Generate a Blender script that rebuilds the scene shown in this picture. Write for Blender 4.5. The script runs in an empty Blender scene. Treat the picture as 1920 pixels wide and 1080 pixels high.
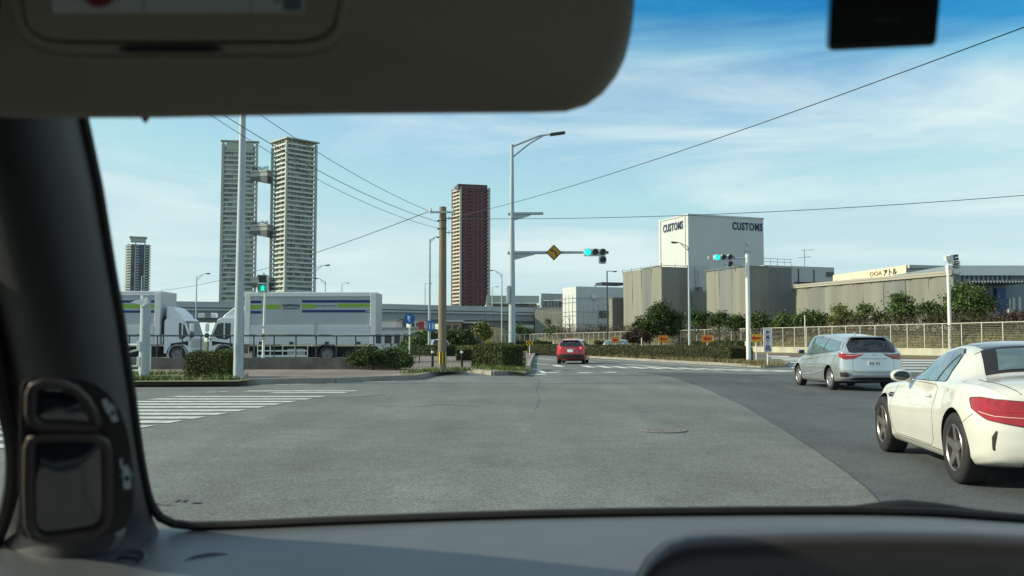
import bpy, bmesh, math, random
import numpy as np
from mathutils import Vector, Matrix
from mathutils.bvhtree import BVHTree
from mathutils.geometry import tessellate_polygon
R = math.radians
random.seed(7); rng = np.random.default_rng(7)
S = bpy.context.scene
C = S.collection
# ------------------------------------------------------------------ camera
F = 1700.0; CH = 1.30; PITCH = math.atan(100.0 / F)
cam_d = bpy.data.cameras.new('camera'); cam = bpy.data.objects.new('camera', cam_d); C.objects.link(cam)
cam.location = (0, 0, CH); cam.rotation_euler = (math.pi / 2 + PITCH, 0, 0)
cam_d.sensor_width = 36; cam_d.lens = 36 * F / 1920; cam_d.clip_start = 0.02; cam_d.clip_end = 6000
cam_d.dof.use_dof = True; cam_d.dof.focus_distance = 40; cam_d.dof.aperture_fstop = 12
S.camera = cam
# ------------------------------------------------------------------ sky and sun
SUN_EL = 27.0; SUN_AZ = -91.0           # azimuth clockwise from +Y (the way we look): the sun stands to the left
W = bpy.data.worlds.new("World"); S.world = W; W.use_nodes = True
nt = W.node_tree; N = nt.nodes; L = nt.links; N.clear()
wo = N.new('ShaderNodeOutputWorld'); bg = N.new('ShaderNodeBackground'); bg.inputs[1].default_value = 0.115
sky = N.new('ShaderNodeTexSky'); sky.sky_type = 'NISHITA'; sky.sun_disc = False
sky.sun_elevation = R(SUN_EL); sky.sun_rotation = R(SUN_AZ); sky.air_density = 1.0; sky.dust_density = 0.6; sky.ozone_density = 1.0
tc = N.new('ShaderNodeTexCoord')
mp = N.new('ShaderNodeMapping'); mp.inputs['Rotation'].default_value = (R(0), R(16), R(8)); mp.inputs['Scale'].default_value = (1.1, 1.2, 7.0)
n1 = N.new('ShaderNodeTexNoise'); n1.inputs['Scale'].default_value = 2.3; n1.inputs['Detail'].default_value = 9; n1.inputs['Roughness'].default_value = 0.56; n1.inputs['Distortion'].default_value = 0.45
r1 = N.new('ShaderNodeValToRGB'); r1.color_ramp.elements[0].position = 0.43; r1.color_ramp.elements[1].position = 0.70
L.new(tc.outputs['Generated'], mp.inputs[0]); L.new(mp.outputs[0], n1.inputs['Vector']); L.new(n1.outputs[0], r1.inputs[0])
cm = N.new('ShaderNodeMath'); cm.operation = 'MULTIPLY_ADD'; cm.inputs[2].default_value = 0.10; cm.inputs[1].default_value = 0.70; L.new(r1.outputs[0], cm.inputs[0])
hs = N.new('ShaderNodeMix'); hs.data_type = 'RGBA'; hs.blend_type = 'MULTIPLY'; hs.inputs[0].default_value = 1.0
hs.inputs[7].default_value = (0.88, 1.04, 1.02, 1); L.new(sky.outputs[0], hs.inputs[6])
mx = N.new('ShaderNodeMix'); mx.data_type = 'RGBA'; mx.inputs[7].default_value = (4.9, 5.45, 5.35, 1)
L.new(cm.outputs[0], mx.inputs[0]); dk = N.new('ShaderNodeMix'); dk.data_type = 'RGBA'; dk.blend_type = 'DARKEN'; dk.inputs[0].default_value = 0.85; dk.inputs[7].default_value = (3.05, 4.05, 4.5, 1); L.new(hs.outputs[2], dk.inputs[6]); L.new(dk.outputs[2], mx.inputs[6]); L.new(mx.outputs[2], bg.inputs[0]); L.new(bg.outputs[0], wo.inputs[0])
sd = bpy.data.lights.new('sun', 'SUN'); sd.energy = 3.6; sd.angle = R(0.6); sd.color = (1.0, 0.90, 0.66)
so = bpy.data.objects.new('sun', sd); C.objects.link(so)
sv = Vector((math.sin(R(SUN_AZ)) * math.cos(R(SUN_EL)), math.cos(R(SUN_AZ)) * math.cos(R(SUN_EL)), math.sin(R(SUN_EL))))
so.rotation_euler = sv.to_track_quat('Z', 'Y').to_euler(); so.location = (-20, 0, 30)
S.view_settings.view_transform = 'Standard'; S.view_settings.look = 'None'; S.view_settings.gamma = 1; S.view_settings.exposure = 0.66
S.cycles.max_bounces = 8; S.cycles.transparent_max_bounces = 16
# ------------------------------------------------------------------ helpers
def ray(px, py):
    a = (px - 960) / F; b = (540 - py) / F
    return Vector((a, math.cos(PITCH) - b * math.sin(PITCH), math.sin(PITCH) + b * math.cos(PITCH)))
def at(px, py, Y):
    d = ray(px, py); t = Y / d.y
    return Vector((d.x * t, Y, CH + d.z * t))
def gr(px, py, z=0.0):
    d = ray(px, py); t = (z - CH) / d.z
    return Vector((d.x * t, d.y * t, z))
def hz(py, Y): return at(960, py, Y).z
MATS = {}
def mat(name, col, rough=0.6, metal=0.0, var=0.0, vscale=3.0, bump=0.0, bscale=40.0, spec=0.5, coat=0.0, emit=None, estr=0, col2=None, stretch=None, island=0.0, alpha=None):
    if name in MATS: return MATS[name]
    m = bpy.data.materials.new(name); m.use_nodes = True; MATS[name] = m
    n = m.node_tree.nodes; l = m.node_tree.links; b = n['Principled BSDF']
    b.inputs['Base Color'].default_value = (*col, 1); b.inputs['Roughness'].default_value = rough; b.inputs['Metallic'].default_value = metal
    b.inputs['Specular IOR Level'].default_value = spec; b.inputs['Coat Weight'].default_value = coat; b.inputs['Coat Roughness'].default_value = 0.03
    if emit: b.inputs['Emission Color'].default_value = (*emit, 1); b.inputs['Emission Strength'].default_value = estr
    if var or bump or island:
        t = n.new('ShaderNodeTexCoord'); mpn = n.new('ShaderNodeMapping'); l.new(t.outputs['Object'], mpn.inputs[0])
        if stretch: mpn.inputs['Scale'].default_value = stretch
    last = None
    if var:
        ns = n.new('ShaderNodeTexNoise'); ns.inputs['Scale'].default_value = vscale; ns.inputs['Detail'].default_value = 6; ns.inputs['Roughness'].default_value = 0.6
        l.new(mpn.outputs[0], ns.inputs['Vector'])
        mr = n.new('ShaderNodeMapRange'); mr.inputs[1].default_value = 0.3; mr.inputs[2].default_value = 0.7
        l.new(ns.outputs[0], mr.inputs[0])
        mix = n.new('ShaderNodeMix'); mix.data_type = 'RGBA'
        c2 = col2 or tuple(min(1, c * (1 + var)) for c in col); c1 = col if col2 else tuple(c * (1 - var) for c in col)
        mix.inputs[6].default_value = (*c1, 1); mix.inputs[7].default_value = (*c2, 1)
        l.new(mr.outputs[0], mix.inputs[0]); last = mix.outputs[2]; l.new(last, b.inputs['Base Color'])
    if island:
        g = n.new('ShaderNodeNewGeometry'); mi = n.new('ShaderNodeHueSaturation')
        m2 = n.new('ShaderNodeMapRange'); m2.inputs[3].default_value = 1 - island; m2.inputs[4].default_value = 1 + island
        l.new(g.outputs['Random Per Island'], m2.inputs[0]); l.new(m2.outputs[0], mi.inputs['Value'])
        m3 = n.new('ShaderNodeMapRange'); m3.inputs[3].default_value = 0.47; m3.inputs[4].default_value = 0.52
        l.new(g.outputs['Random Per Island'], m3.inputs[0]); l.new(m3.outputs[0], mi.inputs['Hue'])
        if last: l.new(last, mi.inputs['Color'])
        else: mi.inputs['Color'].default_value = (*col, 1)
        l.new(mi.outputs[0], b.inputs['Base Color'])
    if bump:
        nb = n.new('ShaderNodeTexNoise'); nb.inputs['Scale'].default_value = bscale; nb.inputs['Detail'].default_value = 4
        l.new(mpn.outputs[0], nb.inputs['Vector'])
        bp = n.new('ShaderNodeBump'); bp.inputs['Strength'].default_value = bump; bp.inputs['Distance'].default_value = 0.02
        l.new(nb.outputs[0], bp.inputs['Height']); l.new(bp.outputs[0], b.inputs['Normal'])
    return m
def tag(o, label=None, cat=None, group=None, kind=None):
    if label: o['label'] = label
    if cat: o['category'] = cat
    if group: o['group'] = group
    if kind: o['kind'] = kind
    return o
def mw(o):
    m = Matrix.Translation(o.location) @ o.rotation_euler.to_matrix().to_4x4() @ Matrix.Diagonal((*o.scale, 1))
    if o.parent: m = mw(o.parent) @ o.matrix_parent_inverse @ m
    return m
def put(o, parent=None, world=False):
    C.objects.link(o)
    if parent is not None:
        o.parent = parent
        if world: o.matrix_parent_inverse = mw(parent).inverted()
    return o
def thing(name, label, cat, loc=(0, 0, 0), rz=0.0, group=None):
    o = bpy.data.objects.new(name, None); o.empty_display_size = 0.3; o.location = loc; o.rotation_euler = (0, 0, rz)
    C.objects.link(o); tag(o, label, cat, group); return o
class MB:
    def __init__(s): s.v = []; s.f = []; s.mi = []
    def add(s, vs, fs, m=0):
        o = len(s.v); s.v += [tuple(v) for v in vs]; s.f += [tuple(i + o for i in f) for f in fs]; s.mi += [m] * len(fs); return s
    def box(s, c, d, rz=0.0, m=0, M=None):
        x, y, z = d[0] / 2, d[1] / 2, d[2] / 2
        vs = [Vector((a * x, b * y, e * z)) for e in (-1, 1) for b in (-1, 1) for a in (-1, 1)]
        rm = M if M is not None else Matrix.Rotation(rz, 3, 'Z')
        vs = [rm @ v + Vector(c) for v in vs]
        return s.add(vs, [(0, 2, 3, 1), (4, 5, 7, 6), (0, 1, 5, 4), (2, 6, 7, 3), (0, 4, 6, 2), (1, 3, 7, 5)], m)
    def bar(s, a, b, w, h=None, m=0):
        a = Vector(a); b = Vector(b); d = b - a; h = h or w
        q = d.to_track_quat('Z', 'Y').to_matrix()
        return s.box((a + b) / 2, (w, h, d.length), M=q, m=m)
    def tube(s, pts, r, n=10, m=0, cap=True):
        pts = [Vector(p) for p in pts]; rs = r if isinstance(r, (list, tuple)) else [r] * len(pts)
        o = len(s.v); up = None; rings = []
        for i, p in enumerate(pts):
            d = (pts[min(i + 1, len(pts) - 1)] - pts[max(i - 1, 0)]).normalized()
            if up is None:
                up = Vector((0, 0, 1)) if abs(d.z) < 0.9 else Vector((1, 0, 0))
            a = d.cross(up).normalized(); b2 = a.cross(d).normalized(); up = b2
            rings.append([p + (a * math.cos(2 * math.pi * k / n) + b2 * math.sin(2 * math.pi * k / n)) * rs[i] for k in range(n)])
        vs = [v for g in rings for v in g]; fs = []
        for i in range(len(pts) - 1):
            for k in range(n): fs.append((i * n + k, (i + 1) * n + k, (i + 1) * n + (k + 1) % n, i * n + (k + 1) % n))
        if cap: fs.append(tuple(range(n))); fs.append(tuple((len(pts) - 1) * n + k for k in range(n - 1, -1, -1)))
        return s.add(vs, fs, m)
    def prism(s, poly, z0, z1, m=0, axis='z'):
        """poly in 2d extruded; axis z: (x,y); axis y: poly=(x,z) extruded along y; axis x: poly=(y,z)"""
        def P(p, t): return (p[0], p[1], t) if axis == 'z' else ((p[0], t, p[1]) if axis == 'y' else (t, p[0], p[1]))
        n = len(poly); vs = [P(p, z0) for p in poly] + [P(p, z1) for p in poly]
        fs = [(k, (k + 1) % n, n + (k + 1) % n, n + k) for k in range(n)]
        tri = tessellate_polygon([[Vector((p[0], p[1], 0)) for p in poly]])
        fs += [tuple(reversed(t)) for t in tri] + [tuple(n + i for i in t) for t in tri]
        return s.add(vs, fs, m)
    def lathe(s, prof, n=32, axis='y', c=(0, 0, 0), m=0):
        vs = []; fs = []; k = len(prof)
        for i in range(n):
            a = 2 * math.pi * i / n; ca, sa = math.cos(a), math.sin(a)
            for (r, t) in prof:
                if axis == 'y': v = (r * ca, t, r * sa)
                elif axis == 'z': v = (r * ca, r * sa, t)
                else: v = (t, r * ca, r * sa)
                vs.append((v[0] + c[0], v[1] + c[1], v[2] + c[2]))
        for i in range(n):
            j = (i + 1) % n
            for q in range(k - 1): fs.append((i * k + q, i * k + q + 1, j * k + q + 1, j * k + q))
        return s.add(vs, fs, m)
    def build(s, name, mats, parent=None, smooth=False, world=False, bevel=0, angle=40, kind=None):
        me = bpy.data.meshes.new(name); me.from_pydata(s.v, [], s.f); me.validate(verbose=False)
        bm = bmesh.new(); bm.from_mesh(me); bmesh.ops.recalc_face_normals(bm, faces=bm.faces); bm.to_mesh(me); bm.free()
        if not isinstance(mats, (list, tuple)): mats = [mats]
        for m_ in mats: me.materials.append(m_)
        if len(mats) > 1 and len(me.polygons) == len(s.mi): me.polygons.foreach_set('material_index', s.mi)
        if smooth: me.polygons.foreach_set('use_smooth', [True] * len(me.polygons)); me.set_sharp_from_angle(angle=R(angle))
        o = bpy.data.objects.new(name, me)
        if bevel:
            b = o.modifiers.new('bevel', 'BEVEL'); b.width = bevel; b.segments = 3; b.limit_method = 'ANGLE'
        put(o, parent, world)
        if kind: o['kind'] = kind
        return o
def quads(name, P, Q, m, parent=None, world=False):
    """P (n,4,3) corner array -> one mesh of loose quads"""
    n = len(P); me = bpy.data.meshes.new(name)
    me.vertices.add(n * 4); me.vertices.foreach_set('co', np.ascontiguousarray(P, dtype=np.float32).ravel())
    me.loops.add(n * 4); me.loops.foreach_set('vertex_index', np.arange(n * 4, dtype=np.int32))
    me.polygons.add(n); me.polygons.foreach_set('loop_start', np.arange(0, n * 4, 4, dtype=np.int32)); me.polygons.foreach_set('loop_total', np.full(n, 4, dtype=np.int32))
    me.update(calc_edges=True); me.materials.append(m)
    o = bpy.data.objects.new(name, me); return put(o, parent, world)
def leaf_cards(cen, size, flat=0.0):
    n = len(cen); a = rng.normal(size=(n, 3)); a[:, 2] *= (1 - flat); a /= np.linalg.norm(a, axis=1)[:, None] + 1e-9
    b = rng.normal(size=(n, 3)); b -= (b * a).sum(1)[:, None] * a; b /= np.linalg.norm(b, axis=1)[:, None] + 1e-9
    s = (size * rng.uniform(0.55, 1.3, n))[:, None]
    return np.stack([cen - a * s * 0.5, cen + b * s * 0.28, cen + a * s * 0.5, cen - b * s * 0.28], axis=1)
def clump_points(lobes, nclump, per, spread, bottom=0.35):
    pts = []
    for (c, r) in lobes:
        c = np.array(c); r = np.array(r)
        d = rng.normal(size=(nclump, 3)); d /= np.linalg.norm(d, axis=1)[:, None]; d[:, 2] = np.where(d[:, 2] < -bottom, -d[:, 2], d[:, 2])
        rad = rng.uniform(0.45, 1.0, nclump)[:, None]
        cc = c + d * r * rad
        p = cc[:, None, :] + rng.normal(size=(nclump, per, 3)) * spread * np.array([1, 1, 0.7])
        pts.append(p.reshape(-1, 3))
    return np.concatenate(pts)
def text_mesh(body, w, h, depth, bold=False, shear=0):
    cu = bpy.data.curves.new('t', 'FONT'); cu.body = body; cu.size = 1; cu.extrude = 0.02; cu.offset = 0.03 if bold else 0; cu.space_character = 1.16 if bold else 1
    cu.resolution_u = 3
    o = bpy.data.objects.new('t', cu); C.objects.link(o)
    bpy.context.view_layer.update(); dg = bpy.context.evaluated_depsgraph_get()
    me = bpy.data.meshes.new_from_object(o.evaluated_get(dg)); bpy.data.objects.remove(o)
    n = len(me.vertices); co = np.empty(n * 3, dtype=np.float32); me.vertices.foreach_get('co', co); co = co.reshape(-1, 3)
    lo = co.min(0); hi = co.max(0); co = (co - (lo + hi) / 2) / np.maximum(hi - lo, 1e-6) * np.array([w, h, depth])
    out = np.stack([co[:, 0] + shear * co[:, 1], co[:, 2], co[:, 1]], axis=1)   # text in XZ plane, reads from -Y
    out[:, 1] *= -1
    me.vertices.foreach_set('co', out.astype(np.float32).ravel()); me.update(); return me
def text(name, body, w, h, m, parent, loc, rz=0.0, depth=0.02, bold=False, shear=0, world=False, rx=0.0):
    me = text_mesh(body, w, h, depth, bold, shear); me.materials.clear(); me.materials.append(m)
    for p in me.polygons: p.material_index = 0
    o = bpy.data.objects.new(name, me); o.location = loc; o.rotation_euler = (rx, 0, rz); put(o, parent, world); return o
def rrect(w, h, r, n=5, cx=0, cy=0):
    out = []
    for (sx, sy, a0) in ((1, 1, 0), (-1, 1, 90), (-1, -1, 180), (1, -1, 270)):
        for k in range(n + 1):
            a = R(a0 + 90 * k / n); out.append((cx + sx * (w / 2 - r) + r * math.cos(a), cy + sy * (h / 2 - r) + r * math.sin(a)))
    return out
# ------------------------------------------------------------------ shared materials
M_pole = mat('pole paint', (0.37, 0.43, 0.46), 0.45, 0.1, var=0.12, vscale=2, stretch=(3, 3, 0.6))
M_white = mat('white paint', (0.74, 0.75, 0.73), 0.45, var=0.06, vscale=5)
M_black = mat('black plastic', (0.012, 0.012, 0.013), 0.5)
M_dark = mat('dark metal', (0.05, 0.055, 0.06), 0.5, 0.3)
M_steel = mat('galvanised steel', (0.42, 0.44, 0.45), 0.42, 0.6, var=0.15, vscale=6)
M_rubber = mat('tyre rubber', (0.012, 0.012, 0.013), 0.7)
M_line = mat('road paint', (0.66, 0.68, 0.66), 0.7, var=0.5, vscale=4.5, col2=(0.34, 0.37, 0.36), bump=0.3, bscale=60)
M_red = mat('red lens', (0.45, 0.01, 0.015), 0.15, coat=0.6)
M_chrome = mat('chrome', (0.75, 0.76, 0.77), 0.12, 1.0)
M_conc = mat('kerb concrete', (0.26, 0.25, 0.22), 0.85, var=0.25, vscale=1.8, bump=0.4, bscale=30)
# ================================================================== GROUND, ROADS, WATER LEVEL
def sheet(name, pts, z, m, kind='structure', sub=None):
    mb = MB(); vs = [(p[0], p[1], z) for p in pts]
    tri = tessellate_polygon([[Vector((p[0], p[1], 0)) for p in pts]])
    mb.add(vs, [tuple(t) for t in tri]); o = mb.build(name, m)
    if kind: o['kind'] = kind
    # normals up
    me = o.data
    if len(me.polygons) and me.polygons[0].normal.z < 0: me.flip_normals()
    return o
def asphalt(name, col, grain=0.35, patch=0.18):
    m = bpy.data.materials.new(name); m.use_nodes = True; n = m.node_tree.nodes; l = m.node_tree.links; b = n['Principled BSDF']
    t = n.new('ShaderNodeTexCoord')
    big = n.new('ShaderNodeTexNoise'); big.inputs['Scale'].default_value = 0.22; big.inputs['Detail'].default_value = 6; l.new(t.outputs['Object'], big.inputs['Vector'])
    mpx = n.new('ShaderNodeMapping'); mpx.inputs['Scale'].default_value = (1.1, 0.10, 1); l.new(t.outputs['Object'], mpx.inputs[0])
    strk = n.new('ShaderNodeTexNoise'); strk.inputs['Scale'].default_value = 1.0; strk.inputs['Detail'].default_value = 3; l.new(mpx.outputs[0], strk.inputs['Vector'])
    fine = n.new('ShaderNodeTexNoise'); fine.inputs['Scale'].default_value = 60; fine.inputs['Detail'].default_value = 5; fine.inputs['Roughness'].default_value = 0.75; l.new(t.outputs['Object'], fine.inputs['Vector'])
    vo = n.new('ShaderNodeTexVoronoi'); vo.inputs['Scale'].default_value = 62; l.new(t.outputs['Object'], vo.inputs['Vector'])
    def rng_(src, lo, hi, a, bb):
        r = n.new('ShaderNodeMapRange'); r.inputs[1].default_value = lo; r.inputs[2].default_value = hi; r.inputs[3].default_value = a; r.inputs[4].default_value = bb; l.new(src, r.inputs[0]); return r.outputs[0]
    a1 = rng_(big.outputs[0], 0.3, 0.7, 1 - patch, 1 + patch); a2 = rng_(fine.outputs[0], 0.3, 0.7, 1 - grain, 1 + grain); a3 = rng_(strk.outputs[0], 0.3, 0.7, 0.88, 1.10)
    sep = n.new('ShaderNodeSeparateColor'); l.new(vo.outputs['Color'], sep.inputs[0]); spk = rng_(sep.outputs[0], 0.0, 1.0, 1 - grain * .85, 1 + grain * .85)
    mid = n.new('ShaderNodeTexNoise'); mid.inputs['Scale'].default_value = 1.7; mid.inputs['Detail'].default_value = 7; mid.inputs['Roughness'].default_value = .7; l.new(t.outputs['Object'], mid.inputs['Vector']); a4 = rng_(mid.outputs[0], 0.35, 0.68, .86, 1.10)
    def mul(x, y):
        q = n.new('ShaderNodeMath'); q.operation = 'MULTIPLY'; l.new(x, q.inputs[0]); l.new(y, q.inputs[1]); return q.outputs[0]
    v = mul(mul(mul(mul(a1, a2), a3), spk), a4)
    hs = n.new('ShaderNodeHueSaturation'); hs.inputs['Color'].default_value = (*col, 1); l.new(v, hs.inputs['Value']); l.new(hs.outputs[0], b.inputs['Base Color'])
    b.inputs['Roughness'].default_value = 0.85; b.inputs['Specular IOR Level'].default_value = 0.25
    bp = n.new('ShaderNodeBump'); bp.inputs['Strength'].default_value = 0.35; bp.inputs['Distance'].default_value = 0.006; l.new(fine.outputs[0], bp.inputs['Height']); l.new(bp.outputs[0], b.inputs['Normal'])
    return m
A_old = asphalt('worn asphalt', (0.152, 0.166, 0.158), 0.42, 0.20)
A_new = asphalt('new asphalt', (0.090, 0.101, 0.107), 0.32, 0.16)
A_yard = asphalt('yard asphalt', (0.10, 0.105, 0.10))
A_walk = asphalt('pavement asphalt', (0.205, 0.175, 0.150), 0.3, 0.24)
G_dirt = mat('dry ground', (0.13, 0.12, 0.075), 0.95, var=0.4, vscale=0.12, col2=(0.09, 0.11, 0.05), bump=0.3, bscale=3)
sheet('ground', [(-3000, -200), (3000, -200), (3000, 4500), (-3000, 4500)], -0.02, G_dirt)
sheet('road', [(-70, -30), (62, -30), (62, 110), (36, 190), (-4, 190), (-60, 120), (-70, 27)], 0.0, A_old)
# newer, darker asphalt right of the seam
seam = [(1190, 697), (1260, 707), (1330, 731), (1400, 764), (1480, 812), (1560, 866), (1620, 912), (1668, 958)]
sp_ = [gr(*p) for p in seam]; sp = []
for a_, b_ in zip(sp_[:-1], sp_[1:]):
    k_ = max(1, int((b_ - a_).length / .35)); sp += [a_.lerp(b_, j / k_) + Vector((random.gauss(0, .006), 0, 0)) for j in range(k_)]
sp.append(sp_[-1])
sp2 = [gr(1225, 699)] + sp[1:] + [Vector((sp[-1].x + 0.6, 5.2, 0)), Vector((3.9, 0.5, 0)), Vector((4.4, -20, 0)), Vector((30, -20, 0)), Vector((30, 30, 0)), gr(1760, 700), gr(1400, 701), gr(1290, 698)]
sheet('road_resurfaced_lane', sp2, 0.004, A_new)
mbj = MB(); mbj.tube([Vector((p.x, p.y, 0.004)) for p in sp[1:]], 0.007, 4); tag(mbj.build('road_seam', mat('bitumen', (0.035, 0.038, 0.037), 0.6)), kind='structure')
M_redroad = mat('red brown paving', (0.17, 0.09, 0.08), 0.9, var=0.2, vscale=2)
# ---- left pavement and yard (raised 0.15)
KZ = 0.15
kerb_px = [(150, 722), (300, 722), (445, 721), (509, 720), (628, 718), (777, 712), (828, 700), (850, 697.5), (880, 697.5), (925, 704), (977, 703), (990, 696), (993, 683), (998, 672), (1003, 664)]
kp = [gr(*p) for p in kerb_px]
kp = [Vector((-60, kp[0].y, 0))] + kp
far = kp[-1]
walk = [(p.x, p.y) for p in kp] + [(-14, 104), (-60, 104)]
mb = MB(); mb.prism(walk, -0.01, KZ); tag(mb.build('pavement', A_walk), kind='structure')
def kerbline(name, pts, w=0.17, h=0.165, m=M_conc, seg=0.0):
    mb = MB(); 
    for i in range(len(pts) - 1):
        a = Vector((pts[i].x, pts[i].y, h / 2)); b = Vector((pts[i + 1].x, pts[i + 1].y, h / 2)); d = (b - a); Ln = d.length; k = max(1, int(round(Ln / 1.0)))
        for j in range(k):
            p = a + d * (j / k); q = a + d * ((j + 1) / k - 0.006 / max(Ln / k, .1) / k)
            mb.box((p + q) / 2, ((q - p).length + 0.004, w, h + random.uniform(-.004, .004)), rz=math.atan2(d.y, d.x))
    return tag(mb.build(name, m, bevel=0), kind='structure')
kerbline('pavement_kerb', kp)
sheet('yard_ground', [(-60, 37.9), (gr(770, 684, KZ).x, 37.9), (-7.0, 70), (-12, 103), (-60, 103)], KZ + 0.004, A_yard)
G_grass = mat('verge soil', (0.14, 0.125, 0.075), 0.95, var=0.5, vscale=1.2, col2=(0.10, 0.13, 0.045), bump=0.5, bscale=8)
def pxsheet(name, pl, z, m): return sheet(name, [gr(x, y, z) for x, y in pl], z, m)
pxsheet('verge_ground', [(200, 716), (445, 715), (470, 712), (446, 699), (200, 697)], KZ + 0.006, G_grass)
pxsheet('dry_verge_ground', [(745, 705), (830, 695.5), (870, 694), (840, 688), (800, 690), (760, 697)], KZ + 0.006, G_grass)
pxsheet('hedge_verge_ground', [(890, 690), (985, 699), (992, 692), (985, 682), (880, 682)], KZ + 0.006, G_grass)
# ---- median island on the right
med = [(1472, 687.5), (1430, 689.5), (1372, 686), (1298, 682), (1213, 677), (1107, 671), (1050, 667.5), (990, 664.5)]
mp_ = [gr(*p) for p in med]
mback = [gr(1000, 660.2), gr(1107, 664), (gr(1213, 668)), gr(1300, 671), gr(1400, 674), gr(1462, 677), gr(1478, 682)]
poly = [(p.x, p.y) for p in mp_] + [(-14, 125), (-12, 134)] + [(p.x, p.y) for p in mback]
mb = MB(); mb.prism(poly, -0.01, 0.13); tag(mb.build('median_island', G_grass), kind='structure')
kerbline('median_kerb', [mback[-1]] + mp_ + [Vector((-14, 125, 0))], h=0.15)
# ---- far verge in front of the fence on the right
FA = Vector((37.9, 67.0)); FB = Vector((3.3, 172.0)); FD = (FB - FA).normalized(); FN = Vector((-FD.y, FD.x))   # FN points to the road side
if FN.x > 0: FN = -FN
v1 = FA - FD * 30; vg = [v1 + FN * 3.2, FB + FD * 10 + FN * 3.2, FB + FD * 10 - FN * 60, v1 - FN * 60]
mb = MB(); mb.prism([(p.x, p.y) for p in vg], -0.01, 0.12); tag(mb.build('verge', G_dirt), kind='structure')
vg2 = [v1 + FN * 8.0, FB + FD * 4 + FN * 8.0, FB + FD * 4 + FN * 3.2, v1 + FN * 3.2]
sheet('bus_lane', vg2, 0.006, M_redroad)
# ---- markings
def quad_mark(mb, a, b, c, d, z=0.009): mb.add([(p[0], p[1], z) for p in (a, b, c, d)], [(0, 1, 2, 3)])
mb = MB()   # crosswalk on the left: stripes 3.6 m long
Ys = [23.8, 23.0, 22.2, 21.4, 20.5, 19.6, 18.8, 18.0, 17.1, 16.3, 15.5, 14.7, 13.85, 13.0, 12.15, 11.3]
def xr(Y): return -4.1 - (23.8 - Y) * 0.147
for i, Y in enumerate(Ys):
    x0 = xr(Y); ln = 3.55 if 2 < i else (1.9 if i else 2.9)
    if i == 2: continue
    quad_mark(mb, (x0 - ln, Y - 0.22 - .05), (x0, Y - 0.22), (x0 - 0.05 + 0.12, Y + 0.22), (x0 - ln + 0.12, Y + 0.22 - .05))
tag(mb.build('crosswalk_marking', M_line), kind='structure')
mb = MB()
for (xa, ya, xb, yb) in [(513, 721.7, 576, 721.2), (611, 719.6, 675, 719.2), (680, 717, 745, 715.5), (385, 736.5, 402, 736), (406, 736, 425, 735)]:
    a = gr(xa, ya); b = gr(xb, yb); quad_mark(mb, a, b, b + Vector((0, .28, 0)), a + Vector((0, .28, 0)))
tag(mb.build('edge_line_marking', M_line), kind='structure')
M_line2 = mat('fresh road paint', (0.72, 0.74, 0.72), 0.65, var=0.3, vscale=3, col2=(0.5, 0.53, 0.52))
mb = MB()   # crosswalk straight ahead, running right to the island
for k in range(15):
    t = k / 14; X = 2.3 + t * 10.6; Y = 46.5 - t * 9.3; ln = 3.4
    if k in (1,): continue
    dx = 0.05 + 0.10 * t
    quad_mark(mb, (X, Y), (X + .42, Y - .1), (X + .42 - ln * dx, Y + ln - .1), (X - ln * dx, Y + ln))
for (x, y, w) in [(1003, 703, 30), (1030, 699.5, 22), (1040, 696, 20), (1090, 700, 26), (1140, 699, 22)]:
    a = gr(x - w / 2, y); b = gr(x + w / 2, y); quad_mark(mb, a, b, b + Vector((0.3, .75, 0)), a + Vector((0.3, .75, 0)))
tag(mb.build('far_crosswalk_marking', M_line2), kind='structure')
def stripe_px(mb, pl, w=0.15, z=0.008):
    P = [gr(*p) for p in pl]
    for a, b in zip(P[:-1], P[1:]):
        d = (b - a).normalized(); nn = Vector((-d.y, d.x, 0)) * w / 2; quad_mark(mb, a - nn, b - nn, b + nn, a + nn, z)
mb = MB()
stripe_px(mb, [(985, 668), (1107, 674.5), (1213, 679.5), (1298, 685), (1372, 690), (1420, 692.5)], 0.2)
stripe_px(mb, [(1102, 679), (1160, 682), (1215, 686.5), (1262, 691)], 0.25)
stripe_px(mb, [(985, 690), (1010, 694), (1022, 700)], 0.2)
stripe_px(mb, [(1000, 682), (1030, 684)], 0.3); stripe_px(mb, [(1000, 672), (1040, 675)], 0.3)
tag(mb.build('lane_line_marking', M_line2), kind='structure')
mb = MB()   # crosswalk over the side road beyond the island
for (y, xa, xb) in [(668, 1440, 1480), (671.5, 1446, 1640), (675, 1452, 1760), (679.5, 1465, 1780), (684.5, 1478, 1790), (690, 1484, 1800), (696, 1486, 1810)]:
    a = gr(xa, y + 0.9); b = gr(xb, y + 1.6); c = gr(xb, y - 0.4); d = gr(xa, y - 0.9); quad_mark(mb, a, b, c, d)
tag(mb.build('side_crosswalk_marking', M_line2), kind='structure')
# manhole
mh = gr(1244, 808)
mb = MB(); mb.lathe([(0.0, 0.0085), (0.29, 0.0085), (0.30, 0.012), (0.33, 0.012), (0.34, 0.004)], 40, 'z', c=(0, 0, 0))
for k in range(-5, 6):
    for j in range(-5, 6):
        if k * k + j * j < 27: mb.box((k * 0.048, j * 0.048, 0.012), (0.026, 0.026, 0.006), rz=R(45 * ((k + j) % 2)))
t = mb.build('manhole_cover', mat('cast iron', (0.17, 0.175, 0.165), 0.7, 0.2, var=0.45, vscale=14)); t.location = (mh.x, mh.y, 0.004)
tag(t, 'round cast iron manhole cover in the worn asphalt lane', 'manhole cover')
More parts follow.
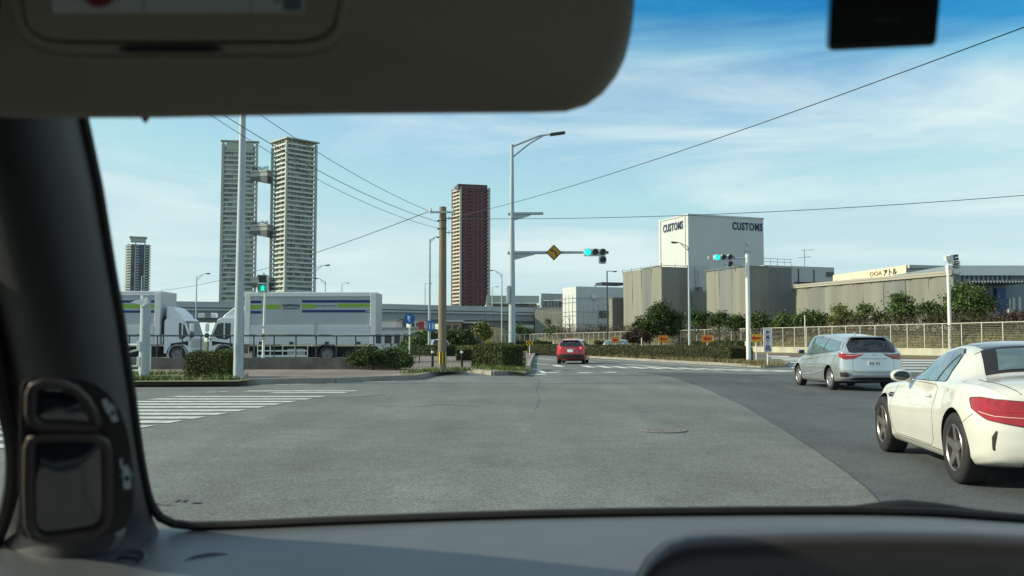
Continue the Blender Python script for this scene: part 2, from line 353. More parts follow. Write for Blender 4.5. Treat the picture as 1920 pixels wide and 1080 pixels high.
# skid mark spots, lower left
sk = gr(342, 942)
mb = MB()
for (dx, dy, w, h) in [(-.06, .05, .03, .12), (.0, .05, .03, .12), (-.2, -.08, .09, .06), (.13, -.05, .09, .05), (-.1, -.14, .22, .02)]:
    mb.add([(sk.x + dx + w * .5 * math.cos(a) , sk.y + dy + h * .5 * math.sin(a), 0.007) for a in [k * math.pi / 5 for k in range(10)]], [tuple(range(10))])
tag(mb.build('road_stain', mat('old tar', (0.04, 0.045, 0.045), 0.8)), kind='structure')
# ================================================================== FOLIAGE
def leafmat(name, col, isl=0.45): 
    m = mat(name, col, 0.6, island=isl, spec=0.25); return m
L_hedge = leafmat('hedge leaves', (0.075, 0.100, 0.026)); L_dark = leafmat('dark leaves', (0.045, 0.075, 0.020)); L_mid = leafmat('tree leaves', (0.075, 0.125, 0.032))
L_yel = leafmat('yellow green leaves', (0.115, 0.135, 0.030)); L_dry = leafmat('dry grass blades', (0.19, 0.155, 0.07)); L_brown = leafmat('brown twigs', (0.06, 0.045, 0.028)); L_grass = leafmat('grass blades', (0.10, 0.14, 0.035))
M_bark = mat('bark', (0.075, 0.058, 0.042), 0.9, var=0.3, vscale=6, bump=0.6, bscale=20)
M_core = mat('hedge dark core', (0.014, 0.017, 0.008), 0.95)
def hedge(label, pts, width, h0, h1, leaf=0.09, dens=900, m=L_hedge, z0=0.13, cat='hedge', group=None, name='hedge', rough=0.06, dry=True):
    """hedge along ground points pts (centre line)"""
    root = thing(name, label, cat, (pts[0][0], pts[0][1], z0), 0, group)
    mbc = MB(); P = []
    for i in range(len(pts) - 1):
        a = Vector((pts[i][0], pts[i][1], 0)); b = Vector((pts[i + 1][0], pts[i + 1][1], 0)); d = b - a; Ln = d.length; u = d / Ln; v = Vector((-u.y, u.x, 0))
        ha = h0 + (h1 - h0) * i / max(1, len(pts) - 1); hb = h0 + (h1 - h0) * (i + 1) / max(1, len(pts) - 1); hm = (ha + hb) / 2
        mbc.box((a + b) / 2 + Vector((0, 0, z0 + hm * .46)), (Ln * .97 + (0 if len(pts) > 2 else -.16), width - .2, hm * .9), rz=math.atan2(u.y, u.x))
        area = 2 * Ln * hm + Ln * width + 2 * width * hm; n = int(area * dens)
        s = rng.uniform(0, 1, n); face = rng.uniform(0, 1, n); A1 = 2 * Ln * hm / area; A2 = A1 + Ln * width / area
        t = rng.uniform(-.5, .5, n) * width; z = rng.uniform(0.02, 1, n); dep = np.abs(rng.normal(size=n)) * rough
        side = np.where(rng.uniform(size=n) < .5, -1, 1)
        on_side = face < A1; on_top = (face >= A1) & (face < A2); on_end = face >= A2
        t = np.where(on_side, side * (width / 2 - dep), t); z = np.where(on_top, 1 - dep / hm, z); s = np.where(on_end, np.where(side < 0, dep / Ln, 1 - dep / Ln), s)
        wob = 1 + 0.07 * np.sin(s * Ln * 2.3 + i) + 0.05 * np.sin(s * Ln * 6.1 + 2 * i) + rng.normal(size=n) * 0.02
        hh = (ha + (hb - ha) * s) * wob
        # round the top edges
        k = np.clip(1 - np.maximum(0, z - .75) * 0.5 * (np.abs(t) > width * .35), 0, 1)
        X = a.x + d.x * s + v.x * t * k; Y = a.y + d.y * s + v.y * t * k; Z = z0 + z * hh
        P.append(np.stack([X, Y, Z], 1))
    mbc.build('twigs', M_core, root, world=True)  # one solid dark core box per stretch, behind the leaves
    P = np.concatenate(P); quads('foliage', leaf_cards(P, leaf), None, m, root, world=True)
    return root
def tree(label, base, height, lobes, nclump=40, per=60, spread=0.28, leaf=0.22, m=L_mid, trunk_r=0.12, cat='tree', name='tree', group=None, limbs=6, bottom=.35):
    base = Vector(base); root = thing(name, label, cat, base, 0, group)
    mb = MB(); top = base + Vector((0, 0, height * .62)); mb.tube([base, base + (top - base) * .5 + Vector((.04 * height * random.uniform(-1, 1), 0, 0)), top], [trunk_r, trunk_r * .75, trunk_r * .35], 8)
    for k in range(limbs):
        c, r = lobes[k % len(lobes)]; st = base + (top - base) * random.uniform(.4, .9)
        e = Vector(c) + Vector([random.uniform(-.7, .7) * q for q in r]); mid = (st + e) / 2 + Vector((0, 0, .1 * height * random.random()))
        mb.tube([st, mid, e], [trunk_r * .4, trunk_r * .25, trunk_r * .08], 6)
    mb.build('trunk', M_bark, root, world=True, smooth=True)
    if per:
        P = clump_points(lobes, nclump, per, spread, bottom); quads('crown', leaf_cards(P, leaf), None, m, root, world=True)
    return root
def tuft(mbP, c, r, n, h, lean=.35):
    """grass blades as thin quads"""
    x = c[0] + rng.normal(size=n) * r; y = c[1] + rng.normal(size=n) * r; a = rng.uniform(0, 2 * math.pi, n); hh = h * rng.uniform(.4, 1.2, n)
    w = 0.012 + hh * 0.03; dx = np.cos(a) * w; dy = np.sin(a) * w; lx = rng.normal(size=n) * lean * hh; ly = rng.normal(size=n) * lean * hh; z = np.full(n, c[2])
    mbP.append(np.stack([np.stack([x - dx, y - dy, z], 1), np.stack([x + dx, y + dy, z], 1), np.stack([x + lx + dx * .2, y + ly + dy * .2, z + hh], 1), np.stack([x + lx - dx * .2, y + ly - dy * .2, z + hh], 1)], 1))

# thin cracks in the old lane
mbk = MB()
for (pl) in [[(1012, 712), (1006, 730), (1012, 748), (1002, 770)], [(700, 760), (760, 764), (840, 758), (905, 762)], [(560, 742), (640, 745), (730, 741)]]:
    P_ = []
    for a_, b_ in zip(pl[:-1], pl[1:]):
        a_, b_ = gr(*a_), gr(*b_); k_ = max(2, int((b_ - a_).length / .12)); P_ += [a_.lerp(b_, j / k_) + Vector((random.gauss(0, .015), random.gauss(0, .02), .001)) for j in range(k_)]
    mbk.tube(P_, .0035, 4, cap=False)
tag(mbk.build('road_crack', MATS['bitumen']), kind='structure')
# ================================================================== TOWERS FAR BEHIND
def facade_mat(name, dark, light, sx=3.0, sz=3.4, amt=0.3):
    m = bpy.data.materials.new(name); m.use_nodes = True; n = m.node_tree.nodes; l = m.node_tree.links; b = n['Principled BSDF']
    t = n.new('ShaderNodeTexCoord'); mp_n = n.new('ShaderNodeMapping'); mp_n.inputs['Scale'].default_value = (1 / sx, 1 / sx, 1 / sz); l.new(t.outputs['Object'], mp_n.inputs[0])
    fl = n.new('ShaderNodeVectorMath'); fl.operation = 'FLOOR'; l.new(mp_n.outputs[0], fl.inputs[0])
    wn = n.new('ShaderNodeTexWhiteNoise'); l.new(fl.outputs[0], wn.inputs['Vector'])
    r = n.new('ShaderNodeValToRGB'); r.color_ramp.elements[0].position = 1 - amt - .25; r.color_ramp.elements[1].position = 1.0
    r.color_ramp.elements[0].color = (*dark, 1); r.color_ramp.elements[1].color = (*light, 1); l.new(wn.outputs['Value'], r.inputs[0]); l.new(r.outputs[0], b.inputs['Base Color'])
    b.inputs['Roughness'].default_value = 0.35; return m
F_grey = facade_mat('tower windows', (0.13, 0.155, 0.165), (0.42, 0.45, 0.44), 3.1, 3.4, .45)
F_mar = facade_mat('maroon facade', (0.075, 0.030, 0.040), (0.13, 0.055, 0.065), 2.6, 3.45, .3)
F_blue = facade_mat('dark blue facade', (0.05, 0.065, 0.10), (0.10, 0.13, 0.18), 2.4, 3.3, .35)
F_beige = facade_mat('beige wall windows', (0.045, 0.045, 0.045), (0.16, 0.15, 0.13), 3, 2.9, .5); F_dk = facade_mat('grey block windows', (0.04, 0.05, 0.055), (0.16, 0.18, 0.18), 3, 2.9, .5)
M_tower = mat('tower concrete', (0.40, 0.43, 0.40), 0.8, var=0.14, vscale=0.05)
M_glasspar = mat('balcony panel', (0.49, 0.53, 0.49), 0.45, var=0.14, vscale=0.2)
def corner_dirs(P, pl, lenl_dir, pr, dir_r):
    """length along dir until the end projects to pixel column"""
    def solve(px, d):
        k = (px - 960) / F; return (k * P.y - P.x) / (d.x - k * d.y)
    return solve(pl, lenl_dir), solve(pr, dir_r)
def tower(name, label, cpx, top_py, Y, lpx, rpx, dl, dr, floors, core, band, group=None, over=1.3, columns=True, crown=None, z0=0.0, bandh=1.15, rightband=True, skip_top=2, piers=0, corecol=None):
    P = at(cpx, top_py, Y); H = P.z - z0; dl = Vector((*dl, 0)).normalized(); dr = Vector((*dr, 0)).normalized()
    a, b = corner_dirs(P, lpx, dl, rpx, dr); P0 = Vector((P.x, P.y, z0))
    root = thing(name, label, 'building', P0, 0, group)
    mb = MB(); poly = [P0 + dl * a, P0, P0 + dr * b, P0 + dr * b + dl * a]
    inn = [P0 + (dl + dr) * over + dl * (a - 2 * over), P0 + (dl + dr) * over, P0 + (dl + dr) * over + dr * (b - 2 * over), P0 + (dl + dr) * over + dl * (a - 2 * over) + dr * (b - 2 * over)]
    mb.prism([(p.x, p.y) for p in inn], z0, z0 + H - 3); o = mb.build('wall', core, root, world=True)
    fh = (H - 4) / floors
    for k in range(1, floors + 1):
        z = z0 + k * fh; mb = MB(); ov = 0.0 if k % 7 else .3
        for (s, d, ln, nn) in ((P0, dl, a, -dr), (P0, dr, b, -dl)):
            if d is dr and not rightband: continue
            mb.box(s + d * ln / 2 + nn * ov + Vector((0, 0, z - .2)), (ln + ov * 2 - .05, .22, bandh), rz=math.atan2(d.y, d.x), m=0)
            mb.box(s + d * ln / 2 - nn * (over / 2 + .1) + Vector((0, 0, z - bandh / 2 - .25)), (ln - .3, over + .1, .22), rz=math.atan2(d.y, d.x), m=1)
            np_ = max(2, int(ln / 5.5))
            for j in range(np_ + 1):
                if j not in (0, np_): mb.box(s + d * (ln * j / np_) - nn * (over / 2) + Vector((0, 0, z + 1.0 )), (.25, over - .1, fh - bandh), rz=math.atan2(d.y, d.x), m=1)
        mb.build('balcony', [band, M_tower], root, world=True)
    if columns:
        for q in (P0, P0 + dl * a, P0 + dr * b):
            mb = MB(); mb.box(q + Vector((0, 0, (H - 2) / 2)), (1.5, 1.5, H - 2.5), rz=math.atan2(dr.y, dr.x)); mb.build('corner_column', M_tower, root, world=True)
    ctr = P0 + dl * a / 2 + dr * b / 2
    ang = math.atan2(dr.y, dr.x)
    mb = MB()
    if crown == 'slab':
        mb.box(ctr + Vector((0, 0, H - .4)), (b + 3.0, a + 3.0, 0.9), rz=ang)
        for j in range(7):
            for (s, d, ln) in ((P0, dl, a), (P0, dr, b)): mb.box(s + d * ln * j / 6 + Vector((0, 0, H - 3.6)), (.45, .45, 6.0), rz=ang)
        mb.box(ctr + Vector((0, 0, H - 4)), (b - 5, a - 5, 6), rz=ang, m=0)
    elif crown == 'frame':
        mb.box(ctr + Vector((0, 0, H - 2.0)), (b + .6, a + .6, 4.0), rz=ang)
    elif crown == 'helipad':
        mb.box(ctr + Vector((0, 0, H + 1.5)), (b * .74, a * .7, 4.0), rz=ang); mb.box(ctr + Vector((0, 0, H + 4.3)), (b * .86, a * .86, 1.3), rz=ang)
        for sx in (-1, 1):
            for sy in (-1, 1): mb.box(ctr + dr * sx * b * .3 + dl * sy * a * .3 + Vector((0, 0, H + 3)), (.6, .6, 2), rz=ang)
    else:
        mb.box(ctr + Vector((0, 0, H - 1.5)), (b - .5, a - .5, 2.6), rz=ang)
    mb.build('roof', core if crown == 'frame' else M_tower, root, world=True)
    return root, P0, dl, dr, a, b, H
TY = 635
tR = tower('apartment_tower', 'tall pale grey twin tower standing right of the sky bridges, its left face sunlit', 538, 257, TY, 506, 589, (-.66, .75), (.72, .69), 42, F_grey, M_glasspar, 'twin towers joined by sky bridges', crown='slab')
tL = tower('apartment_tower', 'tall pale grey twin tower behind the near lamp pole, left of the sky bridges', 419, 263, TY + 12, 412, 477, (-.45, .89), (.985, .17), 42, F_grey, M_glasspar, 'twin towers joined by sky bridges', crown='slab')
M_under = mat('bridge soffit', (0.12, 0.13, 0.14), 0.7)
for i, (py, lab) in enumerate([(319, 'uppermost sky bridge linking the two pale towers, plants along its roof'), (420, 'middle sky bridge linking the two pale towers, halfway down'), (517, 'lowest sky bridge linking the two pale towers, just above the truck')]):
    a = at(477, py + 2, TY + 18); b = at(506, py, TY + 14); br = thing('sky_bridge', lab, 'bridge', (a + b) / 2, 0, 'sky bridges between the twin towers')
    mb = MB(); zt = a.z; d = b - a; mid = (a + b) / 2; ang = math.atan2(d.y, d.x)
    mb.box((mid.x, mid.y, zt - 1.0), (d.length + 1, 9, 1.6), rz=ang); mb.box((mid.x, mid.y, zt - 3.4), (d.length + 1, 8.4, 2.6), rz=ang)
    mb.build('deck', M_tower, br, world=True)
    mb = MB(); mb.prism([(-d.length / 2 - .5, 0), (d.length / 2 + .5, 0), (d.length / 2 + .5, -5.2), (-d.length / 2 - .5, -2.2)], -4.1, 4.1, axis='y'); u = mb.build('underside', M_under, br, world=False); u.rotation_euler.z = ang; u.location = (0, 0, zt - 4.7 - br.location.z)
    if i < 2:
        P = []
        for k in range(9): c = a + d * ((k + .5) / 9); P.append(np.array([c.x, c.y - 4, zt + .9]) + rng.normal(size=(30, 3)) * np.array([.35, .35, .7]))
        quads('planting', leaf_cards(np.concatenate(P), .8), None, L_dark, br, world=True)['kind'] = 'stuff'
tM = tower('apartment_tower', 'slim dark maroon tower with a narrow beige balcony face on its left side', 864, 345, 730, 847, 917, (-.50, .87), (.97, .26), 42, F_mar, mat('beige balcony', (0.52, 0.48, 0.40), 0.7), crown='frame', columns=True, rightband=False, over=.8)
# maroon face: window strips and spandrels, each storey
P0, dl, dr, a, b, H = tM[1:]
M_mar2 = mat('maroon panel', (0.135, 0.042, 0.055), 0.5, var=0.1, vscale=.1); M_win = mat('tower window glass', (0.03, 0.035, 0.045), 0.15, var=.3, vscale=.3)
for k in range(42):
    z = (k + .75) * (H - 4) / 42; mb = MB()
    mb.box(P0 + dr * b / 2 + Vector((0, 0, z)), (b - .8, .35, 1.55), rz=math.atan2(dr.y, dr.x))
    for j in range(7): mb.box(P0 + dr * (b * (j + .5) / 7) + Vector((0, 0, z + 1.0)), (.5, .5, 3.2), rz=math.atan2(dr.y, dr.x))
    for j in (1, 3, 4, 5): mb.box(P0 + dr * (b * (j + .15) / 7) - dl * .15 + Vector((0, 0, z + 1.6)), (.7, .3, .5), rz=math.atan2(dr.y, dr.x), m=1)
    mb.build('spandrel', [M_mar2, M_tower], tM[0], world=True)
    if k % 1 == 0:
        pass
tB = tower('apartment_tower', 'small distant dark blue tower with pale edge balconies above the left truck', 246, 452, 900, 231, 281, (-.8, .6), (.93, .36), 36, F_blue, M_tower, crown='helipad', columns=False, over=1.0, rightband=False)
P0, dl, dr, a, b, H = tB[1:]
mb = MB()
for f in (.22, .68): mb.box(P0 + dr * b * f + Vector((0, 0, H / 2)) , (1.1, .8, H), rz=math.atan2(dr.y, dr.x))
mb.build('white_pier', M_tower, tB[0], world=True)
for k in range(36):
    z = (k + .8) * (H - 4) / 36; mb = MB()
    mb.box(P0 + dr * b * .86 + Vector((0, 0, z)), (b * .26, 1.2, 1.1), rz=math.atan2(dr.y, dr.x)); mb.box(P0 + dr * b * .33 + Vector((0, 0, z)), (b * .14, .9, 1.1), rz=math.atan2(dr.y, dr.x))
    mb.build('balcony', M_tower, tB[0], world=True)
# mid-rise apartments behind the viaduct
M_beigeb = mat('beige balcony wall', (0.58, 0.55, 0.47), 0.8)
tower('apartment_block', 'long beige apartment block with stacked balconies beyond the elevated road', 912, 553, 330, 910, 1013, (-.4, .9), (.99, .1), 5, F_beige, M_beigeb, columns=False, over=1.5, bandh=1.15)
tower('apartment_block', 'grey apartment block stepping back beside the scaffolded white building', 1014, 549, 345, 1013, 1060, (-.4, .9), (.93, .36), 5, F_dk, M_tower, columns=False, over=1.2, bandh=1.1)
tower('apartment_block', 'low white balconied block seen under the elevated road beside the bridge end', 962, 596, 240, 961, 1003, (-.4, .9), (.99, .1), 2, F_beige, M_tower, columns=False, over=1.0, bandh=1.0)
# ================================================================== VIADUCT
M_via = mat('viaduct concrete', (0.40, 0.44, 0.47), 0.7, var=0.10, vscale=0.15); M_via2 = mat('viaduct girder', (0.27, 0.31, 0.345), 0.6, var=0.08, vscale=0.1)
vA = at(120, 562.5, 162); vB = at(713, 569.5, 187); vC = at(1075, 578.5, 212)
via = thing('elevated_road', 'grey elevated road spanning behind the trucks, with a lighter parapet', 'viaduct', (vB.x, vB.y, 0))
vpts = [vA + (vA - vB) * 1.0, vA, vB, vC + (vC - vB) * .3]
def via_part(nm, dz, h, off, w, m, c2=.0):
    mb = MB()
    for p, q in zip(vpts[:-1], vpts[1:]):
        d = q - p; u = Vector((d.x, d.y, 0)).normalized(); v = Vector((-u.y, u.x, 0)); Ln = Vector((d.x, d.y, 0)).length
        mid = (p + q) / 2 + v * off; M = Matrix.Rotation(math.atan2(u.y, u.x), 3, 'Z') @ Matrix.Rotation(-math.atan2(d.z, Ln), 3, 'Y')
        mb.box((mid.x, mid.y, mid.z + dz), (Ln + .6, w, h), M=M)
    return mb.build(nm, m, via, world=True)
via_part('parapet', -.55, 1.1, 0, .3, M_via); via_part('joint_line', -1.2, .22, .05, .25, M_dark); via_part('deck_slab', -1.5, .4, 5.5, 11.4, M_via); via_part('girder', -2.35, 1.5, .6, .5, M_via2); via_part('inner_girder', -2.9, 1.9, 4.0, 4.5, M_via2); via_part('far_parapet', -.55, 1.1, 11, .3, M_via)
for t in (-.1, .22, .52, .78, 1.05, 1.9):
    p = vA.lerp(vB, t) if t < 1.8 else vC; mb = MB(); mb.box((p.x + .3, p.y + 5.5, (p.z - 4) / 2), (2.2, 2.6, p.z - 3.4)); mb.box((p.x + .3, p.y + 5.5, p.z - 4.2), (2.4, 8.5, 1.1)); mb.build('pier', M_via, via, world=True)
# lamp posts on the viaduct and around
def lamp_post(label, base, height, arm, armup=.9, r0=.09, r1=.055, group='street lamps around the junction', two=False, head=True, m=None, name='street_lamp', brace=True):
    m = m or M_pole; root = thing(name, label, 'street lamp', base, 0, group); b = Vector(base)
    mb = MB(); mb.tube([b, b + Vector((0, 0, height * .5)), b + Vector((0, 0, height))], [r0, (r0 + r1) / 2, r1], 12); mb.tube([b, b + Vector((0, 0, .35))], r0 * 1.5, 12); mb.build('pole', m, root, smooth=True, world=True)
    t = b + Vector((0, 0, height - .05)); arm = Vector(arm); e = t + arm + Vector((0, 0, armup))
    mb = MB(); mb.tube([t, t.lerp(e, .75) + Vector((0, 0, .04)), e], [r1 * .55, r1 * .5, r1 * .45], 8)
    if brace: mb.tube([t - Vector((0, 0, .75 * (arm.length / 2))), t.lerp(e, .35) - Vector((0, 0, .4 * arm.length / 2)), t.lerp(e, .72)], r1 * .4, 8)
    mb.build('arm', m, root, smooth=True, world=True)
    if head:
        u = arm.normalized(); hb = MB(); q = Matrix.Rotation(math.atan2(u.y, u.x), 3, 'Z') @ Matrix.Rotation(R(-6), 3, 'Y'); s = max(.6, arm.length * .26)
        hb.box(e + u * s * .45 + Vector((0, 0, -.02)), (s, .26, .11), M=q); hb.box(e + u * s * .55 + Vector((0, 0, -.09)), (s * .6, .2, .06), M=q)
        hb.build('lamp_head', M_dark, root, world=True, bevel=.03)
    return root
def lamp_px(label, bx, tx, ty, Y, arm_px, arm_dy, z0=0.0, r0=.09, **k):
    b = at(bx, 640, Y); t = at(tx, ty, Y); e = at(arm_px, ty + arm_dy, Y)
    return lamp_post(label, (t.x, Y, z0), t.z - z0, (e.x - t.x, 0.0, 0), e.z - t.z, r0=r0, r1=r0 * .6, **k)
lamp_px('thin grey street lamp behind the gap between the two trucks, arm to the right', 369, 369, 519, 120, 386, -7, r0=.11)
lamp_px('taller street lamp rising behind the right truck beside the pale tower, arm to the right', 588, 588, 503, 110, 610, -7, r0=.12)
lamp_px('shorter street lamp above the right truck roof, arm reaching left', 610, 610, 528, 130, 596, -7, r0=.11)
lamp_px('slim street lamp beside the concrete utility pole, carrying the blue square sign', 805, 806, 449, 82, 819, -6, z0=.15, r0=.13)
lamp_px('street lamp with arm to the left between the maroon tower and the signal mast', 941, 941, 514, 150, 925, -8, r0=.14)
lamp_px('street lamp on the island before the white tall building, arm to the left', 1291, 1291, 462, 82, 1270, -9, r0=.13)
for (x, y0, y1, Y, lab) in [(641, 531, 566, 182, 'tiny lamp mast on the elevated road above the truck roof'), (797, 532, 569, 190, 'tiny lamp mast on the elevated road left of the slim street lamp'), (266, 518, 560, 168, 'faint lamp mast standing in front of the distant dark blue tower'), (923, 538, 575, 205, 'tiny lamp mast on the elevated road right of the maroon tower')]:
    b = at(x, y1 + 4, Y + 3); t = at(x, y0, Y + 3)
    lamp_post(lab, (t.x, Y + 3, b.z - 1.6), t.z - b.z + 1.6, (.9, 0, 0), .1, r0=.12, r1=.08, brace=False, group='lamp masts on the elevated road')
lamp_post('thin dark lamp mast with a short right arm beside the scaffolded white building', (at(1139, 640, 120).x, 120, 0), at(1139, 508, 120).z, (.75, 0, 0), .0, r0=.10, r1=.08, m=M_dark, brace=False)
# ================================================================== SMALL BUILDINGS UNDER THE VIADUCT
def simple_building(label, x0, x1, ytop, Y, depth, wallm, roofm, nwin=4, rows=1, name='low_building', winm=None, hip=False, z0=0, wy=None):
    a = at(x0, ytop, Y); b = at(x1, ytop, Y); H = a.z - z0; root = thing(name, label, 'building', ((a.x + b.x) / 2, Y, z0)); Wd = b.x - a.x
    mb = MB(); mb.box((0, depth / 2, H / 2), (Wd, depth, H)); mb.build('wall', wallm, root)
    mb = MB(); mb.box((0, depth / 2, H + .12), (Wd + .5, depth + .5, .24)); mb.build('roof', roofm, root)
    for r in range(rows):
        for k in range(nwin):
            mb = MB(); w = Wd / nwin; mb.box((-Wd / 2 + (k + .5) * w, -.03, H * ((r + .5) / rows) + .1), (w * .62, .1, H / rows * .42)); mb.build('window', winm or M_win, root)
    return root
W_p = mat('white render', (0.55, 0.56, 0.54), .8, var=.08, vscale=.3); W_pink = mat('pink brick', (0.36, 0.22, 0.17), .85, var=.1, vscale=.6); M_roofg = mat('grey roofing', (0.25, 0.26, 0.27), .7)
simple_building('small white building under the elevated road next to the right truck', 706, 742, 601, 150, 8, W_p, M_roofg, 3)
simple_building('white block with many window bands behind the round blue sign', 770, 797, 601, 140, 8, W_p, M_roofg, 3, 3)
simple_building('low white shed with long eaves under the elevated road', 700, 790, 617, 135, 6, W_p, M_roofg, 5)
simple_building('pink brick low building right of the utility pole under the elevated road', 833, 863, 603, 150, 9, W_pink, W_p, 2, 2)
simple_building('dark low building with white eave line beyond the hedges', 864, 905, 606, 155, 9, mat('dark red wall', (0.10, 0.07, 0.07), .8), W_p, 3)
rsb = thing('shop_sign', 'red shop signboard behind the blue square sign', 'sign', at(790, 612, 130)); mb = MB(); mb.box((0, 0, .1), (.75, .3, 1.2)); mb.build('board', mat('red board', (0.35, 0.03, 0.03), .5), rsb, bevel=.04); mb = MB(); mb.box((0, .1, -2.6), (.2, .2, 3.8)); mb.build('post', M_pole, rsb)
# ================================================================== LEFT KERB: POLES, SIGNALS, SIGNS
def pole(name, label, cat, base, height, r0, r1, m=M_pole, group=None, collar=True):
    root = thing(name, label, cat, base, 0, group); mb = MB(); mb.tube([(0, 0, 0), (0, 0, height * .5), (0, 0, height)], [r0, (r0 + r1) / 2, r1], 20); mb.build('pole', m, root, smooth=True)
    if collar: mb = MB(); mb.tube([(0, 0, 0), (0, 0, .04)], r0 * 1.6, 16); mb.tube([(0, 0, .04), (0, 0, .1)], r0 * 1.25, 16); mb.build('base_plate', M_steel, root, smooth=True)
    return root
b = gr(446.5, 710, KZ); t = at(454, 150, b.y); H1 = hz(60, b.y)
p1 = pole('lamp_pole', 'tall blue grey tapered pole at the left kerb, rising out of view', 'street lamp pole', b, H1 - KZ, .155, .075)
mb = MB(); mb.tube([(0, 0, H1 - .3), (1.0, -.1, H1 + .4), (2.4, -.25, H1 + .8)], .045, 8); mb.build('arm', M_pole, p1, smooth=True); mb = MB(); mb.box((2.7, -.28, H1 + .8), (.7, .28, .12)); mb.build('lamp_head', M_dark, p1, bevel=.03)
mb = MB(); mb.box((-.0, -.165, .9), (.09, .05, .42)); mb.build('hatch', M_pole, p1, bevel=.01)
b = gr(270, 706, KZ)
p2 = thing('marker_post', 'short thick pale post with a small bracket near the left truck', 'post', b); hh = hz(556, b.y) - KZ
mb = MB(); mb.tube([(0, 0, 0), (0, 0, hh)], .16, 20); mb.build('post', M_pole, p2, smooth=True); mb = MB(); mb.tube([(0, 0, hh), (0, 0, hh + .03)], .165, 20); mb.build('cap', M_pole, p2)
mb = MB(); mb.add([(-.1, -.18, hh - .28), (-.42, -.19, hh - .2), (.12, -.19, hh - .02), (.18, -.18, hh - .22), (.0, -.2, hh - .34)], [(0, 1, 2, 3, 4)]); mb.bar((-.4, -.17, hh - .2), (.15, -.17, hh - .14), .05, .03); mb.build('bracket', M_white, p2)
mb = MB(); mb.box((-.14, -.1, 1.0), (.12, .12, .3)); mb.box((-.14, -.1, .5), (.10, .10, .3)); mb.build('junction_box', M_white, p2, bevel=.01)
# folding car park barrier beside the post
b = gr(240, 702, KZ); bar = thing('pipe_barrier', 'white pipe frame gate beside the short thick post at the left kerb', 'barrier', (b.x, b.y, KZ))
mb = MB(); X0, X1 = -1.35, .42
mb.tube([(X1, 0, 0), (X1, 0, 1.05)], .055, 10); mb.tube([(X1, 0, 1.02), (X0, 0, 1.02)], .05, 10); mb.tube([(X1, 0, .12), (X0, 0, .12)], .05, 10); mb.tube([(X0, 0, 0), (X0, 0, 1.05)], .05, 10); mb.tube([(X1, 0, .88), (-.35, 0, .68), (X0, 0, .66)], .035, 8); mb.tube([(X1, 0, .3), (0, 0, .28), (X0, 0, .42)], .03, 8); mb.tube([(X1 + .3, .05, 0), (X1 + .3, .05, .98)], .05, 10)
mb.build('frame', M_white, bar, smooth=True)
mb = MB(); mb.box((X1 + .15, 0, .8), (.34, .06, .08)); mb.box((X1 + .15, 0, .3), (.34, .06, .08)); mb.build('hinge', M_steel, bar)
# pedestrian signal
def glow(name, col, s): return mat(name, tuple(c * .5 for c in col), .3, emit=col, estr=s)
E_green = glow('green walk light', (0.02, 0.95, 0.55), 1.1); E_cyan = glow('green signal light', (0.0, 0.90, 0.80), 1.35)
M_sig = mat('signal housing', (0.58, 0.61, 0.60), .45, .1); M_lens = mat('unlit lens', (0.012, 0.016, 0.018), .25)
b = gr(493, 681, KZ); ps = thing('pedestrian_signal', 'pedestrian signal with a lit green walking figure in front of the right truck', 'pedestrian signal', b)
YP = b.y; zt = hz(516, YP) - KZ; zb = hz(549, YP) - KZ; hm = (zt + zb) / 2; hw = (at(502, 530, YP).x - at(483, 530, YP).x)
mb = MB(); mb.tube([(0, 0, 0), (.02, 0, 1.3), (.06, 0, zb + .9)], [.075, .07, .045], 12); mb.build('pole', M_white, ps, smooth=True)
for k, (zz, lit) in enumerate([(hm + (zt - zb) * .25, False), (hm - (zt - zb) * .25, True)]):
    hb = MB(); hb.prism(rrect(hw, (zt - zb) * .49, .05), -.28, -.10, axis='y'); o = hb.build('signal_head', M_sig, ps); o.location = (0, 0, zz)
    lb = MB(); lb.prism(rrect(hw * .78, (zt - zb) * .38, .03), -.295, -.281, axis='y'); lb.build('lens', M_lens, o)
    vb = MB(); w2 = hw * .46; h2 = (zt - zb) * .23; vb.box((0, -.38, h2), (w2 * 2, .2, .015)); vb.box((-w2, -.36, h2 * .3), (.015, .16, h2 * 1.4)); vb.box((w2, -.36, h2 * .3), (.015, .16, h2 * 1.4)); vb.build('visor', M_sig, o)
    if lit:
        fb = MB(); s = (zt - zb) * .36
        fb.lathe([(0, 0), (.085 * s, 0), (.085 * s, .01), (0, .01)], 12, 'y', (0.02 * s, -.31, .36 * s))
        fb.prism([(-.12 * s, .25 * s), (.14 * s, .25 * s), (.12 * s, -.08 * s), (.30 * s, -.42 * s), (.18 * s, -.46 * s), (.02 * s, -.16 * s), (-.16 * s, -.46 * s), (-.28 * s, -.40 * s), (-.10 * s, -.06 * s)], -.312, -.298, axis='y')
        fb.prism([(-.12 * s, .22 * s), (-.30 * s, .0), (-.22 * s, -.05 * s), (-.06 * s, .12 * s)], -.316, -.300, axis='y'); fb.prism([(.10 * s, .22 * s), (.32 * s, .06 * s), (.26 * s, -.02 * s), (.06 * s, .10 * s)], -.320, -.304, axis='y')
        fb.build('walking_figure', E_green, o)
        gb = MB(); gb.prism(rrect(hw * .70, (zt - zb) * .34, .03), -.297, -.2955, axis='y'); gb.build('lit_panel', mat('dim green panel', (0.01, 0.12, 0.09), .4, emit=(0.0, 0.25, 0.18), estr=.5), o)
mb = MB(); mb.box((.05, -.16, 1.4), (.2, .16, .36)); o = mb.build('push_button_box', mat('cream plastic', (0.55, 0.53, 0.42), .5), ps, bevel=.015); mb = MB(); mb.box((.05, -.25, 1.45), (.09, .02, .12)); mb.build('button', M_black, o)
mb = MB(); mb.box((0, -.02, 1.9), (.1, .1, .1)); mb.box((.0, -.1, zt + .05), (.08, .08, .14)); mb.build('clamp', M_steel, ps)
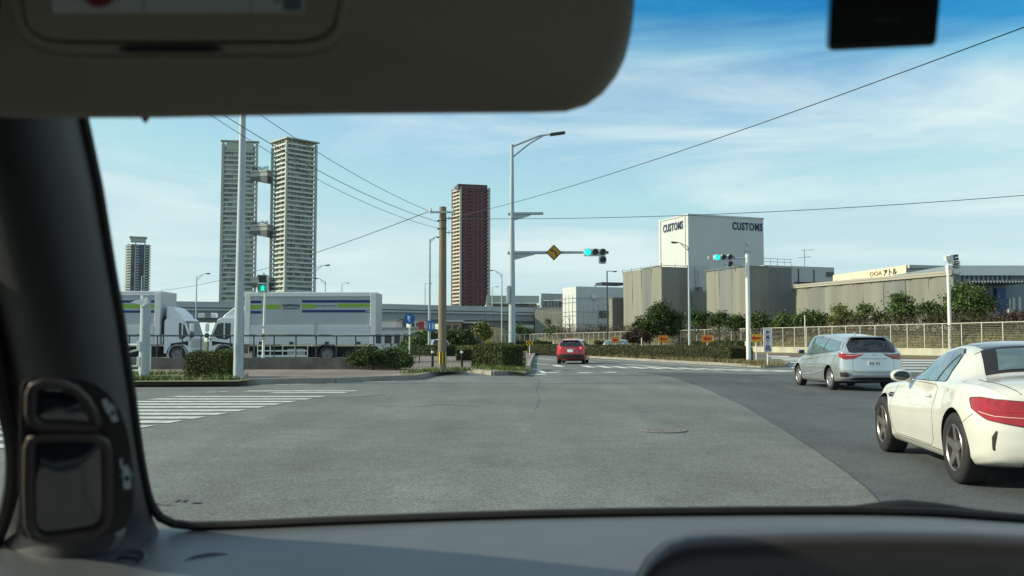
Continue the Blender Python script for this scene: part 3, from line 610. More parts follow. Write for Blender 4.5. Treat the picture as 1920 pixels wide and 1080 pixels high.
# bicycles and small rails by the signal
def bike_rack(label, px, py, w):
    b = gr(px, py, KZ); r = thing('pipe_rail', label, 'rail', b, 0, 'pale pipe rails by the walk signal'); mb = MB(); mb.tube([(-w / 2, 0, 0), (-w / 2, 0, .85), (-w / 2 + .1, 0, .95), (w / 2 - .1, 0, .95), (w / 2, 0, .85), (w / 2, 0, 0)], .035, 8); mb.build('hoop', M_white, r, smooth=True)
bike_rack('narrow pale pipe hoop just right of the walk signal pole', 501, 679, .35); bike_rack('wider pale pipe hoop standing right of the narrow hoop', 517, 678, .6); bike_rack('pale pipe hoop left of the walk signal pole', 471, 679, .3)
# ---- main signal mast
b = gr(960, 687, KZ); YM = b.y
mast = thing('signal_mast', 'tall pale signal and lamp mast with a long arm over the road', 'signal mast', b)
Hm = hz(271, YM) - KZ; sc = YM / F
mb = MB(); mb.tube([(0, 0, 0), (0, 0, Hm * .45), (0, 0, Hm)], [.17, .135, .07], 20); mb.build('pole', M_pole, mast, smooth=True)
mb = MB(); mb.tube([(0, 0, 0), (0, 0, .05)], .27, 16); mb.build('base_plate', M_steel, mast)
ex = (1035 - 960) * sc; ez = (271 - 251) * sc
mb = MB(); mb.tube([(0, 0, Hm - .1), (ex * .7, 0, Hm + ez * .85), (ex, 0, Hm + ez)], [.05, .045, .04], 10); mb.tube([(0, 0, Hm - .62), (ex * .45, 0, Hm + ez * .1), (ex * .78, 0, Hm + ez * .82)], .035, 8); mb.build('lamp_arm', M_pole, mast, smooth=True)
mb = MB(); mb.box((ex + .28, 0, Hm + ez + .02), (.72, .28, .12), M=Matrix.Rotation(R(-8), 3, 'Y')); mb.build('lamp_head', M_dark, mast, bevel=.04)
za = hz(474, YM) - KZ; L1 = (1095 - 960) * sc
mb = MB(); mb.tube([(-.2, 0, za), (L1, 0, za + .02)], [.085, .06], 12); mb.build('signal_arm', M_pole, mast, smooth=True)
mb = MB(); mb.prism([(.12, za - .32), (.16, za - .32), (1.05, za - .09), (1.05, za - .05), (.12, za - .05)], -.03, .03, axis='y'); mb.build('gusset', M_pole, mast)
zu = hz(401, YM) - KZ
mb = MB(); mb.tube([(-.18, 0, zu), (1.45, 0, zu + .02)], [.075, .065], 12); mb.prism([(.10, zu - .28), (.14, zu - .3), (.85, zu - .09), (.85, zu - .05), (.10, zu - .05)], -.03, .03, axis='y'); mb.build('upper_arm', M_pole, mast)
mb = MB(); mb.box((-.18, -.1, hz(552, YM) - KZ), (.14, .2, .8)); mb.box((-.2, -.08, hz(543, YM) - KZ), (.2, .14, .16)); mb.build('control_box', M_sig, mast, bevel=.02)
def traffic_signal(label, ctr, pxw, sc, spare=True, mir=False, group=None):
    """ctr: world centre of the three lamp row; width of the row in metres"""
    w = pxw * sc; r = thing('traffic_signal', label, 'traffic signal', ctr, 0, group); hgt = w / 3.0
    mb = MB(); mb.prism(rrect(w, hgt * .98, hgt * .3), -.10, .08, axis='y'); hb = mb.build('housing', M_sig, r, bevel=.01)
    mb = MB(); mb.prism(rrect(hgt, hgt, .06, cx=w / 3, cy=-hgt * 1.02), -.10, .08, axis='y'); hb2 = mb.build('arrow_housing', M_sig, r, bevel=.01)
    for k, (cx, cz, lit) in enumerate([(-w / 3, 0, True), (0, 0, False), (w / 3, 0, False), (w / 3, -hgt * 1.02, False)]):
        q = bpy.data.objects.new('lamp', None) if False else None
        lb = MB(); lb.lathe([(0, -.125), (hgt * .36, -.12), (hgt * .38, -.101)], 24, 'y', (cx, 0, cz)); lo = lb.build('lamp_lens', E_cyan if lit else M_lens, r, smooth=True)
        vb = MB(); n = 18; vs = []; fs = []
        for i in range(n + 1):
            a = R(-25 + 230 * i / n)
            for (rr, yy) in ((hgt * .43, -.10), (hgt * .43, -.34), (hgt * .45, -.34), (hgt * .45, -.10)): vs.append((cx + rr * math.cos(a), yy, cz + rr * math.sin(a)))
        for i in range(n):
            for j in range(4): fs.append((i * 4 + j, i * 4 + (j + 1) % 4, (i + 1) * 4 + (j + 1) % 4, (i + 1) * 4 + j))
        vb.add(vs, fs); vb.build('visor', M_sig if k != 0 else M_sig, lo, smooth=True)
    mb = MB(); mb.box((w / 2 + .05, 0, 0), (.12, .1, .12)); mb.build('end_cap', M_dark, r)
    return r
cs = at(1115.5, 473.5, YM - .12); traffic_signal('traffic signal with its left lamp lit green, on the arm beside the yellow sign', cs, 42, sc)
dsn = thing('warning_sign', 'yellow diamond curve warning sign hanging on the long signal arm', 'sign', at(1038.5, 473.5, YM - .16)); s = 15.2 * sc
M_yel = mat('yellow sign face', (0.52, 0.27, 0.01), .45); mb = MB(); mb.prism([(0, s), (s, 0), (0, -s), (-s, 0)], -.01, .01, axis='y'); mb.build('plate', M_black, dsn)
mb = MB(); q = s * .93; mb.prism([(0, q), (q, 0), (0, -q), (-q, 0)], -.016, -.011, axis='y'); mb.build('face', M_yel, dsn)
def ringd(s0, s1): return [[(0, s1), (s1, 0), (s0, 0), (0, s0)], [(s1, 0), (0, -s1), (0, -s0), (s0, 0)], [(0, -s1), (-s1, 0), (-s0, 0), (0, -s0)], [(-s1, 0), (0, s1), (0, s0), (-s0, 0)]]
mb = MB()
for pl in ringd(s * .80, s * .86): mb.prism(pl, -.021, -.017, axis='y')
arc = [(.28, -.48), (.30, -.2), (.20, .02), (.02, .16), (-.16, .22)]; W2 = .075
lft = [(x - W2, z - .02) for x, z in arc]; rgt = [(x + W2, z + .05) for x, z in arc]
for k in range(4): mb.prism([(lft[k][0] * s, lft[k][1] * s), (rgt[k][0] * s, rgt[k][1] * s), (rgt[k + 1][0] * s, rgt[k + 1][1] * s), (lft[k + 1][0] * s, lft[k + 1][1] * s)], -.021 - k * .0004, -.017, axis='y')
mb.prism([(-.46 * s, .26 * s), (-.12 * s, .46 * s), (-.17 * s, .02 * s)], -.023, -.017, axis='y'); mb.build('curve_arrow', M_black, dsn)
# right signal post
b = gr(1404, 681, .13); YR = b.y; sr = YR / F
rp = thing('signal_post', 'white signal post on the island tip with a short arm to the left', 'signal post', b); Hr = hz(477, YR) - .13
mb = MB(); mb.tube([(0, 0, 0), (0, 0, Hr)], [.125, .10], 16); mb.build('pole', M_white, rp, smooth=True); mb = MB(); mb.tube([(0, 0, 0), (0, 0, .06)], .22, 16); mb.build('base_plate', M_steel, rp)
mb = MB(); mb.lathe([(0, Hr + .04), (.11, Hr + .0), (.11, Hr - .02)], 16, 'z'); mb.build('cap', M_white, rp)
zz = hz(484, YR) - .13; mb = MB(); mb.tube([(0, 0, zz), ((1335 - 1404) * sr, 0, zz - .02)], .045, 10); mb.tube([(0, 0, hz(500, YR) - .13), (-1.05, 0, hz(497, YR) - .13)], .03, 8); mb.box((-.8, 0, hz(497, YR) - .13), (.9, .08, .12)); mb.build('signal_arm', M_pole, rp, smooth=True)
mb = MB(); mb.box(((1332 - 1404) * sr, 0, zz), (.12, .16, .2)); mb.build('arm_end', M_steel, rp, bevel=.02)
cs = at(1355.5, 483, YR - .15); traffic_signal('traffic signal lit green in front of the pale customs block', cs, 36, sr)
# ---- concrete utility pole
b = gr(829, 697, KZ); YU = b.y; su = YU / F
up = thing('utility_pole', 'brown concrete utility pole with black and yellow stripes near its foot', 'utility pole', b); Hu = hz(388, YU) - KZ
M_upole = mat('weathered concrete', (0.20, 0.165, 0.115), .85, var=.2, vscale=2.5, stretch=(4, 4, .5), bump=.3, bscale=30)
mb = MB(); mb.tube([(0, 0, 0), (0, 0, Hu)], [.165, .135], 24); mb.build('pole', M_upole, up, smooth=True)
for k in range(8):
    a = R(45 * k + 10); zs0, zs1 = hz(683, YU) - KZ, hz(660, YU) - KZ; rr = .168; vs = []
    mb = MB(); seg = [(a - R(10)) + R(20) * j / 3 for j in range(4)]
    vs = [(rr * math.cos(t_), rr * math.sin(t_), z_) for z_ in (zs0, zs1) for t_ in seg]; mb.add(vs, [(j, j + 1, j + 5, j + 4) for j in range(3)]); mb.build('warning_stripe', mat('sign yellow', (0.62, 0.42, 0.03), .5), up)
mb = MB(); mb.tube([(0, 0, zs0), (0, 0, zs1)], .1665, 24, cap=False); mb.build('black_sleeve', M_black, up, smooth=True)
z1 = hz(399, YU) - KZ; mb = MB(); mb.box((0, -.16, z1), (.95, .07, .07)); mb.build('crossarm', M_steel, up)
for k, x in enumerate((-.45, .40)):
    mb = MB(); mb.lathe([(0, .0), (.035, 0), (.06, .04), (.03, .08), (.05, .11), (0, .14)], 12, 'z', (x, -.16, z1 + .03)); mb.build('insulator', M_white, up, smooth=True)
for yy in (409, 436): z2 = hz(yy, YU) - KZ; mb = MB(); mb.tube([(.13, 0, z2), (.34, 0, z2)], .018, 6); mb.tube([(.24, 0, z2 - .08), (.24, 0, z2 + .08)], .014, 6); mb.build('bracket', M_steel, up)
for yy in (415, 430): z2 = hz(yy, YU) - KZ; mb = MB(); mb.lathe([(.142, z2), (.15, z2), (.15, z2 + .05), (.142, z2 + .05)], 16, 'z'); mb.box((-.16, -.02, z2 + .02), (.09, .05, .06)); mb.build('clamp_band', M_dark, up)
def wire(label, a, b, sag, r=.011, n=14):
    a = Vector(a); b = Vector(b); pts = [a.lerp(b, k / n) - Vector((0, 0, sag * 4 * (k / n) * (1 - k / n))) for k in range(n + 1)]
    mb = MB(); mb.tube(pts, r, 6, cap=False); return tag(mb.build('overhead_wire', M_dark), label, 'wire', 'overhead wires')
U = Vector((b.x, b.y, KZ)) if False else up.location
def upt(px, py, dy=0): return at(px, py, YU + dy)
wire('overhead wire rising from the utility pole to the upper right corner', upt(836, 410), at(1960, 36, 11), .25, .008)
wire('nearly level overhead wire from the utility pole across to the right edge', upt(838, 410), at(2020, 358, 26), .25, .011)
wire('overhead wire reaching the utility pole top from above the twin towers', upt(803, 395), at(380, 140, 20), .25, .008)
wire('upper of two close wires passing the twin towers to the utility pole', upt(822, 416), at(330, 158, 20), .35, .009)
wire('lower of two close wires passing the twin towers to the utility pole', upt(822, 428), at(330, 172, 20), .42, .007)
wire('thin wire sloping from the utility pole down behind the right truck box', upt(803, 397), at(300, 545, 70), .5, .014)
# bollards
for (x, y, lab) in [(811, 687.5, 'black bollard with a pale collar left of the utility pole'), (866, 687.5, 'black bollard with a pale collar right of the utility pole')]:
    b = gr(x, y, KZ); o = thing('bollard', lab, 'bollard', b, 0, 'black bollards on the pavement'); h = hz(655, b.y) - KZ
    mb = MB(); mb.tube([(0, 0, 0), (0, 0, h * .78)], .055, 14); mb.build('post', M_black, o, smooth=True); mb = MB(); mb.lathe([(.056, h * .78), (.06, h * .79), (.06, h * .88), (.05, h * .9)], 14, 'z'); mb.build('collar', M_white, o, smooth=True); mb = MB(); mb.lathe([(.05, h * .9), (.065, h * .92), (.05, h * .99), (0, h)], 14, 'z'); mb.build('cap', M_black, o, smooth=True)
# blue signs
M_blue = mat('blue sign face', (0.005, 0.13, 0.42), .4); M_sw = mat('sign white', (0.7, 0.72, 0.74), .4)
YB = 56; c = at(768, 597.5, YB); bs = thing('road_sign', 'round blue sign with a white arrow on a thin post', 'sign', (c.x, YB, KZ)); r_ = 10.3 * YB / F
mb = MB(); mb.tube([(0, 0.05, 0), (0, 0.05, c.z - KZ + .2)], .04, 10); mb.build('post', M_white, bs, smooth=True)
mb = MB(); mb.lathe([(0, -.02), (r_, -.02), (r_, .0), (0, .0)], 32, 'y', (0, 0, c.z - KZ)); mb.build('disc', M_blue, bs)
mb = MB(); z_ = c.z - KZ; mb.prism([(-.05, z_ - .2), (.03, z_ - .2), (.03, z_ - .02), (-.02, z_ + .04), (.1, z_ + .1), (-.12, z_ + .22), (-.14, z_ - .0), (-.05, z_ + .0)], -.03, -.024, axis='y'); mb.prism([(-.13, z_ - .05), (-.09, z_ - .1), (.02, z_), (-.03, z_ + .05)], -.036, -.026, axis='y'); mb.build('arrow', M_sw, bs)
c = at(808.5, 611, 81.6); bq = thing('road_sign', 'square blue sign with white figures fixed to the slim street lamp', 'sign', c); k_ = 81.6 / F
mb = MB(); mb.prism(rrect(13.5 * k_, 19 * k_, .06), -.03, .0, axis='y'); mb.build('plate', M_blue, bq)
mb = MB()
for sx in (-.15, .15): mb.lathe([(0, 0), (.055, 0), (.055, .008), (0, .008)], 12, 'y', (sx, -.042, .2)); mb.prism([(sx - .06, .12), (sx + .06, .12), (sx + .05, -.28), (sx - .05, -.28)], -.042, -.034, axis='y')
mb.box((0, -.036, -.05), (.02, .008, .6)); mb.build('figures', M_sw, bq)
# arrow and chevron boards
M_org = mat('orange sign face', (0.78, 0.27, 0.03), .5, emit=(0.78, 0.22, 0.01), estr=0.0); M_oy = mat('orange yellow sign face', (0.80, 0.42, 0.04), .5); M_ra = mat('red arrow paint', (0.55, 0.03, 0.005), .5); M_cy = mat('chevron yellow', (0.72, 0.40, 0.01), .5)
def arrow_sign(label, px, py, w, h, basepy, face, red=True, z0=.13, name='arrow_sign'):
    b = gr(px, basepy, z0); Y = b.y; k = Y / F; zc = hz(py, Y) - z0; Wd = w * k; Hh = h * k; o = thing(name, label, 'sign', b, 0, 'curve boards along the island')
    mb = MB(); mb.tube([(0, .03, 0), (0, .03, zc + Hh * .4)], .035, 8); mb.build('post', M_white, o, smooth=True)
    mb = MB(); mb.prism(rrect(Wd, Hh, .04), -.03, 0, axis='y'); pl = mb.build('board', face, o); pl.location.z = zc
    a = MB()
    if red: a.prism([(-.42 * Wd, 0), (-.12 * Wd, .36 * Hh), (-.12 * Wd, .13 * Hh), (.38 * Wd, .10 * Hh), (.38 * Wd, -.10 * Hh), (-.12 * Wd, -.13 * Hh), (-.12 * Wd, -.36 * Hh)], -.036, -.031, axis='y'); a.build('arrow', M_ra, pl)
    else:
        for s_ in (-.28, .16): a.prism([((s_ - .16) * Wd, 0), (s_ * Wd + .10 * Wd, .42 * Hh), ((s_ + .28) * Wd, .42 * Hh), (s_ * Wd + .04 * Wd, 0), ((s_ + .28) * Wd, -.42 * Hh), (s_ * Wd + .10 * Wd, -.42 * Hh)], -.036, -.031, axis='y')
        a.build('chevron', M_black, pl)
arrow_sign('red arrow on an orange board right beside the white signal post', 1418.5, 634, 24, 15, 680, M_oy)
arrow_sign('red arrow on an orange board, second left of the white signal post', 1327, 635, 20, 14, 676, M_org)
arrow_sign('red arrow on an orange board in front of the low white wall', 1244, 635.5, 18, 13.5, 672, M_org)
arrow_sign('red arrow on an orange board in front of the grey car', 1154, 637.5, 14, 11.5, 668.5, M_org)
arrow_sign('red arrow on an orange board above the red car roof', 1069, 636.5, 14, 8, 667, M_org)
arrow_sign('yellow chevron board just right of the signal mast hedge', 993, 643.5, 13, 9, 665.3, M_cy, False, name='chevron_sign')
arrow_sign('yellow chevron board above the hedge left of the signal mast', 917, 643, 10, 7.5, 663, M_cy, False, name='chevron_sign')
arrow_sign('yellow chevron board just right of the utility pole', 841, 642.5, 9, 7.5, 661, M_cy, False, name='chevron_sign')
# banner sign with characters
b = gr(1440, 684.5, .13); Y = b.y; k = Y / F; o = thing('notice_board', 'tall white notice board with purple characters at the island tip', 'sign', b)
zc = hz(638.5, Y) - .13; mb = MB(); mb.tube([(0, .04, 0), (0, .04, zc)], .035, 8); mb.build('post', M_white, o, smooth=True)
mb = MB(); mb.box((0, 0, zc), (15.5 * k, .05, 43 * k)); bd = mb.build('board', mat('board white', (0.62, 0.62, 0.64), .6), o, bevel=.01)
M_pur = mat('purple ink', (0.10, 0.05, 0.16), .6)
for i, ch in enumerate('海風丁目'): text('character', ch, 7.4 * k, 7.4 * k, M_pur, o, (0, -.035, zc + (15.0 - 9.2 * i) * k), bold=True, depth=.01)
text('number', '12134', 11 * k, 4.5 * k, mat('dark green ink', (0.03, 0.06, 0.05), .6), o, (0, -.035, zc - 17.5 * k), bold=True, depth=.01)
# thin white marker posts
for (x, y0, y1, Y, lab) in [(1509, 591, 648, 92, 'slim white pole before the fence left of the silver wagon'), (1398, 640, 668, 66, 'short white marker post just left of the white signal post'), (1203, 633, 657, 100, 'short white marker post right of the grey car'), (1038, 639, 652, 120, 'short white marker post just left of the red car')]:
    t = at(x, y0, Y); o = thing('marker_post', lab, 'post', (t.x, Y, .1)); mb = MB(); mb.tube([(0, 0, 0), (0, 0, t.z - .14)], .05, 8); mb.build('post', M_white, o, smooth=True); mb = MB(); mb.lathe([(.05, t.z - .14), (.035, t.z - .11), (0, t.z - .1)], 8, 'z'); mb.build('cap', M_white, o)
# pole with camera and panels at the fence
Y = 74.5; t = at(1777.5, 497, Y); o = thing('camera_pole', 'pale pole carrying a cluster of grey camera boxes in front of the long fence', 'camera pole', (t.x, Y, .1)); k = Y / F
mb = MB(); mb.tube([(0, 0, 0), (0, 0, t.z - .1)], [.16, .13], 14); mb.build('pole', M_white, o, smooth=True)
zt = t.z - .1; mb = MB(); mb.bar((-.1, -.1, zt - 6 * k), (22 * k, -.1, zt - 9 * k), .08); mb.bar((0, -.1, zt - 13 * k), (20 * k, -.1, zt - 14 * k), .06); mb.bar((21 * k, -.1, zt - 12 * k), (21 * k, -.1, zt + 8 * k), .05); mb.build('bracket', M_white, o)
for i, (dx, dz, w, h, mm) in enumerate([(-3, 14, 9, 10, M_sig), (4, 12, 6, 18, M_sig), (12, 16, 8, 11, M_dark), (13, 6, 7, 7, M_dark), (13, -1, 7, 6, M_dark)]):
    mb = MB(); mb.box((dx * k, -.15, zt + dz * k - .1), (w * k, .5, h * k), M=Matrix.Rotation(R(-7), 3, 'Y')); mb.build('camera_box', mm, o, bevel=.03)
    if i > 1: mb = MB(); mb.box((dx * k, -.42, zt + dz * k - .1), (w * k * .85, .02, h * k * .2), M=Matrix.Rotation(R(-7), 3, 'Y')); mb.build('lens_window', M_white, o)
# ================================================================== YARD FENCE, TRUCKS
yz = KZ; YF = 37.6
fr = thing('yard_fence', 'dark green pipe fence on a low concrete wall in front of the trucks', 'fence', (gr(480, 692, KZ).x, YF, KZ))
xa = -21.5; xb = at(750, 640, YF).x
M_fence = mat('dark green paint', (0.018, 0.032, 0.03), .5); zt = hz(629.5, YF)
mb = MB(); mb.box(((xa + xb) / 2, YF, (KZ + .47) / 2), (xb - xa, .22, .47 - KZ + .3)); mb.build('base_wall', mat('stained wall', (0.13, 0.125, 0.11), .9, var=.35, vscale=1.5), fr, world=True)
mb = MB(); mb.tube([(xa, YF, zt), (xb, YF, zt)], .032, 8); mb.build('rail', M_fence, fr, world=True, smooth=True)
posts = [218, 226, 243, 268, 295, 342, 377, 390, 432, 476, 514, 555, 593, 631, 667, 701, 733, 748]
for px in posts:
    x = at(px, 640, YF).x; mb = MB(); mb.tube([(x, YF, .4), (x, YF, zt)], .026, 8); mb.build('post', M_fence, fr, world=True, smooth=True)
x = xb; mb = MB(); mb.tube([(x, YF, zt), (x + .35, YF + 4.5, zt + .05)], .03, 8); mb.tube([(x + .35, YF + 4.5, .3), (x + .35, YF + 4.5, zt + .05)], .026, 8); mb.build('return_rail', M_fence, fr, world=True)
M_tw = mat('truck body panel', (0.42, 0.455, 0.465), .42, .0, var=.06, vscale=.7); M_tw2 = mat('truck side gate aluminium', (0.60, 0.62, 0.64), .35, .35, var=.05, vscale=1)
M_cab = mat('white cab paint', (0.72, 0.74, 0.75), .3, coat=.3); M_navy = mat('navy stripe', (0.012, 0.022, 0.16), .4); M_lime = mat('lime stripe', (0.24, 0.42, 0.04), .45); M_ug = mat('truck chassis', (0.02, 0.021, 0.023), .7, var=.3, vscale=4); M_gl = mat('cab glass', (0.03, 0.04, 0.045), .06, .2)
def wheel(parent, x, y, r, w, rimcol, M_rim, name='wheel', side=-1, spokes=0, loc_z=None):
    z = loc_z if loc_z is not None else r
    mb = MB(); prof = [(r * .64, w / 2 * .9), (r * .80, w / 2), (r * .93, w / 2 * .96), (r * .985, w / 2 * .82), (r, w / 2 * .6), (r, -w / 2 * .6), (r * .985, -w / 2 * .82), (r * .93, -w / 2 * .96), (r * .80, -w / 2), (r * .64, -w / 2 * .9)]
    mb.lathe(prof, 48, 'y'); wo_ = mb.build(name, M_rubber, parent, smooth=True, angle=50); wo_.location = (x, y, z)
    s = side; mb = MB(); fw = w / 2
    mb.lathe([(r * .66, s * fw * .93), (r * .64, s * fw * .98), (r * .61, s * fw * .88), (r * .60, s * fw * .2), (r * .60, -s * fw * .8)], 40, 'y')
    if spokes:
        for k in range(spokes):
            a = 2 * math.pi * k / spokes + .3; ca, sa = math.cos(a), math.sin(a)
            def pt(rr, tt, d): return (rr * ca - tt * sa, s * d, rr * sa + tt * ca)
            r0, r1_ = r * .10, r * .62; w0, w1 = r * .15, r * .085
            if spokes >= 7: w0, w1 = r * .07, r * .05
            vs = [pt(r0, -w0, fw * .80), pt(r0, w0, fw * .80), pt(r1_, w1, fw * .93), pt(r1_, -w1, fw * .93), pt(r0, -w0, fw * .45), pt(r0, w0, fw * .45), pt(r1_, w1, fw * .6), pt(r1_, -w1, fw * .6)]
            mb.add(vs, [(0, 1, 2, 3), (0, 4, 5, 1), (1, 5, 6, 2), (2, 6, 7, 3), (3, 7, 4, 0), (4, 7, 6, 5)])
        mb.lathe([(0, s * fw * .86), (r * .09, s * fw * .86), (r * .15, s * fw * .80), (r * .17, s * fw * .5)], 20, 'y')
    else:
        mb.lathe([(0, s * fw * .55), (r * .12, s * fw * .55), (r * .2, s * fw * .35), (r * .42, s * fw * .30), (r * .60, s * fw * .78)], 32, 'y')
        for k in range(8): a = k * math.pi / 4; mb.box((r * .3 * math.cos(a), s * fw * .38, r * .3 * math.sin(a)), (.035, .05, .035))
    rim = mb.build('rim', M_rim, wo_, smooth=True, angle=30)
    mb = MB(); mb.lathe([(0, -s * fw * .1), (r * .58, -s * fw * .1)], 24, 'y'); mb.build('brake_disc', M_dark, wo_)
    return wo_
M_trim = mat('truck wheel steel', (0.22, 0.23, 0.24), .5, .5)
YT = 50.0
def truck(label, x0, x1, ytop, facing, stripes, group, cs=1.0):
    """box from x0..x1 (world), cab at the facing side (-1 left, +1 right)"""
    zt_ = hz(ytop, YT); zb_ = 1.08; root = thing('delivery_truck', label, 'truck', ((x0 + x1) / 2, YT, KZ), 0, group); D = 2.35; Ln = x1 - x0
    mb = MB(); mb.box(((x0 + x1) / 2, YT + D / 2, (zt_ + zb_) / 2 + .3), (Ln, D, zt_ - zb_ - .6)); bx = mb.build('cargo_box', M_tw, root, world=True, bevel=.03)
    mb = MB(); mb.box(((x0 + x1) / 2, YT - .02, zt_ - .09), (Ln + .04, .1, .24)); mb.box(((x0 + x1) / 2, YT + D / 2, zt_ + .01), (Ln, D, .06)); mb.build('top_rail', M_white, root, world=True, bevel=.02)
    for xx in (x0 + .16, x1 - .16): mb = MB(); mb.box((xx, YT - .03, (zt_ + zb_) / 2), (.30, .1, zt_ - zb_ - .1)); mb.build('corner_post', M_white, root, world=True, bevel=.02)
    for k in range(2):
        z0_ = zb_ + .03 + k * .55; n = 1
        mb = MB(); mb.box(((x0 + x1) / 2, YT - .04, z0_ + .27), (Ln - .66, .07, .52)); g = mb.build('side_gate', M_tw2, root, world=True, bevel=.012)
        for q in range(4): mb = MB(); mb.box(((x0 + x1) / 2, YT - .078, z0_ + .08 + q * .125), (Ln - .7, .012, .03)); mb.build('ridge', M_tw2, g, world=True)
    for f in (.13, .36, .63, .87):
        xx = x0 + Ln * f; mb = MB(); mb.box((xx, YT - .09, zb_ + .12), (.22, .05, .16)); mb.build('latch', M_dark, root, world=True, bevel=.01)
    xx = (x0 + x1) / 2 + .28 * facing * -1; mb = MB(); mb.box((xx, YT - .1, zb_ + .8), (.14, .06, .9)); mb.build('gate_stanchion', M_steel, root, world=True)
    mb = MB(); mb.box(((x0 + x1) / 2, YT + .55, .88), (Ln - .3, .18, .28)); mb.box(((x0 + x1) / 2, YT + 1.7, .88), (Ln - .3, .18, .28)); mb.box(((x0 + x1) / 2, YT + 1.15, .66), (Ln - .6, 1.3, .5)); mb.build('chassis', M_ug, root, world=True)
    for yy in (.48, .92): pass
    # guard rails and boxes under the body
    g0, g1 = x0 + Ln * .10, x0 + Ln * .48
    mb = MB(); mb.box(((g0 + g1) / 2, YT + .02, .50), (g1 - g0, .05, .09)); mb.box(((g0 + g1) / 2, YT + .02, .78), (g1 - g0, .05, .07))
    for q in range(5): xx = g0 + (g1 - g0) * q / 4; mb.box((xx, YT + .05, .75), (.05, .05, .62))
    mb.build('side_guard', M_white, root, world=True)
    mb = MB(); mb.box((g1 + .45 - 1.1, YT + .35, .70), (1.0, .45, .42)); mb.build('fuel_tank', M_steel, root, world=True, bevel=.05)
    for q in stripes:
        (fa, fb, za_, zb2, mm) = q; xa_, xb_ = x0 + fa * Ln, x0 + fb * Ln; mb = MB(); yo = -.006 if mm is M_navy else -.005
        if len(q) == 5: mb.box(((xa_ + xb_) / 2, YT + yo, (za_ + zb2) / 2), (xb_ - xa_, .012, abs(za_ - zb2)))
        mb.build('stripe', mm, bx, world=True)
    # cab
    cx0 = (x0 - .18) if facing < 0 else (x1 + .18); f = facing; Lc = 1.78
    def X(u): return cx0 + f * u * cs
    prof = [(0, .62), (0, 2.42), (.15, 2.58), (1.15, 2.60), (1.38, 2.48), (1.68, 1.72), (Lc, 1.45), (Lc + .02, .62), (1.45, .60), (1.35, .86), (1.18, 1.02), (.90, 1.06), (.62, .98), (.46, .80), (.42, .62)]
    mb = MB(); mb.prism([(X(u), z) for u, z in prof], YT + .05, YT + 2.25, axis='y'); cab = mb.build('cab', M_cab, root, world=True, bevel=.05, smooth=False)
    mb = MB(); mb.prism([(X(u), z) for u, z in [(.62 if f < 0 else 1.0, 1.52), (.60 if f < 0 else .98, 2.30), (1.12, 2.32), (1.33, 2.25), (1.58, 1.66), (1.30, 1.45), (.8 if f < 0 else 1.1, 1.40)]], YT + .035, YT + .06, axis='y'); w_ = mb.build('side_window', M_gl, cab, world=True)
    mb = MB(); mb.box((X(.95 if f < 0 else 1.22), YT + .03, 1.9), (.07, .03, .8)); mb.build('window_pillar', M_cab, w_, world=True)
    mb = MB(); mb.prism([(X(u), z) for u, z in [(1.415, 2.44), (1.435, 2.44), (1.735, 1.62), (1.70, 1.60)]], YT + .15, YT + 2.15, axis='y'); mb.build('windscreen', M_gl, cab, world=True)
    mb = MB(); mb.prism([(X(u), z) for u, z in [(.45, 1.18), (1.62, 1.32), (1.60, 1.05), (1.30, 1.15), (.85, 1.16), (.5, 1.0)]], YT + .03, YT + .055, axis='y'); mb.build('dark_step_panel', M_ug, cab, world=True)
    mb = MB(); mb.box((X(Lc - .12), YT + 1.15, .72), (.34, 2.2, .38)); mb.build('bumper', M_cab, cab, world=True, bevel=.04)
    mb = MB(); mb.prism([(X(0.02), 2.55), (X(.05), 3.25), (X(.5), 3.18), (X(1.05), 2.75), (X(1.15), 2.57)], YT + .25, YT + 2.05, axis='y'); mb.build('roof_deflector', M_cab, root, world=True, bevel=.06)
    mb = MB(); mb.box((X(-.06), YT + 1.1, 1.9), (.08, 1.9, 1.6)); mb.build('equipment_rack', M_ug, root, world=True)
    mb = MB(); m0 = Vector((X(1.55), YT - .05, 2.35)); mb.tube([(X(1.35), YT + .1, 2.35), m0, (m0.x + f * .3, YT - .1, 2.3), (m0.x + f * .3, YT - .1, 1.5), (X(1.6), YT + .1, 1.35)], .022, 6); mb.build('mirror_arm', M_dark, root, world=True)
    for dz, hh in ((2.05, .42), (1.62, .24)): mb = MB(); mb.box((m0.x + f * .3, YT - .12, dz), (.22, .12, hh)); mb.build('mirror', M_white if dz > 2 else M_dark, root, world=True, bevel=.03)
    mb = MB(); mb.box((m0.x + f * .35, YT + 1.2, 2.75), (.3, .3, .28)); mb.build('marker_lamp', M_white, root, world=True, bevel=.04)
    for xx in ((X(.90)), (x0 + Ln * (.63 if f < 0 else .35))):
        w_ = wheel(root, 0, 0, .47, .30, None, M_trim); w_.location = (xx - root.location.x, .17 , .47); 
        mb = MB(); n = 10; arc = [(xx + .58 * math.cos(math.pi * q / n), .62 + .55 * math.sin(math.pi * q / n)) for q in range(n + 1)] + [(xx + .54 * math.cos(math.pi * q / n), .62 + .51 * math.sin(math.pi * q / n)) for q in range(n, -1, -1)]
        mb.prism(arc, YT + .02, YT + .5, axis='y'); mb.build('mudguard', M_ug, root, world=True)
    mb = MB(); mb.box(((x0 if f > 0 else x1) - .0, YT + 1.15, .62), (.12, 2.2, .14)); mb.build('rear_bumper', M_ug, root, world=True)
    return root, bx
def zpx(y): return hz(y, YT)
x0, x1 = at(459, 600, YT).x, at(705, 600, YT).x; Lt = x1 - x0
def fx(px): return (at(px, 600, YT).x - x0) / Lt
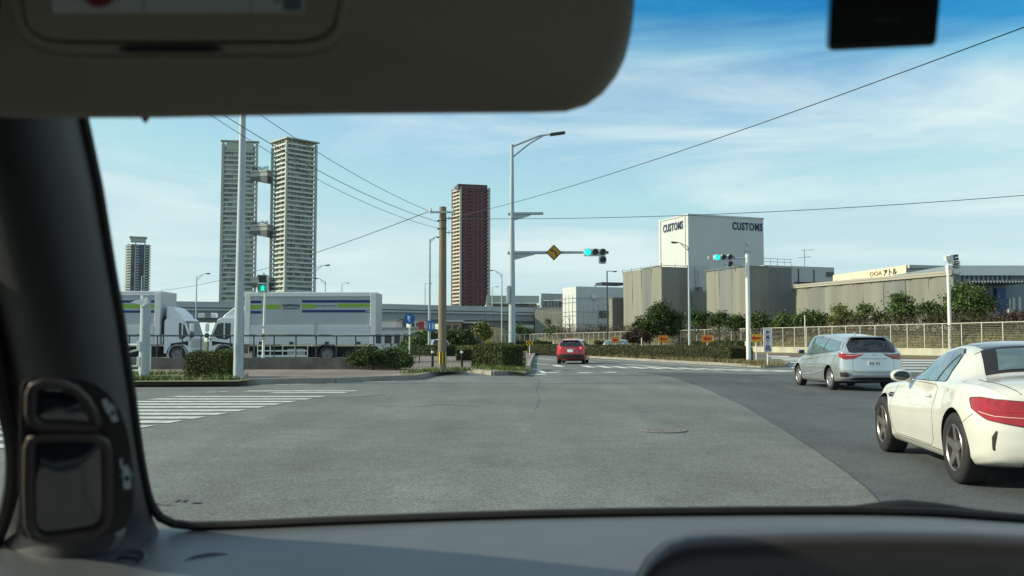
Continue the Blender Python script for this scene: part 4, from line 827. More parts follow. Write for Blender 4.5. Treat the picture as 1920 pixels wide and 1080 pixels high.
tr, bx = truck('white box truck facing left, navy and lime stripes with NIPPON lettering', x0, x1, 549, -1, [
    (fx(467), fx(490), zpx(563.8), zpx(568.6), M_navy), (fx(467), fx(490), zpx(572), zpx(579.3), M_lime), (fx(467), fx(490), zpx(583), zpx(588), M_navy),
    (fx(498.5), fx(526), zpx(571), zpx(579.5), M_lime), (fx(566), fx(703), zpx(562.5), zpx(567.5), M_navy), (fx(566), fx(592), zpx(570.5), zpx(578), M_lime), (fx(633), fx(703), zpx(569), zpx(576), M_lime), (fx(566), fx(703), zpx(581), zpx(586), M_navy)], 'box trucks in the yard')
kt = YT / F
def ttext(nm, body, cx, cy, w, h, m): 
    p = at(cx, cy, YT - .02); text(nm, body, w * kt, h * kt, m, bx, p, bold=True, world=True, depth=.012)
M_ink = mat('dark lettering', (0.02, 0.025, 0.06), .5)
ttext('lettering', 'NIPPON', 545.5, 573, 32, 6.0, M_ink); ttext('lettering', 'EXPRESS', 545.5, 578.6, 30, 2.2, M_ink); ttext('lettering', 'We Find the Way', 612, 573.6, 38, 3.0, M_ink); ttext('number', '3388', 692, 583.3, 13, 2.8, M_white)
x0, x1 = -26.2, at(301, 600, YT).x; Lt = x1 - x0
truck('white box truck facing right, cut by the car pillar, navy and lime stripes', x0, x1, 547, 1, [
    (0.2, fx(250), zpx(563), zpx(567.5), M_navy), (fx(262), fx(296), zpx(563), zpx(567.5), M_navy), (fx(224), fx(262), zpx(570.5), zpx(578), M_lime), (fx(262), fx(296), zpx(571), zpx(578), M_lime), (.2, fx(262), zpx(582), zpx(586.5), M_navy), (fx(262), fx(296), zpx(582), zpx(586.5), M_navy)], 'box trucks in the yard', .84)
# ================================================================== HEDGES AND BUSHES, LEFT
a = gr(349, 708, KZ); b = gr(432, 709, KZ)
hedge('box cut hedge at the left kerb beside the tall blue grey pole', [(a.x, a.y + .55), (b.x, b.y + .55)], 1.0, hz(664, a.y) - KZ, hz(659, b.y) - KZ, leaf=.055, dens=1500, z0=KZ, rough=.05)
a = gr(905, 688, KZ); b = gr(968, 690, KZ)
hedge('tall box cut hedge behind the foot of the signal mast', [(a.x, a.y + .75), (b.x - .1, b.y + .9)], 1.5, hz(650, a.y) - KZ, hz(642.5, b.y) - KZ, leaf=.08, dens=800, z0=KZ)
a = gr(856, 676, KZ); b = gr(905, 676, KZ)
hedge('low dark hedge between the utility pole and the tall box hedge', [(a.x, a.y), (b.x, b.y)], 1.2, hz(657, a.y) - KZ, hz(652, b.y) - KZ, leaf=.09, dens=600, z0=KZ, m=L_dark)
hedge('low hedge band behind the black bollards, left of the utility pole', [gr(772, 666, KZ).xy, gr(840, 668, KZ).xy], 1.5, .75, .8, leaf=.1, dens=450, z0=KZ, m=L_dark)
hedge('long low hedge at the road bend behind the yellow chevrons', [gr(830, 662, KZ).xy, gr(905, 663.5, KZ).xy], 2.0, .65, .75, leaf=.12, dens=260, z0=.1, m=L_yel)
hedge('dark clipped hedge strip far beyond the road bend', [(at(820, 640, 125).x, 125), (at(902, 640, 125).x, 125)], 2.0, hz(639, 125), hz(638, 125), leaf=.16, dens=120, z0=.02, m=L_dark)
hedge('dark clipped hedge strip right of the signal mast under the fence', [(at(960, 640, 118).x, 118), (at(1035, 640, 118).x, 118)], 1.8, hz(640, 118), hz(640, 118), leaf=.15, dens=150, z0=.02, m=L_dark)
hedge('small dark clipped hedge block left of the grey car', [(at(1114, 640, 108).x, 108), (at(1142, 640, 108).x, 108)], 1.8, hz(640, 108), hz(641, 108), leaf=.15, dens=150, z0=.02, m=L_dark)
# island hedges
pts = [gr(1392, 680, .13), gr(1300, 675.5, .13), gr(1213, 671.5, .13), gr(1107, 667.2, .13), gr(1000, 662.5, .13)]
hedge('long low hedge along the island, its near end by the white signal post', [(p.x + .1, p.y + .6) for p in pts], 1.5, .84, .84, leaf=.085, dens=420, m=leafmat('dry hedge leaves', (0.072, 0.078, 0.026)), z0=.13)
hedge('second island hedge strip behind the orange arrow boards', [(at(1397, 640, 76).x, 76), (at(1298, 640, 84).x, 84)], 1.6, hz(641.5, 76), hz(641.5, 84), leaf=.13, dens=220, z0=.02, m=L_dark)
# overgrown bush at the yard corner
def bush(label, px, py, Y, lobes_px, nclump, per, spread, leaf, m, z0=KZ, name='bush', height=1.2, cat='bush', trunk=.05, group=None, bottom=.6):
    base = (at(px, py, Y).x, Y, z0); lobes = []
    for (x, y, rx, ry) in lobes_px:
        c = at(x, y, Y); k = Y / F; lobes.append(((c.x, Y + random.uniform(-.3, .3) * rx * k, c.z), (rx * k, rx * k * .8, ry * k)))
    return tree(label, base, height, lobes, nclump, per, spread, leaf, m, trunk, cat, name, group, bottom=bottom)
bush('overgrown green bush at the right end of the dark pipe fence', 700, 690, 36.8, [(690, 670, 26, 17), (730, 672, 30, 17), (755, 680, 18, 9), (670, 676, 14, 10)], 60, 60, .12, .085, L_dark, height=.8)
bush('lighter bush poking up behind the fence end beside the round sign', 745, 675, 41, [(748, 668, 18, 12), (725, 672, 16, 10)], 40, 50, .14, .09, L_mid, height=.8)
# trees under the viaduct
for (lab, lob, Y, m_) in [('wide green shrub mass behind the round blue sign post', [(785, 640, 24, 16), (770, 650, 20, 12)], 90, L_mid), ('dark green shrub mass just left of the utility pole', [(812, 640, 18, 18), (825, 648, 16, 12)], 92, L_dark), ('dark green shrubs right of the utility pole below the pink brick building', [(850, 635, 18, 16), (872, 636, 18, 12), (835, 640, 12, 14)], 100, L_dark),
                          ('small pale leaved palm like tree behind the white fence end', [(905, 618, 11, 9), (908, 630, 10, 9)], 118, L_yel), ('rounded green tree under the elevated road right of the signal mast', [(985, 625, 14, 11), (970, 618, 8, 9)], 178, L_mid)]:
    bush(lab, lob[0][0], 655, Y, lob, 30, 45, .35, .3, m_, z0=0, height=2.0, name='shrub' if 'shrub' in lab else 'small_tree', cat='shrub' if 'shrub' in lab else 'tree', trunk=.08)
# bare poles of young trees
def bare_tree(label, px, ytop, ybase, Y, crown=True, leafy=0):
    b = at(px, 640, Y); H = hz(ytop, Y); root = thing('bare_tree', label, 'tree', (b.x, Y, .1), 0, 'young bare trees by the fence'); mb = MB(); mb.tube([(0, 0, 0), (.05, 0, H * .5), (0, 0, H)], [.07, .05, .02], 6)
    if crown:
        for k in range(12):
            z = H * random.uniform(.35, .92); L_ = H * .2 * random.uniform(.5, 1); a = random.uniform(0, 6.28)
            mb.tube([(0, 0, z), (L_ * math.cos(a) * .6, L_ * math.sin(a) * .6, z + L_ * .5), (L_ * math.cos(a), L_ * math.sin(a), z + L_ * 1.1)], [.03, .02, .008], 4)
    mb.build('trunk', M_bark, root)
    if leafy:
        P = clump_points([((0, 0, H * .72), (H * .22, H * .22, H * .3))], 22, 22, .18, 1); quads('crown', leaf_cards(P, .24), None, L_mid, root)
bare_tree('thin dark leafless stem left of the signal mast against the elevated road', 908, 570, 640, 130, False); bare_tree('second thin leafless stem nearer the signal mast', 924, 572, 640, 128, False)
bare_tree('young leafy tree before the beige wall left of the red car', 1030, 598, 640, 125, True, 1); bare_tree('bare young tree before the scaffolding above the red car', 1068, 590, 640, 122); bare_tree('bare young tree before the right part of the scaffolding', 1052, 600, 640, 126)
# grass tufts along kerbs: one object of uncountable blades
P = []
for (xa, ya, xb, yb, n) in [(215, 713, 440, 712, 34), (225, 703, 340, 702, 14), (455, 690, 650, 691, 60), (600, 691, 760, 689, 60), (750, 700, 900, 693, 30), (890, 690, 985, 696, 40), (430, 706, 445, 706, 8)]:
    for k in range(n):
        t = random.random(); g = gr(xa + (xb - xa) * t, ya + (yb - ya) * t + random.uniform(-1.2, 1.2), KZ); tuft(P, (g.x, g.y, KZ), .16, 22, .16)
tag(quads('verge_grass', np.concatenate(P), None, L_grass), 'short weeds and grass along the left kerb and fence foot', 'grass', kind='stuff')
P = []
for k in range(420):
    t = random.random(); i = min(int(t * 6), 5); u = t * 6 - i; A_ = mp_[i + 1]; B_ = mp_[min(i + 2, len(mp_) - 1)]; q = A_.lerp(B_, u); tuft(P, (q.x + random.uniform(.1, .5), q.y + random.uniform(.3, 1.8), .13), .2, 14, .22)
for k in range(60): g = gr(random.uniform(1400, 1468), random.uniform(682, 686.5), .13); tuft(P, (g.x, g.y, .13), .2, 12, .08)
tag(quads('island_grass', np.concatenate(P), None, L_dry), 'dry brown grass along the island kerb', 'grass', kind='stuff')
# ================================================================== LONG FENCE ON THE RIGHT
fen = thing('long_fence', 'long white post fence with mesh panels on a low concrete wall', 'fence', (FA.x, FA.y, .1))
M_fmesh = mat('fence mesh wire', (0.20, 0.19, 0.14), .6, .2); M_fw = mat('fence white', (0.50, 0.51, 0.47), .5)
WALLH = .62; Lf = (FB - FA).length; s0 = -28
def zof(s):
    return hz(603.5, FA.y) + (hz(626.5, 170) - hz(603.5, FA.y)) * max(-.05, min(1, s / Lf))
mb = MB(); a = FA - FD * 28; b = FB + FD * 0; d = b - a
mb.box(((a.x + b.x) / 2, (a.y + b.y) / 2, WALLH / 2 + .05), (d.length, .22, WALLH + .1), rz=math.atan2(d.y, d.x)); mb.build('base_wall', mat('pale wall concrete', (0.40, 0.39, 0.31), .85, var=.18, vscale=.8, stretch=(1, 1, .3)), fen, world=True)
s = s0; ss = []
while s < Lf: ss.append(s); s += 2.0
for s in ss:
    p = FA + FD * s + FN * .0; z = zof(s); mb = MB(); mb.box((p.x, p.y, (z + WALLH) / 2), (.065, .065, z - WALLH), rz=math.atan2(FD.y, FD.x)); mb.build('post', M_fw, fen, world=True)
mb = MB(); mb.tube([(p.x, p.y, z + .02) for p, z in [((FA + FD * s), zof(s)) for s in ss]], .035, 6); mb.build('top_rail', M_fw, fen, world=True)
mb = MB()
for k in range(15):
    f = (k + .5) / 15; pts = [((FA + FD * s - FN * .03).x, (FA + FD * s - FN * .03).y, WALLH + .05 + (zof(s) - WALLH - .08) * f) for s in ss[::4] + [ss[-1]]]; mb.tube(pts, .017, 4, cap=False)
mb.build('mesh_panel', M_fmesh, fen, world=True)
# return of the fence to the left (front facing white posts)
fen2 = thing('short_fence', 'pale fence crossing behind the signal mast to the left', 'fence', (FB.x, FB.y, 0)); a2 = Vector((at(868, 640, 160).x, 160)); d2 = a2 - FB
M_bank = mat('bank soil', (0.14, 0.125, 0.065), .95, var=.3, vscale=.5)
for k in range(14):
    p = FB + d2 * k / 13; z = hz(626.5 - (3 if k == 13 else 0), p.y); mb = MB(); mb.box((p.x, p.y, z / 2), (.12, .12, z)); mb.build('post', M_fw, fen2, world=True)
mb = MB(); mb.tube([(FB.x, FB.y, hz(627, FB.y)), (a2.x, a2.y, hz(627, 160))], .05, 6); mb.build('top_rail', M_fw, fen2, world=True)
mb = MB(); mb.box(((FB.x + a2.x) / 2, (FB.y + a2.y) / 2, .6), (d2.length, .2, 1.2), rz=math.atan2(d2.y, d2.x)); mb.build('base_wall', mat('pale wall concrete', (0, 0, 0)), fen2, world=True)
# earth banks behind the fence
mbb = MB(); n = 40; vs = []
for i in range(n + 1):
    s = -30 + (Lf + 30) * i / n; p = FA + FD * s
    h = 1.9 + .25 * math.sin(i * 1.3)
    for j, (off, hh) in enumerate(((-.8, .1), (-1.8, h * .9), (-4.0, h * 1.15), (-9.0, h * 1.2), (-22, h))): q = p + FN * off; vs.append((q.x, q.y, hh + .05 * math.sin(i * 3.1 + j)))
fs = [(i * 5 + j, (i + 1) * 5 + j, (i + 1) * 5 + j + 1, i * 5 + j + 1) for i in range(n) for j in range(4)]
mbb.add(vs, fs); tag(mbb.build('earth_bank', M_bank, smooth=True), kind='structure')
mbb = MB(); c0 = at(925, 630, 172); mbb.add([(c0.x + rr * 6.5 * math.cos(a), 172 + rr * 4 * math.sin(a), 4.0 * (1 - rr * rr) ** .8 if rr < 1 else 0) for rr in (0.001, .3, .6, .8, 1) for a in [math.pi * 2 * k / 20 for k in range(20)]], [(i * 20 + k, (i + 1) * 20 + k, (i + 1) * 20 + (k + 1) % 20, i * 20 + (k + 1) % 20) for i in range(4) for k in range(20)])
tag(mbb.build('earth_mound', M_bank, smooth=True), kind='structure')
# scrub on the bank (uncountable)
P = []
for k in range(1700):
    s = random.uniform(-26, Lf - 2); p = FA + FD * s + FN * random.uniform(-5, -1.6); zz = 1.9 + random.uniform(-.3, 1.5)
    P.append(np.array([p.x, p.y, zz]) + rng.normal(size=(26, 3)) * np.array([.55, .55, .5]))
tag(quads('bank_scrub', leaf_cards(np.concatenate(P), .20), None, L_brown), 'brown leafless scrub along the top of the bank behind the fence', 'scrub', kind='stuff')
P = []
for k in range(330):
    s = random.uniform(-26, Lf * .6); p = FA + FD * s + FN * random.uniform(-1.6, -.5); zz = random.uniform(.5, 1.9)
    P.append(np.array([p.x, p.y, zz]) + rng.normal(size=(16, 3)) * np.array([.3, .3, .3]))
tag(quads('bank_ivy', leaf_cards(np.concatenate(P), .16), None, leafmat('ivy leaves', (0.06, 0.07, 0.02))), 'patchy creepers behind the mesh of the long fence', 'creepers', kind='stuff')
# ================================================================== TREES IN FRONT OF THE SHEETED BUILDINGS
def ftree(label, lob, Y, m_, nclump=26, per=42, spread=.34, leaf=.26, z0=1.5, group='trees behind the long fence', limbs=7):
    k = Y / F; lobes = []
    for (x, y, rx, ry) in lob: c = at(x, y, Y); lobes.append(((c.x, Y + random.uniform(-.4, .4), c.z), (rx * k, rx * k * .9, ry * k)))
    b = at(lob[0][0], 640, Y); H = max(c[2] + r[2] for c, r in lobes) - z0
    return tree(label, (b.x, Y, z0), H * .95, lobes, nclump, per, spread, leaf, m_, .13, group=group, limbs=limbs, bottom=.5)
ftree('big dark green tree before the tall sheeted block, left of the island street lamp', [(1240, 590, 26, 21), (1222, 608, 30, 20), (1262, 605, 26, 20), (1205, 622, 22, 14), (1245, 622, 34, 18)], 118, L_dark, 34, 60, .4, .30, z0=.6)
ftree('dark shrubby tree at the left foot of the big dark tree', [(1195, 630, 16, 14), (1180, 637, 12, 10), (1208, 636, 14, 10)], 116, L_brown, 26, 50, z0=.4)
ftree('flat topped pine like tree just right of the island street lamp', [(1302, 592, 12, 8), (1320, 596, 16, 9), (1310, 606, 20, 10)], 108, L_dark, 22, 40, z0=1)
ftree('ragged small tree between the lamp and the white signal post', [(1348, 594, 12, 7), (1340, 606, 16, 9), (1356, 602, 9, 6)], 106, L_dark, 16, 34, z0=1)
ftree('low spreading tree just left of the white signal post', [(1378, 602, 16, 8), (1370, 610, 14, 7), (1390, 608, 10, 6)], 104, L_dark, 18, 36, z0=1)
ftree('broad dark tree just right of the white signal post', [(1430, 600, 20, 12), (1424, 610, 20, 10)], 100, L_dark, 24, 40, z0=1)
ftree('bright green rounded shrub tree before the dark sheeted wall', [(1470, 602, 18, 13), (1462, 610, 16, 8)], 98, L_mid, 24, 40, z0=1)
ftree('spreading green tree above the slim white pole', [(1520, 596, 20, 12), (1505, 604, 18, 10), (1540, 604, 14, 10)], 95, L_mid, 24, 38, z0=1)
ftree('open branched tree left of the taller one, above the silver wagon', [(1578, 588, 18, 14), (1570, 602, 20, 10), (1592, 598, 12, 9)], 93, L_yel, 20, 34, .28, z0=1)
ftree('open branched tree with drooping right side above the silver wagon rear', [(1625, 584, 18, 13), (1615, 600, 20, 10), (1650, 598, 14, 9)], 91, L_mid, 20, 34, .28, z0=1)
ftree('tallest open branched tree before the long sheeted wall', [(1690, 566, 22, 14), (1680, 584, 28, 14), (1708, 588, 20, 14), (1694, 600, 30, 12)], 89, L_mid, 24, 44, .30, z0=1)
ftree('dark dense tree between the tall open tree and the camera pole', [(1745, 585, 22, 16), (1760, 600, 22, 12)], 86, L_dark, 26, 44, z0=1)
ftree('large rounded bright tree right of the camera pole before the blue canopy building', [(1815, 556, 30, 22), (1800, 578, 34, 20), (1840, 576, 30, 20), (1825, 596, 38, 14)], 84, L_mid, 40, 60, .36, .24, z0=1)
ftree('low brown green bush at the right edge beyond the fence', [(1900, 600, 26, 12), (1880, 606, 20, 9)], 82, L_brown, 26, 44, z0=1)
# ================================================================== SHEETED BUILDINGS AND CUSTOMS HOUSE
DL = Vector((-.35, .937, 0)); DR = Vector((.937, .35, 0))
def sheeting(name, col):
    m = bpy.data.materials.new(name); m.use_nodes = True; n = m.node_tree.nodes; l = m.node_tree.links; b = n['Principled BSDF']; b.inputs['Roughness'].default_value = .8
    t = n.new('ShaderNodeTexCoord'); g = n.new('ShaderNodeMapping'); g.inputs['Scale'].default_value = (1, 1, .06); l.new(t.outputs['Object'], g.inputs[0])
    ns = n.new('ShaderNodeTexNoise'); ns.inputs['Scale'].default_value = .45; ns.inputs['Detail'].default_value = 5; l.new(g.outputs[0], ns.inputs['Vector'])
    r = n.new('ShaderNodeValToRGB'); r.color_ramp.elements[0].position = .34; r.color_ramp.elements[1].position = .66; r.color_ramp.elements[0].color = (*[c * .80 for c in col], 1); r.color_ramp.elements[1].color = (*[c * 1.1 for c in col], 1); l.new(ns.outputs[0], r.inputs[0]); l.new(r.outputs[0], b.inputs['Base Color'])
    bp = n.new('ShaderNodeBump'); bp.inputs['Strength'].default_value = .5; bp.inputs['Distance'].default_value = .25; l.new(ns.outputs[0], bp.inputs['Height']); l.new(bp.outputs[0], b.inputs['Normal']); return m
M_sheet = sheeting('tan mesh sheeting', (0.205, 0.208, 0.180)); M_sheet2 = sheeting('shade toned mesh sheeting', (0.170, 0.180, 0.175)); M_cus = mat('cream wall', (0.50, 0.53, 0.53), .7, var=.03, vscale=.2); M_cusg = mat('pale panel wall', (0.42, 0.44, 0.44), .7, var=.05, vscale=.2)  # second sheeting colour holds the tone of the shaded faces
M_pipe = mat('scaffold pipe', (0.25, 0.26, 0.26), .5, .5)
def bldg(name, label, cpx, ytop, Y, lpx, rpx, m, dl=DL, dr=DR, scaffold=True, panels=True, cat='building', z0=0.0, shift=0):
    P = at(cpx, ytop, Y); a, b = corner_dirs(P, lpx, dl, rpx, dr); P0 = Vector((P.x, P.y, z0)); H = P.z
    root = thing(name, label, cat, P0); ang = math.atan2(dr.y, dr.x)
    def seg(start, d, ln, nn, nm):
        k = max(1, int(round(ln / 3.6)))
        if not panels: k = 1
        for j in range(k):
            mb = MB(); w = ln / k; c = start + d * (w * (j + .5)); hh = H + (random.uniform(-.12, .12) if panels else 0)
            if panels:   # gently billowing sheet
                vs = []; nx, nz = 8, 6
                for iz in range(nz + 1):
                    for ix in range(nx + 1):
                        u = ix / nx; bl = .10 * math.sin(math.pi * u) * (1 if (ix + iz) % 2 else .8) + .04 * math.sin(5 * u + iz + j)
                        q = start + d * (w * (j + u * .995)) + nn * bl; vs.append((q.x, q.y, z0 + (hh - z0) * iz / nz))
                mb.add(vs, [(iz * (nx + 1) + ix, iz * (nx + 1) + ix + 1, (iz + 1) * (nx + 1) + ix + 1, (iz + 1) * (nx + 1) + ix) for iz in range(nz) for ix in range(nx)])
                mb.build(nm, m if isinstance(m, bpy.types.Material) else m[j % len(m)], root, world=True, smooth=True)
    c = P0 + dl * a / 2 + dr * b / 2; ins = .25 if panels else 0
    q0 = P0 + (dl + dr) * ins; A_, B_ = a - 2 * ins, b - 2 * ins; mb = MB(); mb.prism([(q.x, q.y) for q in (q0, q0 + dr * B_, q0 + dr * B_ + dl * A_, q0 + dl * A_)], z0, H - ins); mb.build('wall', M_sheet if panels else m, root, world=True)
    if panels: seg(P0, dl, a, -dr, 'sheet'); seg(P0, dr, b, -dl, 'sheet')
    if scaffold:
        mb = MB()
        for (d, ln, nn) in ((dl, a, -dr), (dr, b, -dl)):
            s_ = P0 + nn * .3 + Vector((0, 0, H + .12)); mb.tube([s_, s_ + d * ln], .05, 6)
            s_ = P0 + nn * .1; k = int(ln / 3.6) + 1
            for j in range(k + 1): q = s_ + d * min(ln, j * ln / k); mb.tube([(q.x, q.y, H - .5), (q.x, q.y, H + .5)], .045, 6)
        mb.build('scaffold_top', M_pipe, root, world=True)
    return root, P0, a, b, H
# customs tower
cb, P0, a, b, H = bldg('customs_building', 'tall windowless cream block lettered CUSTOMS on two faces', 1290, 403, 192, 1237, 1434, M_cus, scaffold=False, panels=False)
M_blk = mat('customs lettering', (0.008, 0.030, 0.075), .5)
angR = math.atan2(DR.y, DR.x); angL = math.atan2(-DL.y, -DL.x)
def onface(P0, d, px):
    k = (px - 960) / F; t = (k * P0.y - P0.x) / (d.x - k * d.y); return t
t0, t1 = onface(P0, DR, 1375.5), onface(P0, DR, 1432); cpos = P0 + DR * (t0 + t1) / 2; zc = (at(1403, 425, cpos.y)).z; hh = 15 * cpos.y / F
text('lettering', 'CUSTOMS', t1 - t0, hh, M_blk, cb, (cpos.x + DL.x * -.06, cpos.y + DL.y * -.06, zc), rz=angR, bold=True, world=True, depth=.1)
t0, t1 = onface(P0, DL, 1283), onface(P0, DL, 1245.5); cpos = P0 + DL * (t0 + t1) / 2; zc = at(1264, 425.5, cpos.y).z; hh = 15.5 * cpos.y / F
text('lettering', 'CUSTOMS', t1 - t0, hh, M_blk, cb, (cpos.x - DR.x * .06, cpos.y - DR.y * .06, zc), rz=angL, bold=True, world=True, depth=.1)
for f, hgt in ((.10, H), (.94, H)): q = P0 + DL * a * f - DR * .12; mb = MB(); mb.box((q.x, q.y, hgt / 2), (.18, .25, hgt), rz=angR); mb.build('downpipe', M_white, cb, world=True)
q = P0 + DR * b * .78 - DL * .25; mb = MB(); zz = at(1390, 456, q.y).z; mb.box((q.x, q.y, zz), (.7, .4, .7), rz=angR); mb.build('vent_hood', M_sig, cb, world=True, bevel=.1)
mb = MB(); mb.box((q.x, q.y, zz - 1.6), (1.6, .3, .15), rz=angR); mb.build('ledge', M_sig, cb, world=True)
c = P0 + DL * a / 2 + DR * b / 2; mb = MB(); mb.box((c.x, c.y, H + .12), (b + .3, a + .3, .3), rz=angR); mb.build('parapet', M_cus, cb, world=True)
lowb = bldg('annex_building', 'low pale annex with railings and a rooftop aerial right of the customs block', 1432, 497, 175, 1415, 1566, M_cusg, scaffold=False, panels=False)
rt, P0, a, b, H = lowb; mb = MB()
for i in range(2): s_ = P0 + Vector((0, 0, H - 0 + .7 + .6 * i)); mb.tube([s_, s_ + DR * b * .38], .05, 6)
for i in range(5): q = P0 + DR * b * .38 * i / 4; mb.tube([(q.x, q.y, H), (q.x, q.y, H + 1.3)], .05, 6)
mb.build('railing', M_pipe, rt, world=True)
for f in (.48, .70): q = P0 + DR * b * f - DL * .1; mb = MB(); mb.tube([(q.x, q.y, H - 5), (q.x, q.y, H - .5)], .10, 6); mb.build('standpipe', M_dark, rt, world=True)
mb = MB(); s_ = P0 - DL * .15 + Vector((0, 0, H - 3.2)); mb.tube([s_ + DR * b * .42, s_ + DR * b * .98], .12, 6); mb.build('dark_gutter', M_dark, rt, world=True)
mb = MB(); s_ = P0 - DL * .1 + Vector((0, 0, H - 1.4)) + DR * b * .93; mb.box(s_, (1.6, .2, .9), rz=angR); mb.build('window', M_win, rt, world=True)
ant = thing('rooftop_aerial', 'spiky television aerial on a mast above the low annex', 'aerial', P0 + DR * b * .62 + DL * 1 + Vector((0, 0, H))); mb = MB(); mb.tube([(0, 0, 0), (0, 0, 3.6)], .05, 6); mb.tube([(-1.4, 0, 1.8), (1.3, 0, 2.1)], .03, 5); mb.tube([(-.6, 0, 3.3), (2.0, 0, 3.5)], .03, 5)
for k in range(8): x = -1.3 + k * .34; z = 1.83 + .1 * k / 8; mb.tube([(x, -.5, z), (x, .5, z + .05)], .02, 4)
for k in range(7): x = -.5 + k * .38; mb.tube([(x, -.35, 3.35), (x, .35, 3.4)], .02, 4)
mb.build('mast', M_dark, ant)
bldg('sheeted_building', 'tall block wrapped in tan scaffold sheeting left of the big dark tree', 1240, 499, 150, 1169, 1291, [M_sheet, M_sheet2, M_sheet])
cm_ = bldg('link_building', 'pale recessed block with ladders between the two sheeted blocks', 1288, 497, 165, 1280, 1330, M_cusg, scaffold=False, panels=False)
rt, P0, a, b, H = cm_; mb = MB(); mb.box(P0 + DR * b * .5 - DL * .1 + Vector((0, 0, H - 6)), (b * .3, .3, 4), rz=angR); mb.build('window', M_win, rt, world=True)
mb = MB(); q = P0 + DR * b * .4 - DL * .4
for k in range(14): mb.tube([(q.x - .3, q.y, H - 9 + k * .6), (q.x + .3, q.y, H - 9 + k * .6)], .03, 4)
for sx in (-.3, .3): mb.tube([(q.x + sx, q.y, H - 9.3), (q.x + sx, q.y, H - .4)], .04, 4)
mb.build('ladder', M_pipe, rt, world=True)
bldg('low_sheeted_building', 'short block wrapped in tan sheeting tucked between the two taller ones', 1296, 546, 160, 1278, 1330, M_sheet)
bldg('sheeted_building', 'block wrapped in sheeting behind the right traffic signal, sunlit left face and shaded right face', 1399, 500, 135, 1325, 1486, [M_sheet, M_sheet2])
w3 = bldg('sheeted_wall_building', 'very long low building wrapped in tan sheeting behind the tree row', 1787, 513, 108, 1484, 1800, [M_sheet, M_sheet, M_sheet2, M_sheet])
rt, P0, a, b, H = w3
mb = MB(); d3 = DL; nn3 = -Vector((d3.y, -d3.x, 0)); mb.bar(P0 + Vector((-.1, -.1, H + .1)), P0 + d3 * a + Vector((-.1, -.1, H + .1)), .4, .55); mb.build('fascia', mat('pale fascia', (0.33, 0.31, 0.26), .7), rt, world=True)
# sign building behind
sg = bldg('warehouse', 'warehouse with a cream gable signboard and pale blue roof edge at the right', 1702, 498, 140, 1566, 2100, M_cusg, dl=Vector((-.16, .987, 0)).normalized(), dr=Vector((.96, .28, 0)).normalized(), scaffold=False, panels=False)
rt, P0, a, b, H = sg; d4 = Vector((-.16, .987, 0)).normalized(); n4 = Vector((-d4.y, d4.x, 0)); n4 = n4 if n4.x < 0 else -n4
angS = math.atan2(-d4.y, -d4.x); mb = MB(); c = P0 + d4 * a / 2 + n4 * .2; mb.box((c.x, c.y, H - 2.6), (a, .2, 5.4), rz=angS); sb = mb.build('signboard', mat('cream board', (0.62, 0.58, 0.45), .6), rt, world=True)
def s_on(px): k = (px - 960) / F; Q = P0 + n4 * .2; return (k * Q.y - Q.x) / (d4.x - k * d4.y)
t0, t1 = s_on(1685), s_on(1660); cp = P0 + n4 * .34 + d4 * (t0 + t1) / 2; text('lettering', 'アトル', abs(t1 - t0), 11.5 * cp.y / F, mat('board ink', (0.03, 0.03, 0.03), .5), sb, (cp.x, cp.y, hz(510, cp.y)), rz=angS, bold=True, world=True, depth=.05)
t0, t1 = s_on(1657), s_on(1634); cp = P0 + n4 * .34 + d4 * (t0 + t1) / 2; text('lettering', 'OOA', abs(t1 - t0), 8 * cp.y / F, mat('board brown ink', (0.22, 0.12, 0.04), .5), sb, (cp.x, cp.y, hz(513, cp.y)), rz=angS, world=True, depth=.05)
dr4 = Vector((.96, .28, 0)).normalized(); mb = MB(); c = P0 + dr4 * b / 2; mb.box((c.x, c.y - .2, H - .15), (b, .5, .5), rz=math.atan2(dr4.y, dr4.x)); mb.build('roof_edge', M_tower, rt, world=True)
# canopy building at the right edge
Yc = 118; k = Yc / F; a0 = at(1788, 640, Yc).x; b0 = at(1985, 640, Yc).x
cn = thing('canopy_building', 'grey warehouse front with a white toothed canopy and blue column at the right edge', 'building', ((a0 + b0) / 2, Yc, 0)); hT = hz(497, Yc)
mb = MB(); mb.box(((a0 + b0) / 2, Yc + 10, hT / 2), (b0 - a0, 16, hT)); mb.build('wall', mat('blue grey cladding', (0.21, 0.25, 0.31), .6, var=.05, vscale=.3), cn, world=True)
mb = MB(); mb.box(((a0 + b0) / 2, Yc + 1.4, hz(506, Yc)), (b0 - a0, 1.0, 1.3)); mb.build('fascia', M_tw2, cn, world=True)
c0x = at(1800, 640, Yc).x; c1x = at(1907, 640, Yc).x
mb = MB(); mb.box(((c0x + c1x) / 2, Yc - .5, hz(531, Yc)), (c1x - c0x, 4, .35)); mb.build('canopy', M_dark, cn, world=True)
for i in range(19): x = c0x + (c1x - c0x) * (i + .5) / 19; mb = MB(); mb.prism([(x - .13, hz(529, Yc)), (x + .13, hz(529, Yc)), (x, hz(533.5, Yc))], Yc - 2.62, Yc - 2.55, axis='y'); mb.build('canopy_tooth', M_white, cn, world=True)
for i in range(13): x = c0x + (c1x - c0x) * i / 12; mb = MB(); mb.box((x, Yc + 1.3, hz(521, Yc)), (.14, .1, 1.0)); mb.build('window_mullion', M_dark, cn, world=True)
mb = MB(); mb.box(((c0x + c1x) / 2, Yc + 1.45, hz(521, Yc)), (c1x - c0x, .12, 1.0)); mb.build('window_strip', mat('pale glass', (0.20, 0.25, 0.30), .2), cn, world=True)
x = at(1869, 640, Yc).x; mb = MB(); mb.box((x, Yc - 1, hz(545, Yc) / 2), (1.1, 1.0, hz(538, Yc))); mb.build('blue_column', mat('blue paint', (0.02, 0.06, 0.20), .5), cn, world=True)
